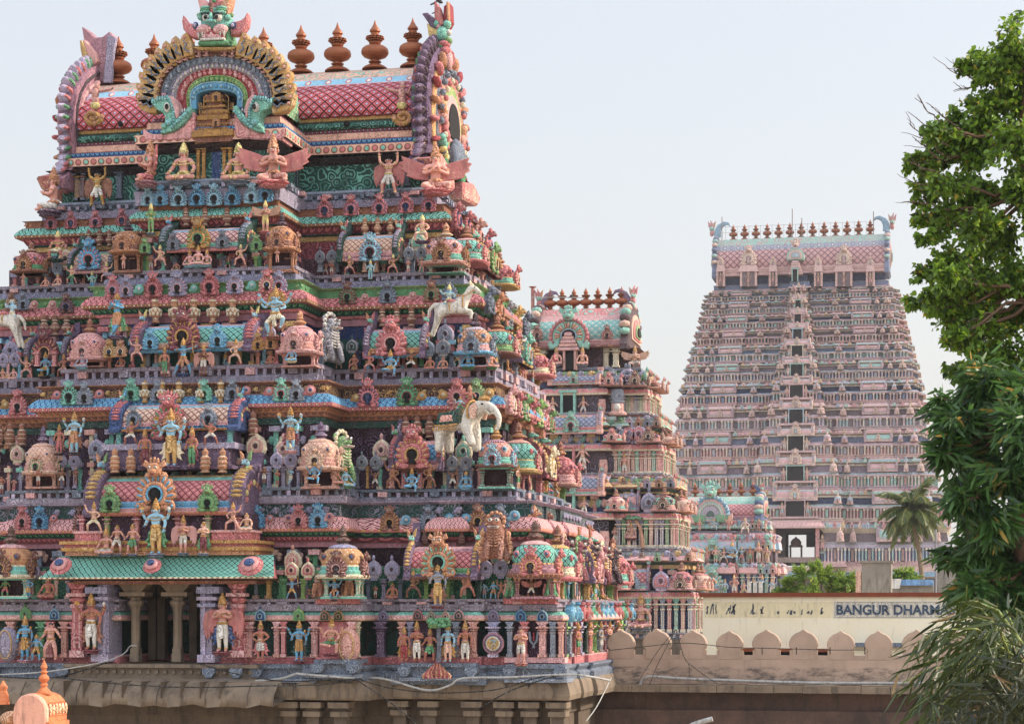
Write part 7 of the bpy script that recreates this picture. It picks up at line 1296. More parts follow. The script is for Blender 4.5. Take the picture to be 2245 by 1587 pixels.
 q0, q1, r0, r1 = DOORS2[ti]; vd = v-1.15; a, b = at(q0, r0, vd), at(q1, r1, vd); c0 = (a.x+b.x)/2
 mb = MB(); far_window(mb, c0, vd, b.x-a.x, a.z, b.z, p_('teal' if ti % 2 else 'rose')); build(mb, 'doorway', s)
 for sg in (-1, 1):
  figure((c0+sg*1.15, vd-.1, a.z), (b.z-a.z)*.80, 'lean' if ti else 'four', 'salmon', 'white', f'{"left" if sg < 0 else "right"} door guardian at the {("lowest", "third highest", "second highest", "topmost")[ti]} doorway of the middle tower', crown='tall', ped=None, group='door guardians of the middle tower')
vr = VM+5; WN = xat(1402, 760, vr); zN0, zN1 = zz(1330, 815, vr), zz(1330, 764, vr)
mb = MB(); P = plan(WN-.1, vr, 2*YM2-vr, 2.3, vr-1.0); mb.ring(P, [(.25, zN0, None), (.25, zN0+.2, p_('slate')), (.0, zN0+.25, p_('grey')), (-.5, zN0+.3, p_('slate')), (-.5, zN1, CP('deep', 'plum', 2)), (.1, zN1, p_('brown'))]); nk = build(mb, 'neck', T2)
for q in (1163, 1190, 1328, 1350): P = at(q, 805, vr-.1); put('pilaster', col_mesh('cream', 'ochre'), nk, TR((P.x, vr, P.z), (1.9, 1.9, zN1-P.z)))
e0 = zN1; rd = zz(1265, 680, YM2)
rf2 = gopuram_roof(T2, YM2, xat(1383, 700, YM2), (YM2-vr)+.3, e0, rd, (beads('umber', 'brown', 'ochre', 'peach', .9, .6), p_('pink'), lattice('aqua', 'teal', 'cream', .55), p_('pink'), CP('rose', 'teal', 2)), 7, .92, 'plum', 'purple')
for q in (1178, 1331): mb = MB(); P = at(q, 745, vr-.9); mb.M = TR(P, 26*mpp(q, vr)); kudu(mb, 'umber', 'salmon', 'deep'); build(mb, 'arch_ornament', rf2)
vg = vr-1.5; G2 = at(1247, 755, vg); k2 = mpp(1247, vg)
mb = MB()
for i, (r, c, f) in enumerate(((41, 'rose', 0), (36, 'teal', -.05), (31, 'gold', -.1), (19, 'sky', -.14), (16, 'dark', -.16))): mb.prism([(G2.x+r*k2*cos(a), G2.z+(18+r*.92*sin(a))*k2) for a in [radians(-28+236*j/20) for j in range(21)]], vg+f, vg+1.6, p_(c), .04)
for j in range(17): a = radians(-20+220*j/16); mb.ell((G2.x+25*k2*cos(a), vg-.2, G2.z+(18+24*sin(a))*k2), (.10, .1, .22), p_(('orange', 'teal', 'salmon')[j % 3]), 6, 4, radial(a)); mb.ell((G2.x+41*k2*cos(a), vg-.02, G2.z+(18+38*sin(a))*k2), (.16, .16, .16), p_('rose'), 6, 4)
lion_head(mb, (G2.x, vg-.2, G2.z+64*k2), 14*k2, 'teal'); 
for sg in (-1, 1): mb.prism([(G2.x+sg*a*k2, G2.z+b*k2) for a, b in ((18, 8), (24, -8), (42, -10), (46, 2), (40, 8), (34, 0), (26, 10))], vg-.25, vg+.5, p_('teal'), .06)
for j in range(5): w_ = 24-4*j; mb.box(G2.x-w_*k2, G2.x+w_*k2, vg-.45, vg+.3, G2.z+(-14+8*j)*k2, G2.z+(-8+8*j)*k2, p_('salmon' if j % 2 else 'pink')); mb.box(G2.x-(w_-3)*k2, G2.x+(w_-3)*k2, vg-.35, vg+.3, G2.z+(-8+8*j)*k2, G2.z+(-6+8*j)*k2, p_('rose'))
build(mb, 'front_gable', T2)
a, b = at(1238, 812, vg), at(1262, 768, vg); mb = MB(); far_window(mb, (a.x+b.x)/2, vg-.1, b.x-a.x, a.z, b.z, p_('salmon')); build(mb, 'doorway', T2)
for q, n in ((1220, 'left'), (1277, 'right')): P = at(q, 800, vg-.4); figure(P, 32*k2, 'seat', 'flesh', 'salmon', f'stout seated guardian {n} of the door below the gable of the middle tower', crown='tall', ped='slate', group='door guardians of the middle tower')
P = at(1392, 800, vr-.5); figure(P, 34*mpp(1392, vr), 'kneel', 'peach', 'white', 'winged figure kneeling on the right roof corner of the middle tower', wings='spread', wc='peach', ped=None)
P = at(1384, 1180, VM+.9); figure(P, 30*mpp(1384, VM), 'seat', 'flesh', 'salmon', 'pink goddess seated on a dark block under the stucco tree of the middle tower', ped='maroon')
P = at(1348, 1195, VM+.9); figure(P, 40*mpp(1348, VM), 'namaste', 'salmon', 'white', 'worshipper facing the pink goddess under the stucco tree', ped=None, crown='bun', rz=.6)
mb = MB(); u = mpp(1410, VM); mb.tube([(0, 0, 0), (-.06, 0, 25*u), (-.2, 0, 45*u), (-.55, 0, 62*u)], [.16, .13, .12, .1], p_('orange'), 8); r = random.Random(4)
for q in range(70): a = r.random()*6.28; t = r.random()**.5; mb.ell((-.75+20*u*cos(a)*t, .3*sin(a)*t, 64*u+9*u*(1-t)*r.random()), (.16, .2, .10), p_('green' if q % 3 else 'dgreen'), 6, 4)
put('stucco_tree', mb.mesh('stucco_tree'), None, TR(at(1409, 1200, VM+.9)), 'stucco tree with bent orange trunk shading the seated goddess on the middle tower', 'stucco tree')
P = at(1354, 912, VM+2.4); mb = MB(); u = mpp(1354, VM)      # serpent-hooded dark figure seen from behind
mb.lathe([(.2, 0), (20*u, 2*u), (21*u, 6*u), (14*u, 12*u), (13*u, 28*u, p_('salmon')), (17*u, 31*u, p_('slate')), (12*u, 34*u, p_('slate')), (15*u, 44*u, p_('slate')), (14*u, 56*u, p_('slate')), (9*u, 60*u, p_('slate')), (0, 61*u, p_('slate'))], (0, 0, 0), 18, p_('salmon'), sy=.6); mb.ell((0, -.28, 19*u), (8*u, .2, 9*u), p_('white'), 10, 6)
put('deity_statue', mb.mesh('deity_statue'), None, TR(P), 'round pink figure with tall slate-blue hat-like head on the upper right of the middle tower', 'statue')
for q, r, h, v, po, sk, cl, lb in ((1277, 1028, 50, VM+1.2, 'lean', 'salmon', 'white', 'cross-legged standing flautist beside the second doorway of the middle tower'), (1369, 1044, 46, VM+2.0, 'stand', 'flesh', 'white', 'standing pink figure in white shorts before the pillars of the middle tower'), (1405, 1375, 60, VM-.5, 'seat', 'salmon', 'rose', 'large seated salmon deity with serpent hood low on the middle tower')):
 figure(at(q, r, v), h*mpp(q, v), po, sk, cl, lb, halo='salmon' if po == 'seat' else None, ped='slate')
mb = MB(); W = xat(1522, 1385, VM); mb.ring(plan(W, VM, 2*YM2-VM, 3.6, VM-1.1), [(.3, 0, None), (.3, zz(1330, 1400, VM), ST2)]); build(mb, 'granite_base', T2)
mb = MB(); P = at(1168, 680, YM2); mb.lathe([(.14, 0), (.14, 1.7), (.3, 1.75), (.3, 1.8)], P, 8, p_('terra')); put('lightning_mast', mb.mesh('lightning_mast'), None, None, 'short rusty pole beside the left finial of the middle tower', 'pole')

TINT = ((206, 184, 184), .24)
# ---------------- small tower half hidden in front of the farthest one
VS = 175.0
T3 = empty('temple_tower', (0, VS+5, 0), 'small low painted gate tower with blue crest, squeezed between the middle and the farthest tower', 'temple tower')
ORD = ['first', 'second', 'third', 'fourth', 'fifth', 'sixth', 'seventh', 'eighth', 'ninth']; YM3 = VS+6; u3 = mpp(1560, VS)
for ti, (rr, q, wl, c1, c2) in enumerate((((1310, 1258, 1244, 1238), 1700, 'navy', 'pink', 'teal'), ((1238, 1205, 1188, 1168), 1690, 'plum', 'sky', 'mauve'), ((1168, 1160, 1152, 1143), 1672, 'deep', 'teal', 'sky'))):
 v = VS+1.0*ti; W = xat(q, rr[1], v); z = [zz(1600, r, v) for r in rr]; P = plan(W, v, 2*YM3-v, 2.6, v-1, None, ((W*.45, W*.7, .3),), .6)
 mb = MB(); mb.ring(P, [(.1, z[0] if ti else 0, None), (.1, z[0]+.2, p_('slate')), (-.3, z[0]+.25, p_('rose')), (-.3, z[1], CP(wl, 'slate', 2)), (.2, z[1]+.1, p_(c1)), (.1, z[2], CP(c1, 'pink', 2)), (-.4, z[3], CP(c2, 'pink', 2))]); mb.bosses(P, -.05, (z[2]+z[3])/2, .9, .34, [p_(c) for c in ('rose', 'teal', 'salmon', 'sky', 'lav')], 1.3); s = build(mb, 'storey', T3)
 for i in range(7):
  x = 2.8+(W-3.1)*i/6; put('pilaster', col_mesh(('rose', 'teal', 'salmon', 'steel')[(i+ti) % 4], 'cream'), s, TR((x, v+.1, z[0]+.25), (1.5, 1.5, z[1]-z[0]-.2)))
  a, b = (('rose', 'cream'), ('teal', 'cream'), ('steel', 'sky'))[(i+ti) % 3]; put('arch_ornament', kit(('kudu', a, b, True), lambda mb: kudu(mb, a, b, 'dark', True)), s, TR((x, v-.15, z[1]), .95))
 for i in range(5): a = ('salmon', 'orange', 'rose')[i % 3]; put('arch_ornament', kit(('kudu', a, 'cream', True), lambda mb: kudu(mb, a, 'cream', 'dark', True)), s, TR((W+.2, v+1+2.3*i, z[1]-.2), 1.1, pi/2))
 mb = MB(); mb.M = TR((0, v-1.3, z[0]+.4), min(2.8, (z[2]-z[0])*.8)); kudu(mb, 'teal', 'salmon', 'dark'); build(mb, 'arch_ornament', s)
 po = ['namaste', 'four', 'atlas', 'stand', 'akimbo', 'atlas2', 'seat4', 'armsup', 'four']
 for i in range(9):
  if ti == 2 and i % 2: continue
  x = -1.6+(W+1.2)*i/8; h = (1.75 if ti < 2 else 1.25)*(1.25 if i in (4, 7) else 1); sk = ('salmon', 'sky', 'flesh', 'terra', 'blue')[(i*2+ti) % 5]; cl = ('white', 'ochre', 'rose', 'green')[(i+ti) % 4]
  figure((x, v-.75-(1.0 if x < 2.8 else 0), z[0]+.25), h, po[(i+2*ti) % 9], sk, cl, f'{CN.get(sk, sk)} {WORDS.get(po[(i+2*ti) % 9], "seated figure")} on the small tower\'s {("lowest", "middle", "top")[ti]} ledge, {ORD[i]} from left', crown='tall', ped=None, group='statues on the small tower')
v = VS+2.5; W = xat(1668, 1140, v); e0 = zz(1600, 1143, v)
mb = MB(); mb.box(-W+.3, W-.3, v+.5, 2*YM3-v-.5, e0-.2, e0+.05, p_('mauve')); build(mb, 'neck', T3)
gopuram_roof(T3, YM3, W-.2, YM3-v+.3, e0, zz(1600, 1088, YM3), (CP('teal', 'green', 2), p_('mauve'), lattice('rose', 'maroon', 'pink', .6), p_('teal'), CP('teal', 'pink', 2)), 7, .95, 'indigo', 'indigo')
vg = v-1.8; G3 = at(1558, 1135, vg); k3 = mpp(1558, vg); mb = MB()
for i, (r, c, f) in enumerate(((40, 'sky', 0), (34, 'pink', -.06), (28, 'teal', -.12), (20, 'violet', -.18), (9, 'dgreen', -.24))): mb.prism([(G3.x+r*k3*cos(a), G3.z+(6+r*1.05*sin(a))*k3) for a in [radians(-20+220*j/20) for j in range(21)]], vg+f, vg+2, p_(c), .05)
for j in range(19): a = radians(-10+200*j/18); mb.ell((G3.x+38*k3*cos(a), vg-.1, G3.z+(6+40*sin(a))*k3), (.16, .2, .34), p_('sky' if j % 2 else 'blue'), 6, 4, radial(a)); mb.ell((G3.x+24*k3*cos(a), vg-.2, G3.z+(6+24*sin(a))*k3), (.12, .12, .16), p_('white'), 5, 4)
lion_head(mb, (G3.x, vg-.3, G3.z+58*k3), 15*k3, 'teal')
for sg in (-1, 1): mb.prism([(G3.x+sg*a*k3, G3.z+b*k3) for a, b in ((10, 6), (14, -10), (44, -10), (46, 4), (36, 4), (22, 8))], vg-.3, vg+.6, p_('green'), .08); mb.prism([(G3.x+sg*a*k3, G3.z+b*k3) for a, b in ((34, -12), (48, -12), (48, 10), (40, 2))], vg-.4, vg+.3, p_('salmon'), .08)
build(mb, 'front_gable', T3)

# ---------------- the farthest and tallest tower
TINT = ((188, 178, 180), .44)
VF = 318.0
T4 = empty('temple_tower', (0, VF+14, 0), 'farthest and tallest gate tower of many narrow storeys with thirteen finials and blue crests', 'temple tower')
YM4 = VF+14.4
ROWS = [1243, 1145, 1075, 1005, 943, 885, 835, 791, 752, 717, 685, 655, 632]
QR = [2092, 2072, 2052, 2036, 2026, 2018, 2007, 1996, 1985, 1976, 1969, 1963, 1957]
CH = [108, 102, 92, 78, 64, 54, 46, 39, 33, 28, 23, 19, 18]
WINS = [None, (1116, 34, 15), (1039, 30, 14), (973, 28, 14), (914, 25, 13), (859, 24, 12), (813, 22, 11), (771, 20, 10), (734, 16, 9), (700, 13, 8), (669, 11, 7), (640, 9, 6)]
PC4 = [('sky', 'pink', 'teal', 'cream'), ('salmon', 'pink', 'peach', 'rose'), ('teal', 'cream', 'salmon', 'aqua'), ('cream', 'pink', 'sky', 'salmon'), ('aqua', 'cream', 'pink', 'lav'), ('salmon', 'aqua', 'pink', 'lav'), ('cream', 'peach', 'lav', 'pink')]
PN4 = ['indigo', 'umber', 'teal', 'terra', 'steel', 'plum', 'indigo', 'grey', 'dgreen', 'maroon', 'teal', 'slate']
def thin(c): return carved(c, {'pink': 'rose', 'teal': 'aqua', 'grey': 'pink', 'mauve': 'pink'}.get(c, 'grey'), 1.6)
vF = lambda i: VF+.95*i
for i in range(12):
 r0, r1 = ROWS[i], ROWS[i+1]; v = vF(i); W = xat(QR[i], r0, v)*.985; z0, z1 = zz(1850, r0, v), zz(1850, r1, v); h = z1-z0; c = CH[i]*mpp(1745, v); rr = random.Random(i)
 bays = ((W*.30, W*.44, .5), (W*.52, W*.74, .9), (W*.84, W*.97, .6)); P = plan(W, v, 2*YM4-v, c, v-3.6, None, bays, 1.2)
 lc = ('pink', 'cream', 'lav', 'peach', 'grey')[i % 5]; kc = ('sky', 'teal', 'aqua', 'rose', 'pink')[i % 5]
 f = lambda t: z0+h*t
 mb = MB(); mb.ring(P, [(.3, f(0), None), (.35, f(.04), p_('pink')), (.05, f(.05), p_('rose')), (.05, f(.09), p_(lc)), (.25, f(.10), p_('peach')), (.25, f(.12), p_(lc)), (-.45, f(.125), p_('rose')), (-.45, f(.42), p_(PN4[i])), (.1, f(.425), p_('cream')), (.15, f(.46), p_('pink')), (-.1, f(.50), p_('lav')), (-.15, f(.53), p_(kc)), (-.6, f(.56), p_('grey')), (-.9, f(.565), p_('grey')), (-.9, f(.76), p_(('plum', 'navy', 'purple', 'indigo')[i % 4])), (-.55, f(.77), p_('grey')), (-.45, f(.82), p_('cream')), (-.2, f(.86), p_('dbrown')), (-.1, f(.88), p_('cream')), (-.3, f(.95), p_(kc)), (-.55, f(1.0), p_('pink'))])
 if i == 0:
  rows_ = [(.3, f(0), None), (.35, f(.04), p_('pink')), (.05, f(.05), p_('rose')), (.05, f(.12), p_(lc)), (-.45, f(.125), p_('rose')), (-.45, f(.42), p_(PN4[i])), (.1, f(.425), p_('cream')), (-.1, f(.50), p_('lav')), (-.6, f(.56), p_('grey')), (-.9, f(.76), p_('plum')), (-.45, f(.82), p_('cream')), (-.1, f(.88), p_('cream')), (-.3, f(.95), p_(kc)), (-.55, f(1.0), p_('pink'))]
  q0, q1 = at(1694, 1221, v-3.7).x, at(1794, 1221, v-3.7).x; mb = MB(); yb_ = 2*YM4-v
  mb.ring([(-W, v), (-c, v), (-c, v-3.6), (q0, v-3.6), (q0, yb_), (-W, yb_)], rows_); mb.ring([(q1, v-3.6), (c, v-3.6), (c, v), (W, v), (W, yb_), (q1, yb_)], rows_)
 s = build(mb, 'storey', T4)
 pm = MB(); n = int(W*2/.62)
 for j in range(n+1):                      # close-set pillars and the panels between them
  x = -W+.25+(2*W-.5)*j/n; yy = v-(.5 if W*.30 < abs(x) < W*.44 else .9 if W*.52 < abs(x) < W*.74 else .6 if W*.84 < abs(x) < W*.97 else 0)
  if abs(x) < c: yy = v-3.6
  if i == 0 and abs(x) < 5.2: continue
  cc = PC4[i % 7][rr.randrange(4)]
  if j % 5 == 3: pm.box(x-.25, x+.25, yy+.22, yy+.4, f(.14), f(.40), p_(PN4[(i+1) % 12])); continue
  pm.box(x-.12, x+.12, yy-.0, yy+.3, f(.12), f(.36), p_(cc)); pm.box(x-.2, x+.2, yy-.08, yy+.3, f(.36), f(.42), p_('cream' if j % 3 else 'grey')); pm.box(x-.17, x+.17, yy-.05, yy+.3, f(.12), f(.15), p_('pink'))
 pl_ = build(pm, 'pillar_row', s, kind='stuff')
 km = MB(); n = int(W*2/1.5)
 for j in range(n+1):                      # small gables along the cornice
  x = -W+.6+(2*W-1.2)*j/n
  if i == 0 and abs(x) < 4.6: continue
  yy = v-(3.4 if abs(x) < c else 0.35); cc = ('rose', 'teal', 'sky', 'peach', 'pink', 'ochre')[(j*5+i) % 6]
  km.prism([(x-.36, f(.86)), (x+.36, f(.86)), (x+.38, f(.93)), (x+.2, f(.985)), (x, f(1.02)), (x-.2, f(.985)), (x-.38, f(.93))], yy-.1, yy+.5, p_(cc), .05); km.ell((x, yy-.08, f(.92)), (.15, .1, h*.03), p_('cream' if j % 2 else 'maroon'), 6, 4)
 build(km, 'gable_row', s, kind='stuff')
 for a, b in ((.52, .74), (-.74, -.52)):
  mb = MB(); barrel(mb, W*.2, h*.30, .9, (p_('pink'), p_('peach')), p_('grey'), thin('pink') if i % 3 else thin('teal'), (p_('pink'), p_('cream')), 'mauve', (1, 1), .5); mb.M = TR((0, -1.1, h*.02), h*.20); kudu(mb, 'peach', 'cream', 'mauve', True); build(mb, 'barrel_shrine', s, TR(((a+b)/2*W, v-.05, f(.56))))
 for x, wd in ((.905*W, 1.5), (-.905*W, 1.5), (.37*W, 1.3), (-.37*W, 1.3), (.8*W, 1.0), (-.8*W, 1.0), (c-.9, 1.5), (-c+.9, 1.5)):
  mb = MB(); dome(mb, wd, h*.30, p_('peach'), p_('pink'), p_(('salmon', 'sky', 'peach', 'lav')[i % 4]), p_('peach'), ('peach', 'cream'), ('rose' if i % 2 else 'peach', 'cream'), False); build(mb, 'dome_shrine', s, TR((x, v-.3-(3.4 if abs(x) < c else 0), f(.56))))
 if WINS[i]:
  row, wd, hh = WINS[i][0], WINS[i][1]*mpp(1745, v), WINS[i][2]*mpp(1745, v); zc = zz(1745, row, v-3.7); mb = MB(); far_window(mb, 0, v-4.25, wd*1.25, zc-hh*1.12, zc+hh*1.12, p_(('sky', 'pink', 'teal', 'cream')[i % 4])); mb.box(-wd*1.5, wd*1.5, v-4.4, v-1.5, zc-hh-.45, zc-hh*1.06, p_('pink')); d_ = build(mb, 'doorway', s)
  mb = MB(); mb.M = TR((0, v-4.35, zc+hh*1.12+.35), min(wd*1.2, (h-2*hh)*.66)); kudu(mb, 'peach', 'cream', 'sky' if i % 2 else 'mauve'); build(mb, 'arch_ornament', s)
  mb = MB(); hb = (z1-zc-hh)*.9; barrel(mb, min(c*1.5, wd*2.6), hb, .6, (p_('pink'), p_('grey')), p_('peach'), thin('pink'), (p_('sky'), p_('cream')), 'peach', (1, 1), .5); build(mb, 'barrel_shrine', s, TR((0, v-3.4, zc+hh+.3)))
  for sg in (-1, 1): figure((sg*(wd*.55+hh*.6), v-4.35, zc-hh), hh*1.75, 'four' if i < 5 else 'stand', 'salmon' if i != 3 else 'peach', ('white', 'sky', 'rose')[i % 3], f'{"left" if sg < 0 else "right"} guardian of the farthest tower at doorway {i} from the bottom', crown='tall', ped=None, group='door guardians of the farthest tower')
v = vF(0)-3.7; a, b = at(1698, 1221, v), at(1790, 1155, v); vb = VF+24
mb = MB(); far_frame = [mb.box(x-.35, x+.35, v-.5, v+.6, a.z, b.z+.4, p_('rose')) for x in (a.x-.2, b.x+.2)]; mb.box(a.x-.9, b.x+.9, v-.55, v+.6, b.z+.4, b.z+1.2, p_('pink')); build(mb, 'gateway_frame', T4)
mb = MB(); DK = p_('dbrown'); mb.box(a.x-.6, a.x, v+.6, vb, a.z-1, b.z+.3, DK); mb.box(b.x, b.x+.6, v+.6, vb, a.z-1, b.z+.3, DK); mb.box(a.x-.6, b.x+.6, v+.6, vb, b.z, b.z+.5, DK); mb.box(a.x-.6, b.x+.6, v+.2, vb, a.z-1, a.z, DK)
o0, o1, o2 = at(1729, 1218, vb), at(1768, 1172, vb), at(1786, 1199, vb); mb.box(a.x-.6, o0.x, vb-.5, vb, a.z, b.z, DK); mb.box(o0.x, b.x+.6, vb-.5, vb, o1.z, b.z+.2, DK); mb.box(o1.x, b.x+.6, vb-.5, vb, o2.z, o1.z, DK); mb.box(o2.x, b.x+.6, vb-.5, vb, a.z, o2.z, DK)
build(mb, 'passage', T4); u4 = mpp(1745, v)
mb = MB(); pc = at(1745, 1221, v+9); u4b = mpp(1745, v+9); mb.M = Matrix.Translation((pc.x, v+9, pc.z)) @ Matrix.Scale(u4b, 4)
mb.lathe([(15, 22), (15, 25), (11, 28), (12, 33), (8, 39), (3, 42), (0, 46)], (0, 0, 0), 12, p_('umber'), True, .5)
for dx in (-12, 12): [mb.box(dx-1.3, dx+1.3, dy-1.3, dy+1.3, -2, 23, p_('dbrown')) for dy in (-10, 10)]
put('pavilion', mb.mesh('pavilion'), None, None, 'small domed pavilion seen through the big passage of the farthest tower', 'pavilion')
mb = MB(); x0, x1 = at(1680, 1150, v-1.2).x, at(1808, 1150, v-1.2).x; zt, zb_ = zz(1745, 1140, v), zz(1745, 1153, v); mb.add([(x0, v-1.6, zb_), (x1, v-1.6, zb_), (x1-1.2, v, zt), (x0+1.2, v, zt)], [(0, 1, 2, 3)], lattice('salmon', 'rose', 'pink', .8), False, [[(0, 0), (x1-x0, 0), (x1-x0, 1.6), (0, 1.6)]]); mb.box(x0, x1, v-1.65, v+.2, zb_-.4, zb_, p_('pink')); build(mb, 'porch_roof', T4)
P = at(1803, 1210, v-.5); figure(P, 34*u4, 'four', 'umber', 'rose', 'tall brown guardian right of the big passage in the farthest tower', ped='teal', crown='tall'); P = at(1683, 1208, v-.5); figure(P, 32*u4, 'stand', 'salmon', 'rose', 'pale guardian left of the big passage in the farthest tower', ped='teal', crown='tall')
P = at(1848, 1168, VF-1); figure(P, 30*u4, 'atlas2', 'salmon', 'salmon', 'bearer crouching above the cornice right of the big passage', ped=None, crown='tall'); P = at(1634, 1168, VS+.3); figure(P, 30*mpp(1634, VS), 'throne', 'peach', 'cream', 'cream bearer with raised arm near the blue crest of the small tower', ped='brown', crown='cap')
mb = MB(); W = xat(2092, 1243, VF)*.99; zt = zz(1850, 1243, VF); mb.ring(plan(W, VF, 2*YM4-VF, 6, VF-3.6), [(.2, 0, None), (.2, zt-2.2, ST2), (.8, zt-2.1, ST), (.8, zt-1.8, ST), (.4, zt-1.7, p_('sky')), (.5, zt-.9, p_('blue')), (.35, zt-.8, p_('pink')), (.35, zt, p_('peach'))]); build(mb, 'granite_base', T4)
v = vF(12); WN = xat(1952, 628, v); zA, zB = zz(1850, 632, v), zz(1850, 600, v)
mb = MB(); mb.ring(plan(WN-.4, v, 2*YM4-v, 1.9, v-1.8), [(.3, zA, None), (.3, zA+.3, p_('pink')), (0, zA+.35, p_('mauve')), (0, zA*.55+zB*.45, p_('indigo')), (.1, zA*.55+zB*.45, p_('cream')), (-.5, zA*.5+zB*.5, p_('cream')), (-.5, zB, p_('navy')), (.4, zB, p_('umber'))]); nk = build(mb, 'neck', T4)
for q, wd in ((1580, 14), (1641, 32), (1695, 14), (1794, 14), (1850, 32), (1908, 14)):
 P = at(q, 628, v-2.0); k = mpp(q, v); mb = MB(); w_ = wd*k/2; zt = zz(q, 600, v); zr = zz(q, 586, v)
 mb.M = Matrix.Translation((0, -1.5, 0)); mb.box(P.x-w_, P.x+w_, v-.6, v+1.5, P.z, zt, p_('plum'))
 for e in ((-1, 0, 1) if wd > 20 else (-1, 1)): mb.box(P.x+e*w_-.2, P.x+e*w_+.2, v-.8, v+.5, P.z, zt, p_('salmon'))
 for jj, f in enumerate((1.35, 1.2, 1.1)): mb.box(P.x-w_*f, P.x+w_*f, v-1.0+.1*jj, v+.8, zt+(zr-zt)*jj/3, zt+(zr-zt)*(jj+1)/3, p_('peach' if jj % 2 else 'pink'))
 mb.M = TR((P.x, v-1.9, zr), 2.2*w_); kudu(mb, 'peach', 'cream', 'mauve'); mb.M = Matrix.Identity(4); build(mb, 'gable_bay', nk)
 figure((P.x, v-2.45, P.z+.2), (zt-P.z)*.75, 'four', 'umber', 'rose', f'small dark niche figure below the roof of the farthest tower, {("leftmost", "second from the left", "third from the left", "fourth from the left", "fifth from the left", "rightmost")[(1580, 1641, 1695, 1794, 1850, 1908).index(q)]}', ped=None, crown='tall', group='niche figures of the farthest tower')
rd = zz(1745, 521, YM4)
rf4 = gopuram_roof(T4, YM4, WN-.6, YM4-v+.9, zB, rd, (p_('pink'), p_('salmon'), lattice('rose', 'plum', 'peach', 1.25), beads('steel', 'indigo', 'lav', 'white', 1.3, .8), CP('teal', 'rose', .9)), 13, 1.6, 'indigo', 'blue')
mb = MB(); P = at(1744, 600, v-3); k = mpp(1744, v)
for r, c, f in ((19, 'teal', 0), (15, 'peach', -.1), (10, 'steel', -.2), (6, 'sky', -.3)): mb.prism([(P.x+r*k*cos(a), P.z+(38+r*.95*sin(a))*k) for a in [radians(-25+230*j/16) for j in range(17)]], v-3+f, v+1, p_(c), .08)
for j in range(6): w_ = 15-1.6*j; mb.box(P.x-w_*k, P.x+w_*k, v-3.5, v, P.z+(-2+5*j)*k, P.z+(2.2+5*j)*k, p_('pink' if j % 2 else 'salmon'))
lion_head(mb, (P.x, v-3.2, P.z+64*k), 8*k, 'peach'); build(mb, 'front_gable', T4)
a, b = at(1738, 620, v-2), at(1750, 594, v-2); mb = MB(); far_window(mb, (a.x+b.x)/2, v-3.6, b.x-a.x, a.z, b.z, p_('teal')); build(mb, 'doorway', T4)
RB = p_('dbrown')
mb = MB(); xs = [xat(q, 520, YM4) for q in (1580, 1900)]; zr = rd
for dz in (1.2, 2.3): mb.tube([(xs[0], YM4-1.4, zr+dz), (xs[1], YM4-1.4, zr+dz)], .03, RB, 4)
for j in range(26): x = xs[0]+(xs[1]-xs[0])*j/25; mb.tube([(x, YM4-1.4, zr-.3), (x, YM4-1.4, zr+2.4)], .035, RB, 4)
build(mb, 'railing', rf4)
for q, r in ((1583, 478), (1737, 460), (1758, 480), (1915, 466)): mb = MB(); P = at(q, 520, YM4-1); mb.tube([(P.x, YM4-1, P.z-.5), (P.x, YM4-1, zz(q, r, YM4))], .09, RB, 5); build(mb, 'lightning_rod', rf4)
TINT = None
# ================================================================ wall, building, ground, cables
GRD = stone((160, 144, 122), (178, 160, 134), .4, .3)
mb = MB(); mb.add([(-1500, -300, 0), (1500, -300, 0), (1500, 2500, 0), (-1500, 2500, 0)], [(0, 1, 2, 3)], GRD); build(mb, 'ground', kind='structure')
VW = 10.6
def plaster(c, c2, key):
 def mk(t):
  vec, rnd, tcn = t.coords(); n1 = t.noise(vec, .7, 5, .6); n2 = t.noise(t.scale(vec, (1.6, 1.6, 5)), 1.1, 7, .75); n3 = t.noise(t.scale(vec, (3.5, 3.5, .45)), 1.3, 5, .7)
  s = t.n('SeparateXYZ'); t.l(t.n('NewGeometry').outputs['Position'], s.inputs[0])
  col = t.mix(t.ramp(n1, [(.35, (0, 0, 0)), (.65, (1, 1, 1))]), rgb(c), rgb(c2))
  if key == 'wall':
   lo = t.ramp(t.math('SUBTRACT', s.outputs[2], zz(1700, 1500, VW)), [(.0, (1, 1, 1)), (.60, (1, 1, 1)), (.68, (.0, .0, .0))])
   st = t.math('MULTIPLY', t.math('ADD', t.math('MULTIPLY', lo, .9),   .05), t.ramp(n2, [(.46, (0, 0, 0)), (.62, (1, 1, 1))])); col = t.mix(t.math('MULTIPLY', st, .8), col, (.055, .05, .048))
  col = t.mix(t.ramp(n3, [(.56, (0, 0, 0)), (.80, (.45,)*3)]), col, (.10, .085, .075))
  t.l(col, t.bs.inputs['Base Color']); t.bs.inputs['Roughness'].default_value = .9; t.bump(t.math('ADD', t.noise(vec, 5, 5), n2), .25, .03)
 return newmat(('plaster', key), mk)
WLM = plaster((184, 160, 142), (164, 142, 126), 'wall'); CRM = plaster((252, 246, 222), (250, 240, 210), 'cream')
xw0 = 13.2; xw1 = 60.0; zw = lambda r: zz(1700, r, VW)
wall = empty('parapet_wall', (30, VW, 0), 'long pinkish plastered wall with rounded merlons and black stains, right of the big tower', 'wall')
mb = MB(); mb.box(xw0, xw1, VW, VW+.5, zw(1466), zw(1446), WLM); mb.box(xw0, xw1, VW-.10, VW+.6, zw(1500), zw(1466), WLM); build(mb, 'wall_body', wall)
mb = MB(); mb.box(xw0-.5, xw1, VW+.05, VW+.45, zw(1446), zw(1436), WLM); build(mb, 'merlon_sill', wall)
sp_ = 80.5*mpp(1600, VW); x0 = xat(1360, 1420, VW); i = 0
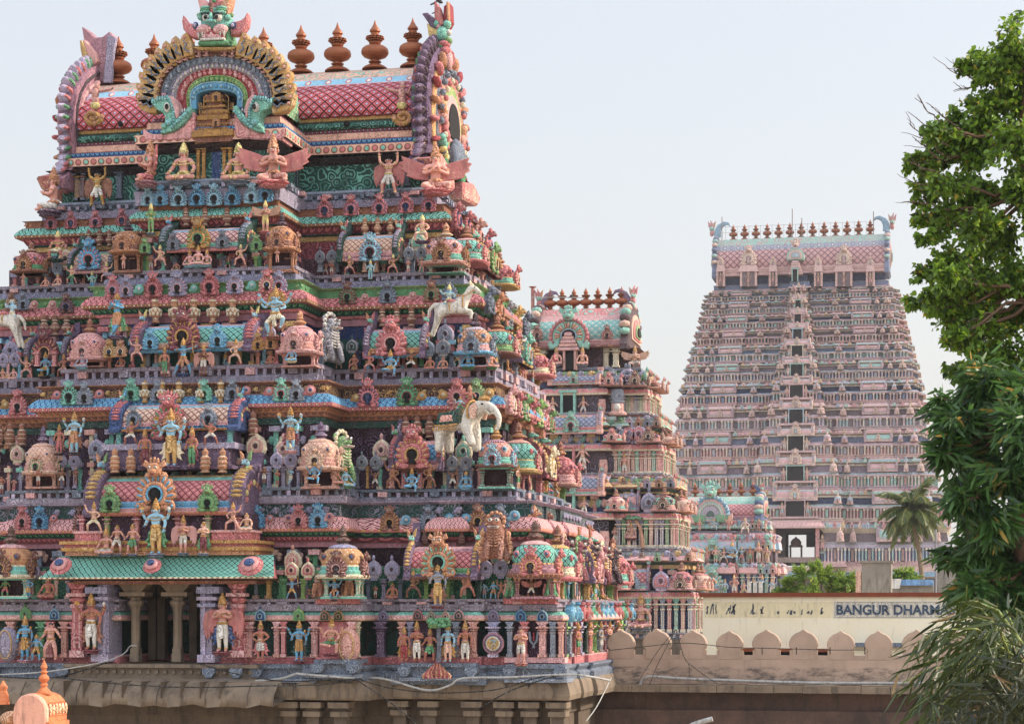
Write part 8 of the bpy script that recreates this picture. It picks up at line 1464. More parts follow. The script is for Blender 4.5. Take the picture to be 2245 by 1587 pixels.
MOUT = [(-.40, -.0), (.40, 0), (.40, .36), (.46, .40), (.50, .52), (.49, .66), (.42, .80), (.30, .92), (.14, .99), (0, 1.08), (-.14, .99), (-.30, .92), (-.42, .80), (-.49, .66), (-.50, .52), (-.46, .40), (-.40, .36)]
def merl(mb): mb.prism([(a*1.05, b*1.05) for a, b in MOUT], -.08, .34, WLM, .03); mb.box(-.50, .50, -.06, .38, -.02, .36, WLM)
while x0+i*sp_ < 48:
 s = 1.0+.03*sin(i*1.7); put('merlon', kit(('merlon',), merl), wall, TR((x0+i*sp_, VW+.08, zw(1446)), s)); i += 1
mb = MB(); n = 44
for j in range(n): a = xw0-.2+(xw1-xw0)*j/n; b = xw0-.2+(xw1-xw0)*(j+1)/n-.02; dz = .02*sin(j*3.1); mb.box(a, b, VW-1.05, VW+.3, zw(1516)+dz, zw(1501)+dz, ST)
build(mb, 'coping_slabs', wall)
DW = stone((104, 80, 70), (66, 52, 48), 1.0, .8); mb = MB(); mb.box(xw0-1, xw1, VW-.2, VW+.5, 0, zw(1516)-.05, DW); mb.box(xw0-1, xw1, VW-.45, VW, 0, zw(1556), DW); build(mb, 'lower_wall', wall)
PIPE = paint((176, 176, 174), .6, 1.3, .1); BLK = paint((22, 22, 24), .5, .3)
def cable(name, pts, r, m, label, cat='cable', group=None):
 mb = MB(); q = [Vector(p) for p in pts]; o = [q[0]]
 for i in range(len(q)-1):
  p0 = q[max(i-1, 0)]; p1 = q[i]; p2 = q[i+1]; p3 = q[min(i+2, len(q)-1)]
  for k in range(1, 7): t = k/6; o.append(.5*((2*p1)+(-p0+p2)*t+(2*p0-5*p1+4*p2-p3)*t*t+(-p0+3*p1-3*p2+p3)*t**3))
 mb.tube(o, r, m, 6); return put(name, mb.mesh(name), None, None, label, cat, group)
cable('conduit_pipe', [at(a, b, VW-.55) for a, b in ((1402, 1502), (1422, 1483), (1500, 1487), (1640, 1492), (1780, 1496), (1940, 1497), (2100, 1498), (2245, 1499))], .055, PIPE, 'white plastic pipe running along the foot of the merlon wall', 'pipe')
cable('conduit_pipe', [at(a, b, v) for a, b, v in ((560, 1492, -.5), (615, 1487, -.5), (650, 1476, -.6), (660, 1477, -.6), (770, 1486, -.6), (775, 1486, .6), (840, 1487, .6), (935, 1512, .6), (985, 1502, .6), (1015, 1486, .6), (1120, 1484, .6), (1240, 1478, .6), (1290, 1482, .7), (1338, 1491, 1.5))], .038, PIPE, 'white pipe sagging along the grey ledge of the big tower', 'pipe')
for pts, lb in (([(0, 1483, -2), (120, 1484, -2), (240, 1450, -.9)], 'black cable running from the left edge up to the porch columns'), ([(0, 1478, -2), (100, 1472, -2), (220, 1452, -1), (270, 1433, -.3), (285, 1416, .3), (300, 1415, .4)], 'thin pale cable hooked to the left porch column'),
([(120, 1484, -2), (280, 1500, -2), (420, 1506, -2), (560, 1503, -2), (700, 1500, -1.5), (780, 1490, -.9)], 'thick black cable sagging across the stone eave under the porch'), ([(430, 1452, -1), (520, 1477, -1.6), (620, 1492, -1.6), (720, 1490, -1.4), (790, 1487, -1)], 'black cable dropping from the right porch column to the pipe'),
([(780, 1488, -1), (850, 1535, -1), (900, 1575, -1.2), (930, 1610, -1.5)], 'black cable slanting down into the dark gap right of the porch'), ([(790, 1490, -1), (860, 1508, .3), (960, 1518, .4), (1080, 1512, .4), (1160, 1490, .5), (1200, 1480, .6)], 'black cable looping below the white pipe'), ([(1050, 1552, .3), (1120, 1513, .3), (1200, 1486, .5), (1240, 1478, .8)], 'black cable rising to the right corner of the grey ledge')):
 cable('power_cable', [at(*p) for p in pts], .022, BLK if 'pale' not in lb else PIPE, lb)
for pts, lb in (([(1480, 1380, VW-.4), (1440, 1430, VW-.5), (1395, 1500, VW-1)], 'left wire of the splayed pair before the second merlon'), ([(1482, 1380, VW-.4), (1500, 1440, VW-.5), (1510, 1455, VW-.5), (1511, 1478, VW-.5)], 'knotted black wire hanging in front of the second merlon'), ([(1481, 1380, VW-.4), (1440, 1460, VW-.6), (1420, 1512, VW-1)], 'right wire of the splayed pair before the second merlon'), ([(1507, 1451, VW-.5), (1545, 1480, VW-.6), (1580, 1502, VW-.9)], 'slack wire from the knot down to the coping slabs'),
([(1336, 1425, VW-.3), (1410, 1417, VW-.3), (1500, 1409, VW-.3), (1600, 1418, VW-.3), (1671, 1420, VW-.3), (1746, 1422, VW-.3), (1820, 1424, VW-.3), (1896, 1424, VW-.3)], 'long thin wire strung along the row of merlons')):
 cable('power_cable', [at(*p) for p in pts], .014, BLK, lb)
for j, q in enumerate((1671, 1746, 1820, 1896)):
 mb = MB(); mb.tube([at(q, 1434, VW-.3), at(q, 1418, VW-.3)], .02, BLK, 5); put('wire_spike', mb.mesh('wire_spike'), None, None, f'short iron spike holding the wire on the merlon wall, {("first", "second", "third", "fourth")[j]} from the left', 'iron spike', 'iron spikes on the wall')
cable('conduit_pipe', [at(1340, 1485, 6), at(1310, 1545, 3), at(1285, 1580, 2)], .02, PIPE, 'thin white pipe slanting down at the corner of the stone eave', 'pipe')
cable('white_pole', [at(1480, 1610, -20), at(1520, 1588, -20), at(1562, 1575, -20)], .06, PIPE, 'end of a white pole poking up at the bottom picture edge', 'pole')
VB = 26.0; bx0, bx1 = xat(1541, 1350, VB), 62.0; bz = lambda r: zz(1541, r, VB)
bld = empty('cream_building', (bx0+15, VB, 0), 'long low cream building with rust-red coping and blue painted lettering behind the merlon wall', 'building')
mb = MB(); mb.box(bx0, bx1, VB, VB+14, 0, bz(1308), CRM); bw = build(mb, 'wall', bld)
mb = MB(); mb.box(bx0-.12, bx1, VB-.15, VB+14.1, bz(1308), bz(1299), stone((142, 72, 44), (120, 58, 38), .4)); build(mb, 'coping', bld)
mb = MB()
for q0, q1 in ((1628, 1652), (1708, 1734), (1789, 1812)): pass
a, b = xat(1620, 1420, VB), xat(1820, 1420, VB); mb.box(a, b, VB-.5, VB+.1, bz(1427), bz(1420), stone((150, 84, 48), (120, 62, 40), .4)); build(mb, 'sunshade', bld)
mb = MB(); a, b = xat(1632, 1430, VB), xat(1815, 1430, VB); mb.box(a, b, VB-.03, VB+.1, bz(1446), bz(1427), p_('dark')); build(mb, 'window_strip', bld)
mb = MB(); a, b = xat(1868, 1410, VB), xat(2000, 1410, VB); mb.box(a, b, VB-.35, VB+.1, bz(1416), bz(1407), p_('slate')); build(mb, 'ledge', bld)
mb = MB(); a, b = xat(1828, 1335, VB), xat(2110, 1335, VB); mb.box(a, b, VB-.012, VB+.05, bz(1352), bz(1320), paint((232, 226, 208), .8, 1.2)); sg_ = build(mb, 'sign_panel', bld)
mb = MB(); 
for r in (1319, 1352.5): mb.box(a, b, VB-.020, VB, bz(r+.8), bz(r), p_('steel'))
build(mb, 'sign_rules', sg_)
tcv = bpy.data.curves.new('lettering', 'FONT'); tcv.body = 'BANGUR DHARMAS'; tcv.extrude = .01; tcv.offset = .028; tcv.size = 1.0
to = bpy.data.objects.new('lettering', tcv); COL.objects.link(to); bpy.context.view_layer.update()
tm = bpy.data.meshes.new_from_object(to.evaluated_get(bpy.context.evaluated_depsgraph_get())); bpy.data.objects.remove(to)
xs_ = [v_.co.x for v_ in tm.vertices]; ys_ = [v_.co.y for v_ in tm.vertices]; wx = max(xs_)-min(xs_); wy = max(ys_)-min(ys_)
la, lb_ = at(1834, 1347, VB), at(2094, 1325, VB); sx, sy = (lb_.x-la.x)/wx, (lb_.z-la.z)/wy
for v_ in tm.vertices: x, y, z = v_.co; v_.co = ((x-min(xs_))*sx, -z-.02, (y-min(ys_))*sy)
for p in tm.polygons: p.use_smooth = False
tm.materials.append(paint((58, 84, 112), .8, 1.4)); put('lettering', tm, sg_, TR((la.x, VB-.012, la.z)))
mb = MB(); r = random.Random(9); FD = paint((84, 92, 108), .9, 1.5); CR2 = paint((244, 232, 192), .9, .7, .05)
mb.box(xat(1545, 1335, VB), xat(1826, 1335, VB), VB-.008, VB+.02, bz(1353), bz(1319), CR2)
for q, hgt, sl in ((1550, 18, .1), (1557, 22, .25), (1564, 22, 0), (1570, 20, 0), (1592, 14, .5), (1600, 18, .1), (1604, 22, .4), (1610, 20, -.1), (1646, 14, .4), (1651, 24, 0), (1655, 3, 0), (1668, 16, .3), (1672, 10, -.4), (1706, 6, 0), (1725, 8, .6), (1735, 10, 0), (1742, 5, 0), (1757, 12, .2), (1772, 5, 0), (1778, 9, .3), (1800, 14, .2), (1801, 6, .5)):
 P = at(q, 1347-r.random()*3, VB); h = hgt*mpp(q, VB); w_ = (.035+.05*r.random()); n = 5; pts = [(P.x+sl*h*t/n-w_*r.uniform(.3, 1), P.z+h*t/n) for t in range(n+1)]+[(P.x+sl*h*t/n+w_*r.uniform(.3, 1), P.z+h*t/n) for t in range(n, -1, -1)]
 mb.prism(pts, VB-.018, VB, FD)
build(mb, 'faded_lettering', bld)
def conc(): return stone((128, 122, 114), (150, 144, 136), .9, 1.2)
VT = 44.0; mb = MB(); a, b = at(1889, 1296, VT), at(1954, 1233, VT); mb.box(a.x, b.x, VT, VT+2.5, 9.2, b.z, conc()); mb.box(a.x-.1, b.x+.1, VT-.08, VT+2.6, b.z, b.z+.12, conc()); 
put('water_tank', mb.mesh('water_tank'), None, None, 'stained grey concrete tank on the roof behind the cream building', 'water tank')
mb = MB(); c_ = at(1876, 1296, VT); d_ = at(1888, 1252, VT); mb.box(c_.x, d_.x, VT, VT+2, 9.2, d_.z, p_('peach')); put('stair_wall', mb.mesh('stair_wall'), None, None, 'narrow pale pink wall left of the grey concrete tank', 'wall')
VH = 60.0; h1 = empty('roof_hut', at(2000, 1300, VH), 'low hut with bright blue slab roof beside the concrete tank', 'hut')
mb = MB(); a, b = at(1955, 1300, VH), at(2046, 1270, VH); mb.box(a.x, b.x, VH, VH+6, 4, b.z-.35, conc()); build(mb, 'wall', h1); mb = MB(); mb.box(a.x-.1, b.x, VH-.3, VH+6, b.z-.35, b.z, paint((110, 156, 210), .7)); mb.add([(a.x, VH-.5, b.z-.55), (b.x-2, VH-.5, b.z-.55), (a.x+.6, VH-.4, b.z+.05), (a.x, VH-.4, b.z+.05)], [(0, 1, 2, 3)], p_('white')); build(mb, 'roof', h1)
VG = 70.0; h2 = empty('concrete_house', at(2100, 1300, VG), 'unfinished grey concrete house with dark window openings behind the foliage', 'building')
mb = MB(); a, b = at(2052, 1300, VG), at(2170, 1216, VG); mb.box(a.x, b.x, VG, VG+9, 4, b.z, conc()); hw = build(mb, 'wall', h2)
for q in (2072, 2100, 2130): mb = MB(); c_, d_ = at(q, 1250, VG), at(q+16, 1228, VG); mb.box(c_.x, d_.x, VG-.03, VG+.5, c_.z, d_.z, p_('dark')); mb.box(c_.x-.1, d_.x+.1, VG-.25, VG, d_.z, d_.z+.15, conc()); build(mb, 'window', hw)
mb = MB(); P = at(2052, 1300, 58); mb.tube([P, at(2052, 1160, 58)], .06, paint('grey'), 6); put('utility_pole', mb.mesh('utility_pole'), None, None, 'slim grey pole rising beside the palm trunk', 'pole')
for j, q in enumerate((1643, 1656, 1668)): mb = MB(); a, b = at(q-5, 1300, 120), at(q+4, 1274, 120); mb.box(a.x, b.x, 120, 120.8, 8, b.z, p_('white')); mb.box(b.x, b.x+.18, 120.1, 120.8, 8, b.z-.1, p_('dgreen')); put('white_post', mb.mesh('white_post'), None, None, f'{("left", "middle", "right")[j]} white post of three above the coping near the small tower', 'post', 'white posts')
VO = -35.0; sh = empty('shrine_roof', at(75, 1587, VO), 'salmon round-ended shrine roof with orange pot finial at the bottom left', 'shrine'); k = mpp(75, VO); SAL = paint((230, 168, 144), .85, 1.4, .06); ORG = paint((212, 124, 78), .8, 1.2, .12)
P = at(66, 1552, VO); mb = MB(); L_ = .8
pts = [(-42, -60), (-42, -14), (-40, 2), (-34, 16), (-22, 27), (-6, 32), (8, 31), (22, 25), (33, 13), (38, -2), (38, -20), (36, -60)]
mb.prism([(P.x+a*k, P.z+b*k) for a, b in pts], VO, VO+.12, SAL, .03); build(mb, 'end_face', sh)
mb = MB(); LS = lattice((222, 112, 56), (120, 52, 30), (250, 190, 150), .09); arc = 0
for i in range(len(pts)-1):
 (a, b), (c, d) = pts[i], pts[i+1]; ln = math.hypot(a-c, b-d)*k
 mb.add([(P.x+a*k, VO+.1, P.z+b*k), (P.x+a*k, VO+L_, P.z+b*k), (P.x+c*k, VO+L_, P.z+d*k), (P.x+c*k, VO+.1, P.z+d*k)], [(0, 1, 2, 3)], ORG if b > 24 or i > 9 else LS, False, [[(0, arc), (L_, arc), (L_, arc+ln), (0, arc+ln)]]); arc += ln
mb.box(P.x+30*k, P.x+44*k, VO+.02, VO+L_, P.z-44*k, P.z-30*k, ORG)
for j in range(6): mb.ell((P.x+38*k, VO+.16+j*.12, P.z-4*k), (.03, .05, .10), paint((250, 190, 150)), 6, 4)
build(mb, 'barrel_vault', sh)
mb = MB(); R_ = ORG; mb.lathe([(17*k, -2*k), (17*k, 2*k), (11*k, 8*k), (7*k, 13*k), (7*k, 16*k), (9*k, 18*k), (7*k, 21*k), (5.5*k, 23*k), (10*k, 28*k), (12*k, 33*k), (10*k, 38*k), (6*k, 41*k), (5*k, 43*k), (8*k, 46*k), (8*k, 48*k), (5*k, 50*k), (5*k, 54*k), (7.5*k, 57*k), (7*k, 60*k), (3*k, 69*k), (0, 76*k)], (P.x+8*k, VO+.4, P.z+31*k), 20, R_); build(mb, 'pot_finial', sh)
P2 = at(0, 1587, VO); mb = MB(); mb.ell((P2.x+8*k, VO+.3, P2.z+10*k), (22*k, .3, 18*k), paint((232, 170, 130)), 12, 8); build(mb, 'side_boss', sh)
P3 = at(-11, 1515, VO); mb = MB(); mb.lathe([(14*k, -30*k), (12*k, -10*k), (8*k, 0), (10*k, 8*k), (4*k, 18*k), (0, 24*k)], (P3.x, VO+.3, P3.z), 12, ORG); build(mb, 'pot_finial', sh)
def bird(mb):
 mb.ell((0, 0, .10), (.06, .13, .06), BLK, 8, 6, Matrix.Rotation(.5, 3, 'X')); mb.ell((0, -.10, .20), (.04, .05, .04), BLK, 7, 5); mb.tube([(0, -.14, .2), (0, -.21, .185)], [.014, .003], BLK, 5); mb.tube([(0, .08, .06), (0, .28, -.03)], [.045, .02], BLK, 5)
 for s in (-1, 1): mb.tube([(s*.02, -.01, .05), (s*.02, -.02, -.03)], .006, BLK, 4)
BM = kit(('crow',), bird)
put('crow', BM, None, TR((at(963, 9, 10.6).x, 10.6, zz(963, 10, 10.6)), 1.25, 1.9), 'crow perched on the makara tip at the right end of the big roof', 'bird')
put('crow', BM, None, TR((at(959, 29, 10.8).x, 10.8, zz(959, 30, 10.8)), .8, 1.9), 'smaller crow just below the one on the right makara tip', 'bird')
P = at(1254, 653, YM2-2.2); put('crow', BM, None, TR(P, 1.4, 2.5), 'crow sitting between finials of the middle tower', 'bird')
cable('roof_wire', [at(1166, 653, YM2-2.3), at(1220, 652, YM2-2.3), at(1282, 653, YM2-2.3)], .03, PIPE, 'thin wire strung between finials of the middle tower')
# ================================================================ vegetation
def leafmat(key, c1, c2, c3, tr=.35):
 def mk(t):
  g = t.n('NewGeometry'); oi = t.n('ObjectInfo'); n = t.math('FRACT', t.math('ADD', g.outputs['Random Per Island'], oi.outputs['Random']))
  col = t.ramp(n, [(0, rgb(c1)), (.5, rgb(c2)), (.965, rgb(c2)), (.98, rgb(c3)), (1.0, rgb(c3))])
  t.l(col, t.bs.inputs['Base Color']); t.bs.inputs['Roughness'].default_value = .45
  ts = t.n('BsdfTranslucent'); hs = t.n('HueSaturation'); t.l(col, hs.inputs['Color']); hs.inputs['Value'].default_value = 2.2; hs.inputs['Hue'].default_value = .48; t.l(hs.outputs[0], ts.inputs[0])
  mx = t.n('MixShader'); mx.inputs[0].default_value = tr; t.l(t.bs.outputs[0], mx.inputs[1]); t.l(ts.outputs[0], mx.inputs[2]); t.l(mx.outputs[0], t.out.inputs[0])
 return newmat(('leaf', key), mk)
HEART = [(0, -.05), (.34, .02), (.5, .28), (.42, .55), (.2, .82), (0, 1.25), (-.2, .82), (-.42, .55), (-.5, .28), (-.34, .02)]
LANCE = [(0, 0), (.09, .25), (.10, .55), (.055, .85), (0, 1.0), (-.055, .85), (-.10, .55), (-.09, .25)]
BLADE = [(0, 0), (.038, .15), (.042, .45), (.024, .8), (0, 1.0), (-.024, .8), (-.042, .45), (-.038, .15)]
def leaves(name, shape, places, size, mat, parent, rnd, droop=.6, fold=.12):
 vs = []; fs = []; n = len(shape)
 for p, d in places:
  s = size*rnd.uniform(.65, 1.25); d = Vector(d)+Vector((rnd.uniform(-.7, .7), rnd.uniform(-.7, .7), rnd.uniform(-.6, .35)-droop)); d.normalize()
  u = d.cross(Vector((rnd.uniform(-1, 1), rnd.uniform(-1, 1), rnd.uniform(-1, 1)))); u.normalize(); w_ = u.cross(d); b = len(vs)
  for a, t in shape: vs.append(tuple(p+d*(t*s)+u*(a*s)+w_*(abs(a)*fold*2*s-.10*t*t*s)))
  fs.append(list(range(b, b+n)))
 me = bpy.data.meshes.new(name); me.from_pydata(vs, [], fs); me.materials.append(mat); me.update(); return put(name, me, parent)
def limb(mb, p0, p1, r0, r1, m, rnd, wob=.06, n=6):
 p0, p1 = Vector(p0), Vector(p1); L_ = (p1-p0).length; pts = [p0]
 for i in range(1, n): pts.append(p0.lerp(p1, i/n)+Vector((rnd.uniform(-1, 1), rnd.uniform(-1, 1), rnd.uniform(-1, 1)))*L_*wob)
 pts.append(p1); mb.tube(pts, [r0+(r1-r0)*i/n for i in range(n+1)], m, 7); return pts
BARK = stone((120, 92, 72), (96, 72, 58), .4, 2); TWIG = paint((104, 80, 62), .8, .5)
def crown_tree(name, label, D, clusters, trunk_px, leaf_px, shape, mat, per, rnd, droop, twigs=10, size_k=1.0, depth=1.0):
 """clusters: (px, py, radius px) of leaf masses at distance D; trunk enters from trunk_px (list of px points)"""
 root = empty(name, Vector((*atd(trunk_px[0][0], trunk_px[0][1], D).xy, 0)), label, 'tree'); k = D/FOC
 tr = MB(); base = atd(*trunk_px[0], D); pts = [Vector((base.x, base.y, 0))]+[atd(a, b, D) for a, b in trunk_px]
 tr.tube(pts, [.45*k*120]+[k*(40-26*i/max(1, len(trunk_px)-1)) for i in range(len(trunk_px))], BARK, 10); to_ = build(tr, 'trunk', root)
 pl = []; lm = MB()
 for cx, cy, r in clusters:
  c = atd(cx, cy, D)+FWD*rnd.uniform(-1, 1)*depth; j = min(range(1, len(pts)), key=lambda i: (pts[i]-c).length)
  lp = limb(lm, pts[j], c, k*min(10, 3+r*.06), k*2, BARK, rnd)
  for q in range(twigs):
   d = Vector((rnd.gauss(0, 1), rnd.gauss(0, 1), rnd.gauss(0, .8))).normalized(); e = c+d*(r*k*rnd.uniform(.6, 1.02)); tp = limb(lm, lp[rnd.randint(3, 6)], e, k*1.8, k*.5, TWIG, rnd, .09, 5)
   for i in range(int(per*r/twigs)):
    t = rnd.random()**.6; f = t*5; a = int(min(f, 4)); p = tp[a].lerp(tp[a+1], f-a); off = Vector((rnd.gauss(0, 1), rnd.gauss(0, 1), rnd.gauss(0, 1)))*r*k*.16; pl.append((p+off, d*.6))
 build(lm, 'branches', root); leaves('crown', shape, pl, leaf_px*k, mat, root, rnd, droop); return root
rn = random.Random(21)
PE_ = [(2215, 110, 60), (2170, 170, 55), (2235, 210, 80), (2160, 250, 60), (2100, 290, 48), (2060, 340, 40), (2150, 330, 60), (2215, 330, 70), (2040, 400, 36), (2100, 400, 55), (2170, 430, 60), (2235, 430, 60), (2070, 470, 40), (2120, 520, 50), (2190, 520, 60), (2060, 560, 34), (2045, 620, 36), (2110, 610, 55), (2170, 620, 60), (2235, 600, 60), (2030, 665, 30), (2085, 690, 45), (2140, 700, 60), (2210, 700, 70), (2120, 760, 50), (2180, 780, 60), (2240, 780, 60), (2320, 300, 110), (2330, 520, 110), (2320, 720, 100), (2290, 120, 90)]; PE_ = [(a-6, b, r*.98) for a, b, r in PE_]+[(2420, 250, 120), (2440, 450, 130), (2400, 650, 120), (2540, 350, 120), (2530, 560, 110)]+[(2020, 300, 24), (2012, 345, 22), (2025, 420, 24), (2012, 480, 20), (2022, 530, 22), (2008, 600, 20), (2005, 660, 18), (2090, 260, 34), (2130, 140, 34), (2180, 110, 38), (2075, 760, 26), (2100, 800, 22)]
crown_tree('peepal_tree', 'tall leafy tree with heart-shaped bright green leaves and bare twigs at the right picture edge', 42, PE_, [(2300, 1500), (2290, 900), (2285, 640), (2260, 420), (2250, 300), (2260, 150)], 10.5, HEART, leafmat('peepal', (24, 50, 16), (102, 136, 40), (160, 150, 56), .36), 16, rn, .5, 12)
mb = MB()       # bare twigs on the outer left of the tree
for a, b, c, d in ((2150, 180, 2075, 150), (2140, 190, 2090, 200), (2090, 300, 2005, 215), (2080, 320, 1990, 245), (2070, 340, 1992, 270), (2060, 380, 1980, 350), (2100, 280, 2030, 225), (2060, 350, 2000, 300), (2080, 420, 1985, 395), (2050, 450, 2000, 440)):
 pp = limb(mb, atd(a, b, 42), atd(c, d, 42.3), .02, .006, TWIG, rn, .04, 6)
 for q in range(3): i = rn.randint(2, 5); limb(mb, pp[i], pp[i]+Vector((rn.uniform(-.5, .1), rn.uniform(-.3, .3), rn.uniform(-.05, .4))), .010, .004, TWIG, rn, .05, 4)
build(mb, 'bare_twigs', bpy.data.objects['peepal_tree'])
EXTRA = [(2110, 1290, 40), (2160, 1310, 50), (2220, 1300, 60)]
MG = [(2140, 830, 55), (2215, 850, 70), (2090, 880, 45), (2060, 930, 40), (2130, 930, 70), (2210, 950, 80), (2050, 1000, 34), (2100, 1020, 60), (2180, 1050, 80), (2240, 1040, 70), (2075, 1100, 45), (2130, 1140, 65), (2200, 1160, 80), (2120, 1220, 50), (2180, 1260, 70), (2240, 1240, 70), (2330, 950, 120), (2330, 1150, 120)]
MG = [(a+16, b, r) for a, b, r in MG]+EXTRA+[(2110, 1200, 40), (2150, 1290, 50), (2230, 1320, 60), (2420, 900, 120), (2420, 1150, 130), (2500, 1020, 110)]
crown_tree('mango_tree', 'dark dense tree with long drooping leaves below the heart-leaved tree', 38, MG, [(2290, 1500), (2260, 1250), (2230, 1080), (2210, 940)], 36, LANCE, leafmat('mango', (26, 50, 26), (62, 100, 44), (150, 130, 60), .3), 12, rn, .35, 11)
bam = empty('bamboo_clump', Vector((*atd(2300, 1587, 16).xy, 0)), 'feathery bamboo with narrow blade leaves in the lower right corner', 'bamboo')
mb = MB(); pl = []; k = 16/FOC
for i in range(34):
 s0 = atd(2300+rn.uniform(-60, 60), 1640+rn.uniform(-60, 60), 16+rn.uniform(-1.2, 1.2)); ex = rn.uniform(2010, 2290); ey = rn.uniform(1400, 1600)
 if i < 12: ex, ey = [(2020, 1400), (2050, 1350), (1980, 1420), (2100, 1320), (2000, 1460), (2130, 1330), (1975, 1500), (2200, 1340), (1990, 1560), (2060, 1400), (2100, 1360), (2240, 1370)][i]
 e = atd(ex, ey, 16+rn.uniform(-1.2, 1.2)); m1 = s0.lerp(e, .6)+Vector((0, 0, .35)); P = [s0, s0.lerp(m1, .5)+Vector((0, 0, .15)), m1, m1.lerp(e, .6)+Vector((0, 0, .04)), e]; mb.tube(P, [.02, .014, .009, .006, .003], paint((120, 130, 60)), 5)
 for q in range(30):
  t = rn.uniform(.35, 1)*4; a = int(min(t, 3)); p = P[a].lerp(P[a+1], t-a); d = (P[a+1]-P[a]).normalized(); pl.append((p+Vector((rn.gauss(0, .05), rn.gauss(0, .08), rn.gauss(0, .05))), d*.9))
build(mb, 'culms', bam); leaves('foliage', BLADE, pl, 74*k, leafmat('bamboo', (24, 38, 16), (58, 74, 28), (130, 108, 62), .18), bam, rn, .45, .05)
pl = []
for i in range(2300):
 px = rn.triangular(2020, 2420, 2300); py = rn.triangular(1380, 1660, 1600)
 if px < 2245-(py-1380)*1.0: continue
 pl.append((atd(px, py, 15+rn.uniform(-1.5, 2)), Vector((rn.gauss(0, .6), rn.gauss(0, .6), rn.gauss(0, .4)))))
leaves('inner_foliage', BLADE, pl, 66*k, leafmat('bamboo2', (18, 28, 12), (44, 52, 22), (100, 80, 46), .15), bam, rn, .4, .05)
VP_ = 150.0; pr_ = at(2020, 1290, VP_); root = empty('coconut_palm', Vector((pr_.x, VP_, 0)), 'coconut palm in front of the farthest tower, left of the dark tree', 'palm tree'); kp = mpp(2020, VP_)
mb = MB(); tp = [Vector((pr_.x+.5, VP_, 0)), Vector((pr_.x+.3, VP_, 7)), at(2022, 1270, VP_), at(2015, 1210, VP_), at(2004, 1150, VP_), at(1999, 1122, VP_)]; mb.tube(tp, [.34, .30, .26, .24, .22, .22], stone((134, 116, 96), (108, 92, 76), .5, 2), 8); build(mb, 'trunk', root)
ct = at(1999, 1120, VP_); PM = leafmat('palm', (24, 44, 20), (84, 100, 42), (150, 140, 70), .3)
for i in range(36):
 az = 2*pi*i/26*2.618; el = radians(78-118*(i/35)**.9); Lf = 98*kp*rn.uniform(.85, 1.12); d0 = Vector((cos(az)*cos(el), sin(az)*cos(el), sin(el))); pts = [ct]; d = d0.copy()
 for q in range(9): pts.append(pts[-1]+d*Lf/9); d = (d+Vector((0, 0, -.13-.03*q))).normalized()
 vs = []; fs = []
 for q in range(1, 60):
  t = q/60*9; a = int(min(t, 8)); p = pts[a].lerp(pts[a+1], t-a); ax = (pts[a+1]-pts[a]).normalized(); sd_ = ax.cross(Vector((0, 0, 1))); sd_ = sd_.normalized() if sd_.length > .01 else Vector((1, 0, 0)); ll = Lf*.24*sin(pi*min(1, .12+q/64))**.7
  for s in (-1, 1):
   dr = (sd_*s+ax*.75+Vector((0, 0, -.55+rn.uniform(-.25, .2)))).normalized(); b = len(vs); m_ = ax*.075; vs += [tuple(p-m_), tuple(p+m_), tuple(p+dr*ll*.6+m_*.8+Vector((0, 0, -.03))), tuple(p+dr*ll+Vector((0, 0, -ll*.18))), tuple(p+dr*ll*.6-m_*.8+Vector((0, 0, -.03)))]; fs.append((b, b+1, b+2, b+3, b+4))
 me = bpy.data.meshes.new('frond'); me.from_pydata(vs, [], fs); me.materials.append(PM); me.update(); f_ = put('frond', me, root); mb = MB(); mb.tube(pts, [.06-.005*q for q in range(10)], paint((150, 140, 70)), 5); build(mb, 'midrib', f_)
for i in range(6): mb = MB(); mb.ell(ct+Vector((.35*cos(i), .35*sin(i), -.35-.1*(i % 2))), (.15, .15, .19), paint((120, 110, 50)), 8, 6); build(mb, 'coconut', root)
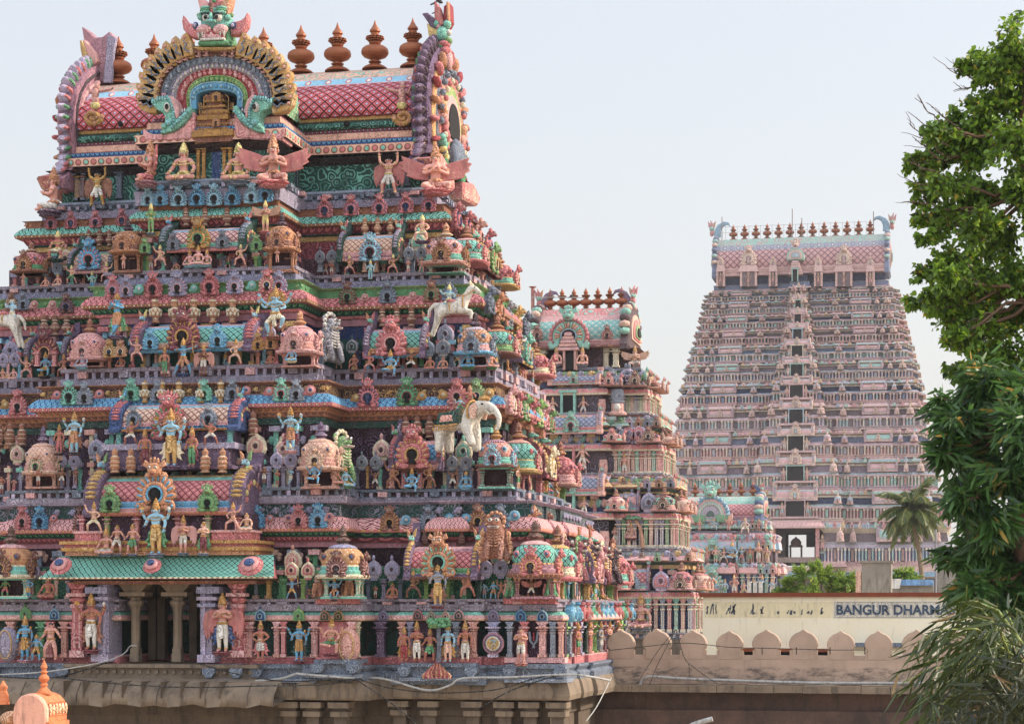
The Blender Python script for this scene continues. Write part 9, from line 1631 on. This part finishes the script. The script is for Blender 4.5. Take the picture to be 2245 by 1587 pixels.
def bush(name, label, D, cl, leaf_px, mat, per):
 root = empty(name, Vector((*atd(cl[0][0], cl[0][1], D).xy, 0)), label, 'bush'); k = D/FOC; mb = MB(); pl = []; b0 = atd(sum(c[0] for c in cl)/len(cl), 1320, D); b0.z = 0
 for cx, cy, r in cl:
  c = atd(cx, cy, D)+FWD*rn.uniform(-1.2, 1.2); lp = limb(mb, Vector((b0.x+rn.uniform(-1, 1), b0.y, 6)), c, .10, .03, TWIG, rn, .04)
  for q in range(10):
   d = Vector((rn.gauss(0, 1), rn.gauss(0, 1), rn.gauss(.3, .8))).normalized(); e = c+d*r*k*rn.uniform(.7, 1.15); tp = limb(mb, c, e, .025, .008, TWIG, rn, .08, 4)
   for i in range(int(per*r/10)): t = rn.random()*4; a = int(min(t, 3)); pl.append((tp[a].lerp(tp[a+1], t-a)+Vector((rn.gauss(0, 1), rn.gauss(0, 1), rn.gauss(0, 1)))*r*k*.12, d))
 mb.tube([(b0.x, b0.y, 0), (b0.x, b0.y, 6.2)], [.3, .2], BARK, 8); build(mb, 'stems', root); leaves('crown', LANCE, pl, leaf_px*k, mat, root, rn, .1)
BSH = leafmat('bush', (40, 70, 26), (112, 140, 52), (170, 160, 80), .35)
bush('leafy_bush', 'light green bushy treetop rising above the cream building, left of the concrete tank', 125, [(1735, 1285, 26), (1765, 1265, 28), (1795, 1262, 30), (1825, 1270, 28), (1855, 1275, 24), (1720, 1298, 22), (1780, 1290, 34), (1840, 1295, 30), (1868, 1290, 18), (1790, 1245, 16)], 11, BSH, 30)
bush('leafy_bush', 'small green treetop between the concrete tank and the palm trunk', 130, [(1975, 1258, 22), (1995, 1265, 20), (1960, 1265, 14), (2012, 1268, 12)], 10, BSH, 26)
# ================================================================ hazy air
hm = bpy.data.materials.new('haze'); hm.use_nodes = True; ht = hm.node_tree; ht.nodes.clear()
pv = ht.nodes.new('ShaderNodeVolumePrincipled'); pv.inputs['Color'].default_value = (.93, .95, 1, 1); pv.inputs['Density'].default_value = .00015; pv.inputs['Anisotropy'].default_value = .2
ho = ht.nodes.new('ShaderNodeOutputMaterial'); ht.links.new(pv.outputs[0], ho.inputs['Volume'])
mb = MB(); mb.box(-1600, 1600, -400, 2600, -1, 100, hm); build(mb, 'haze', kind='stuff')
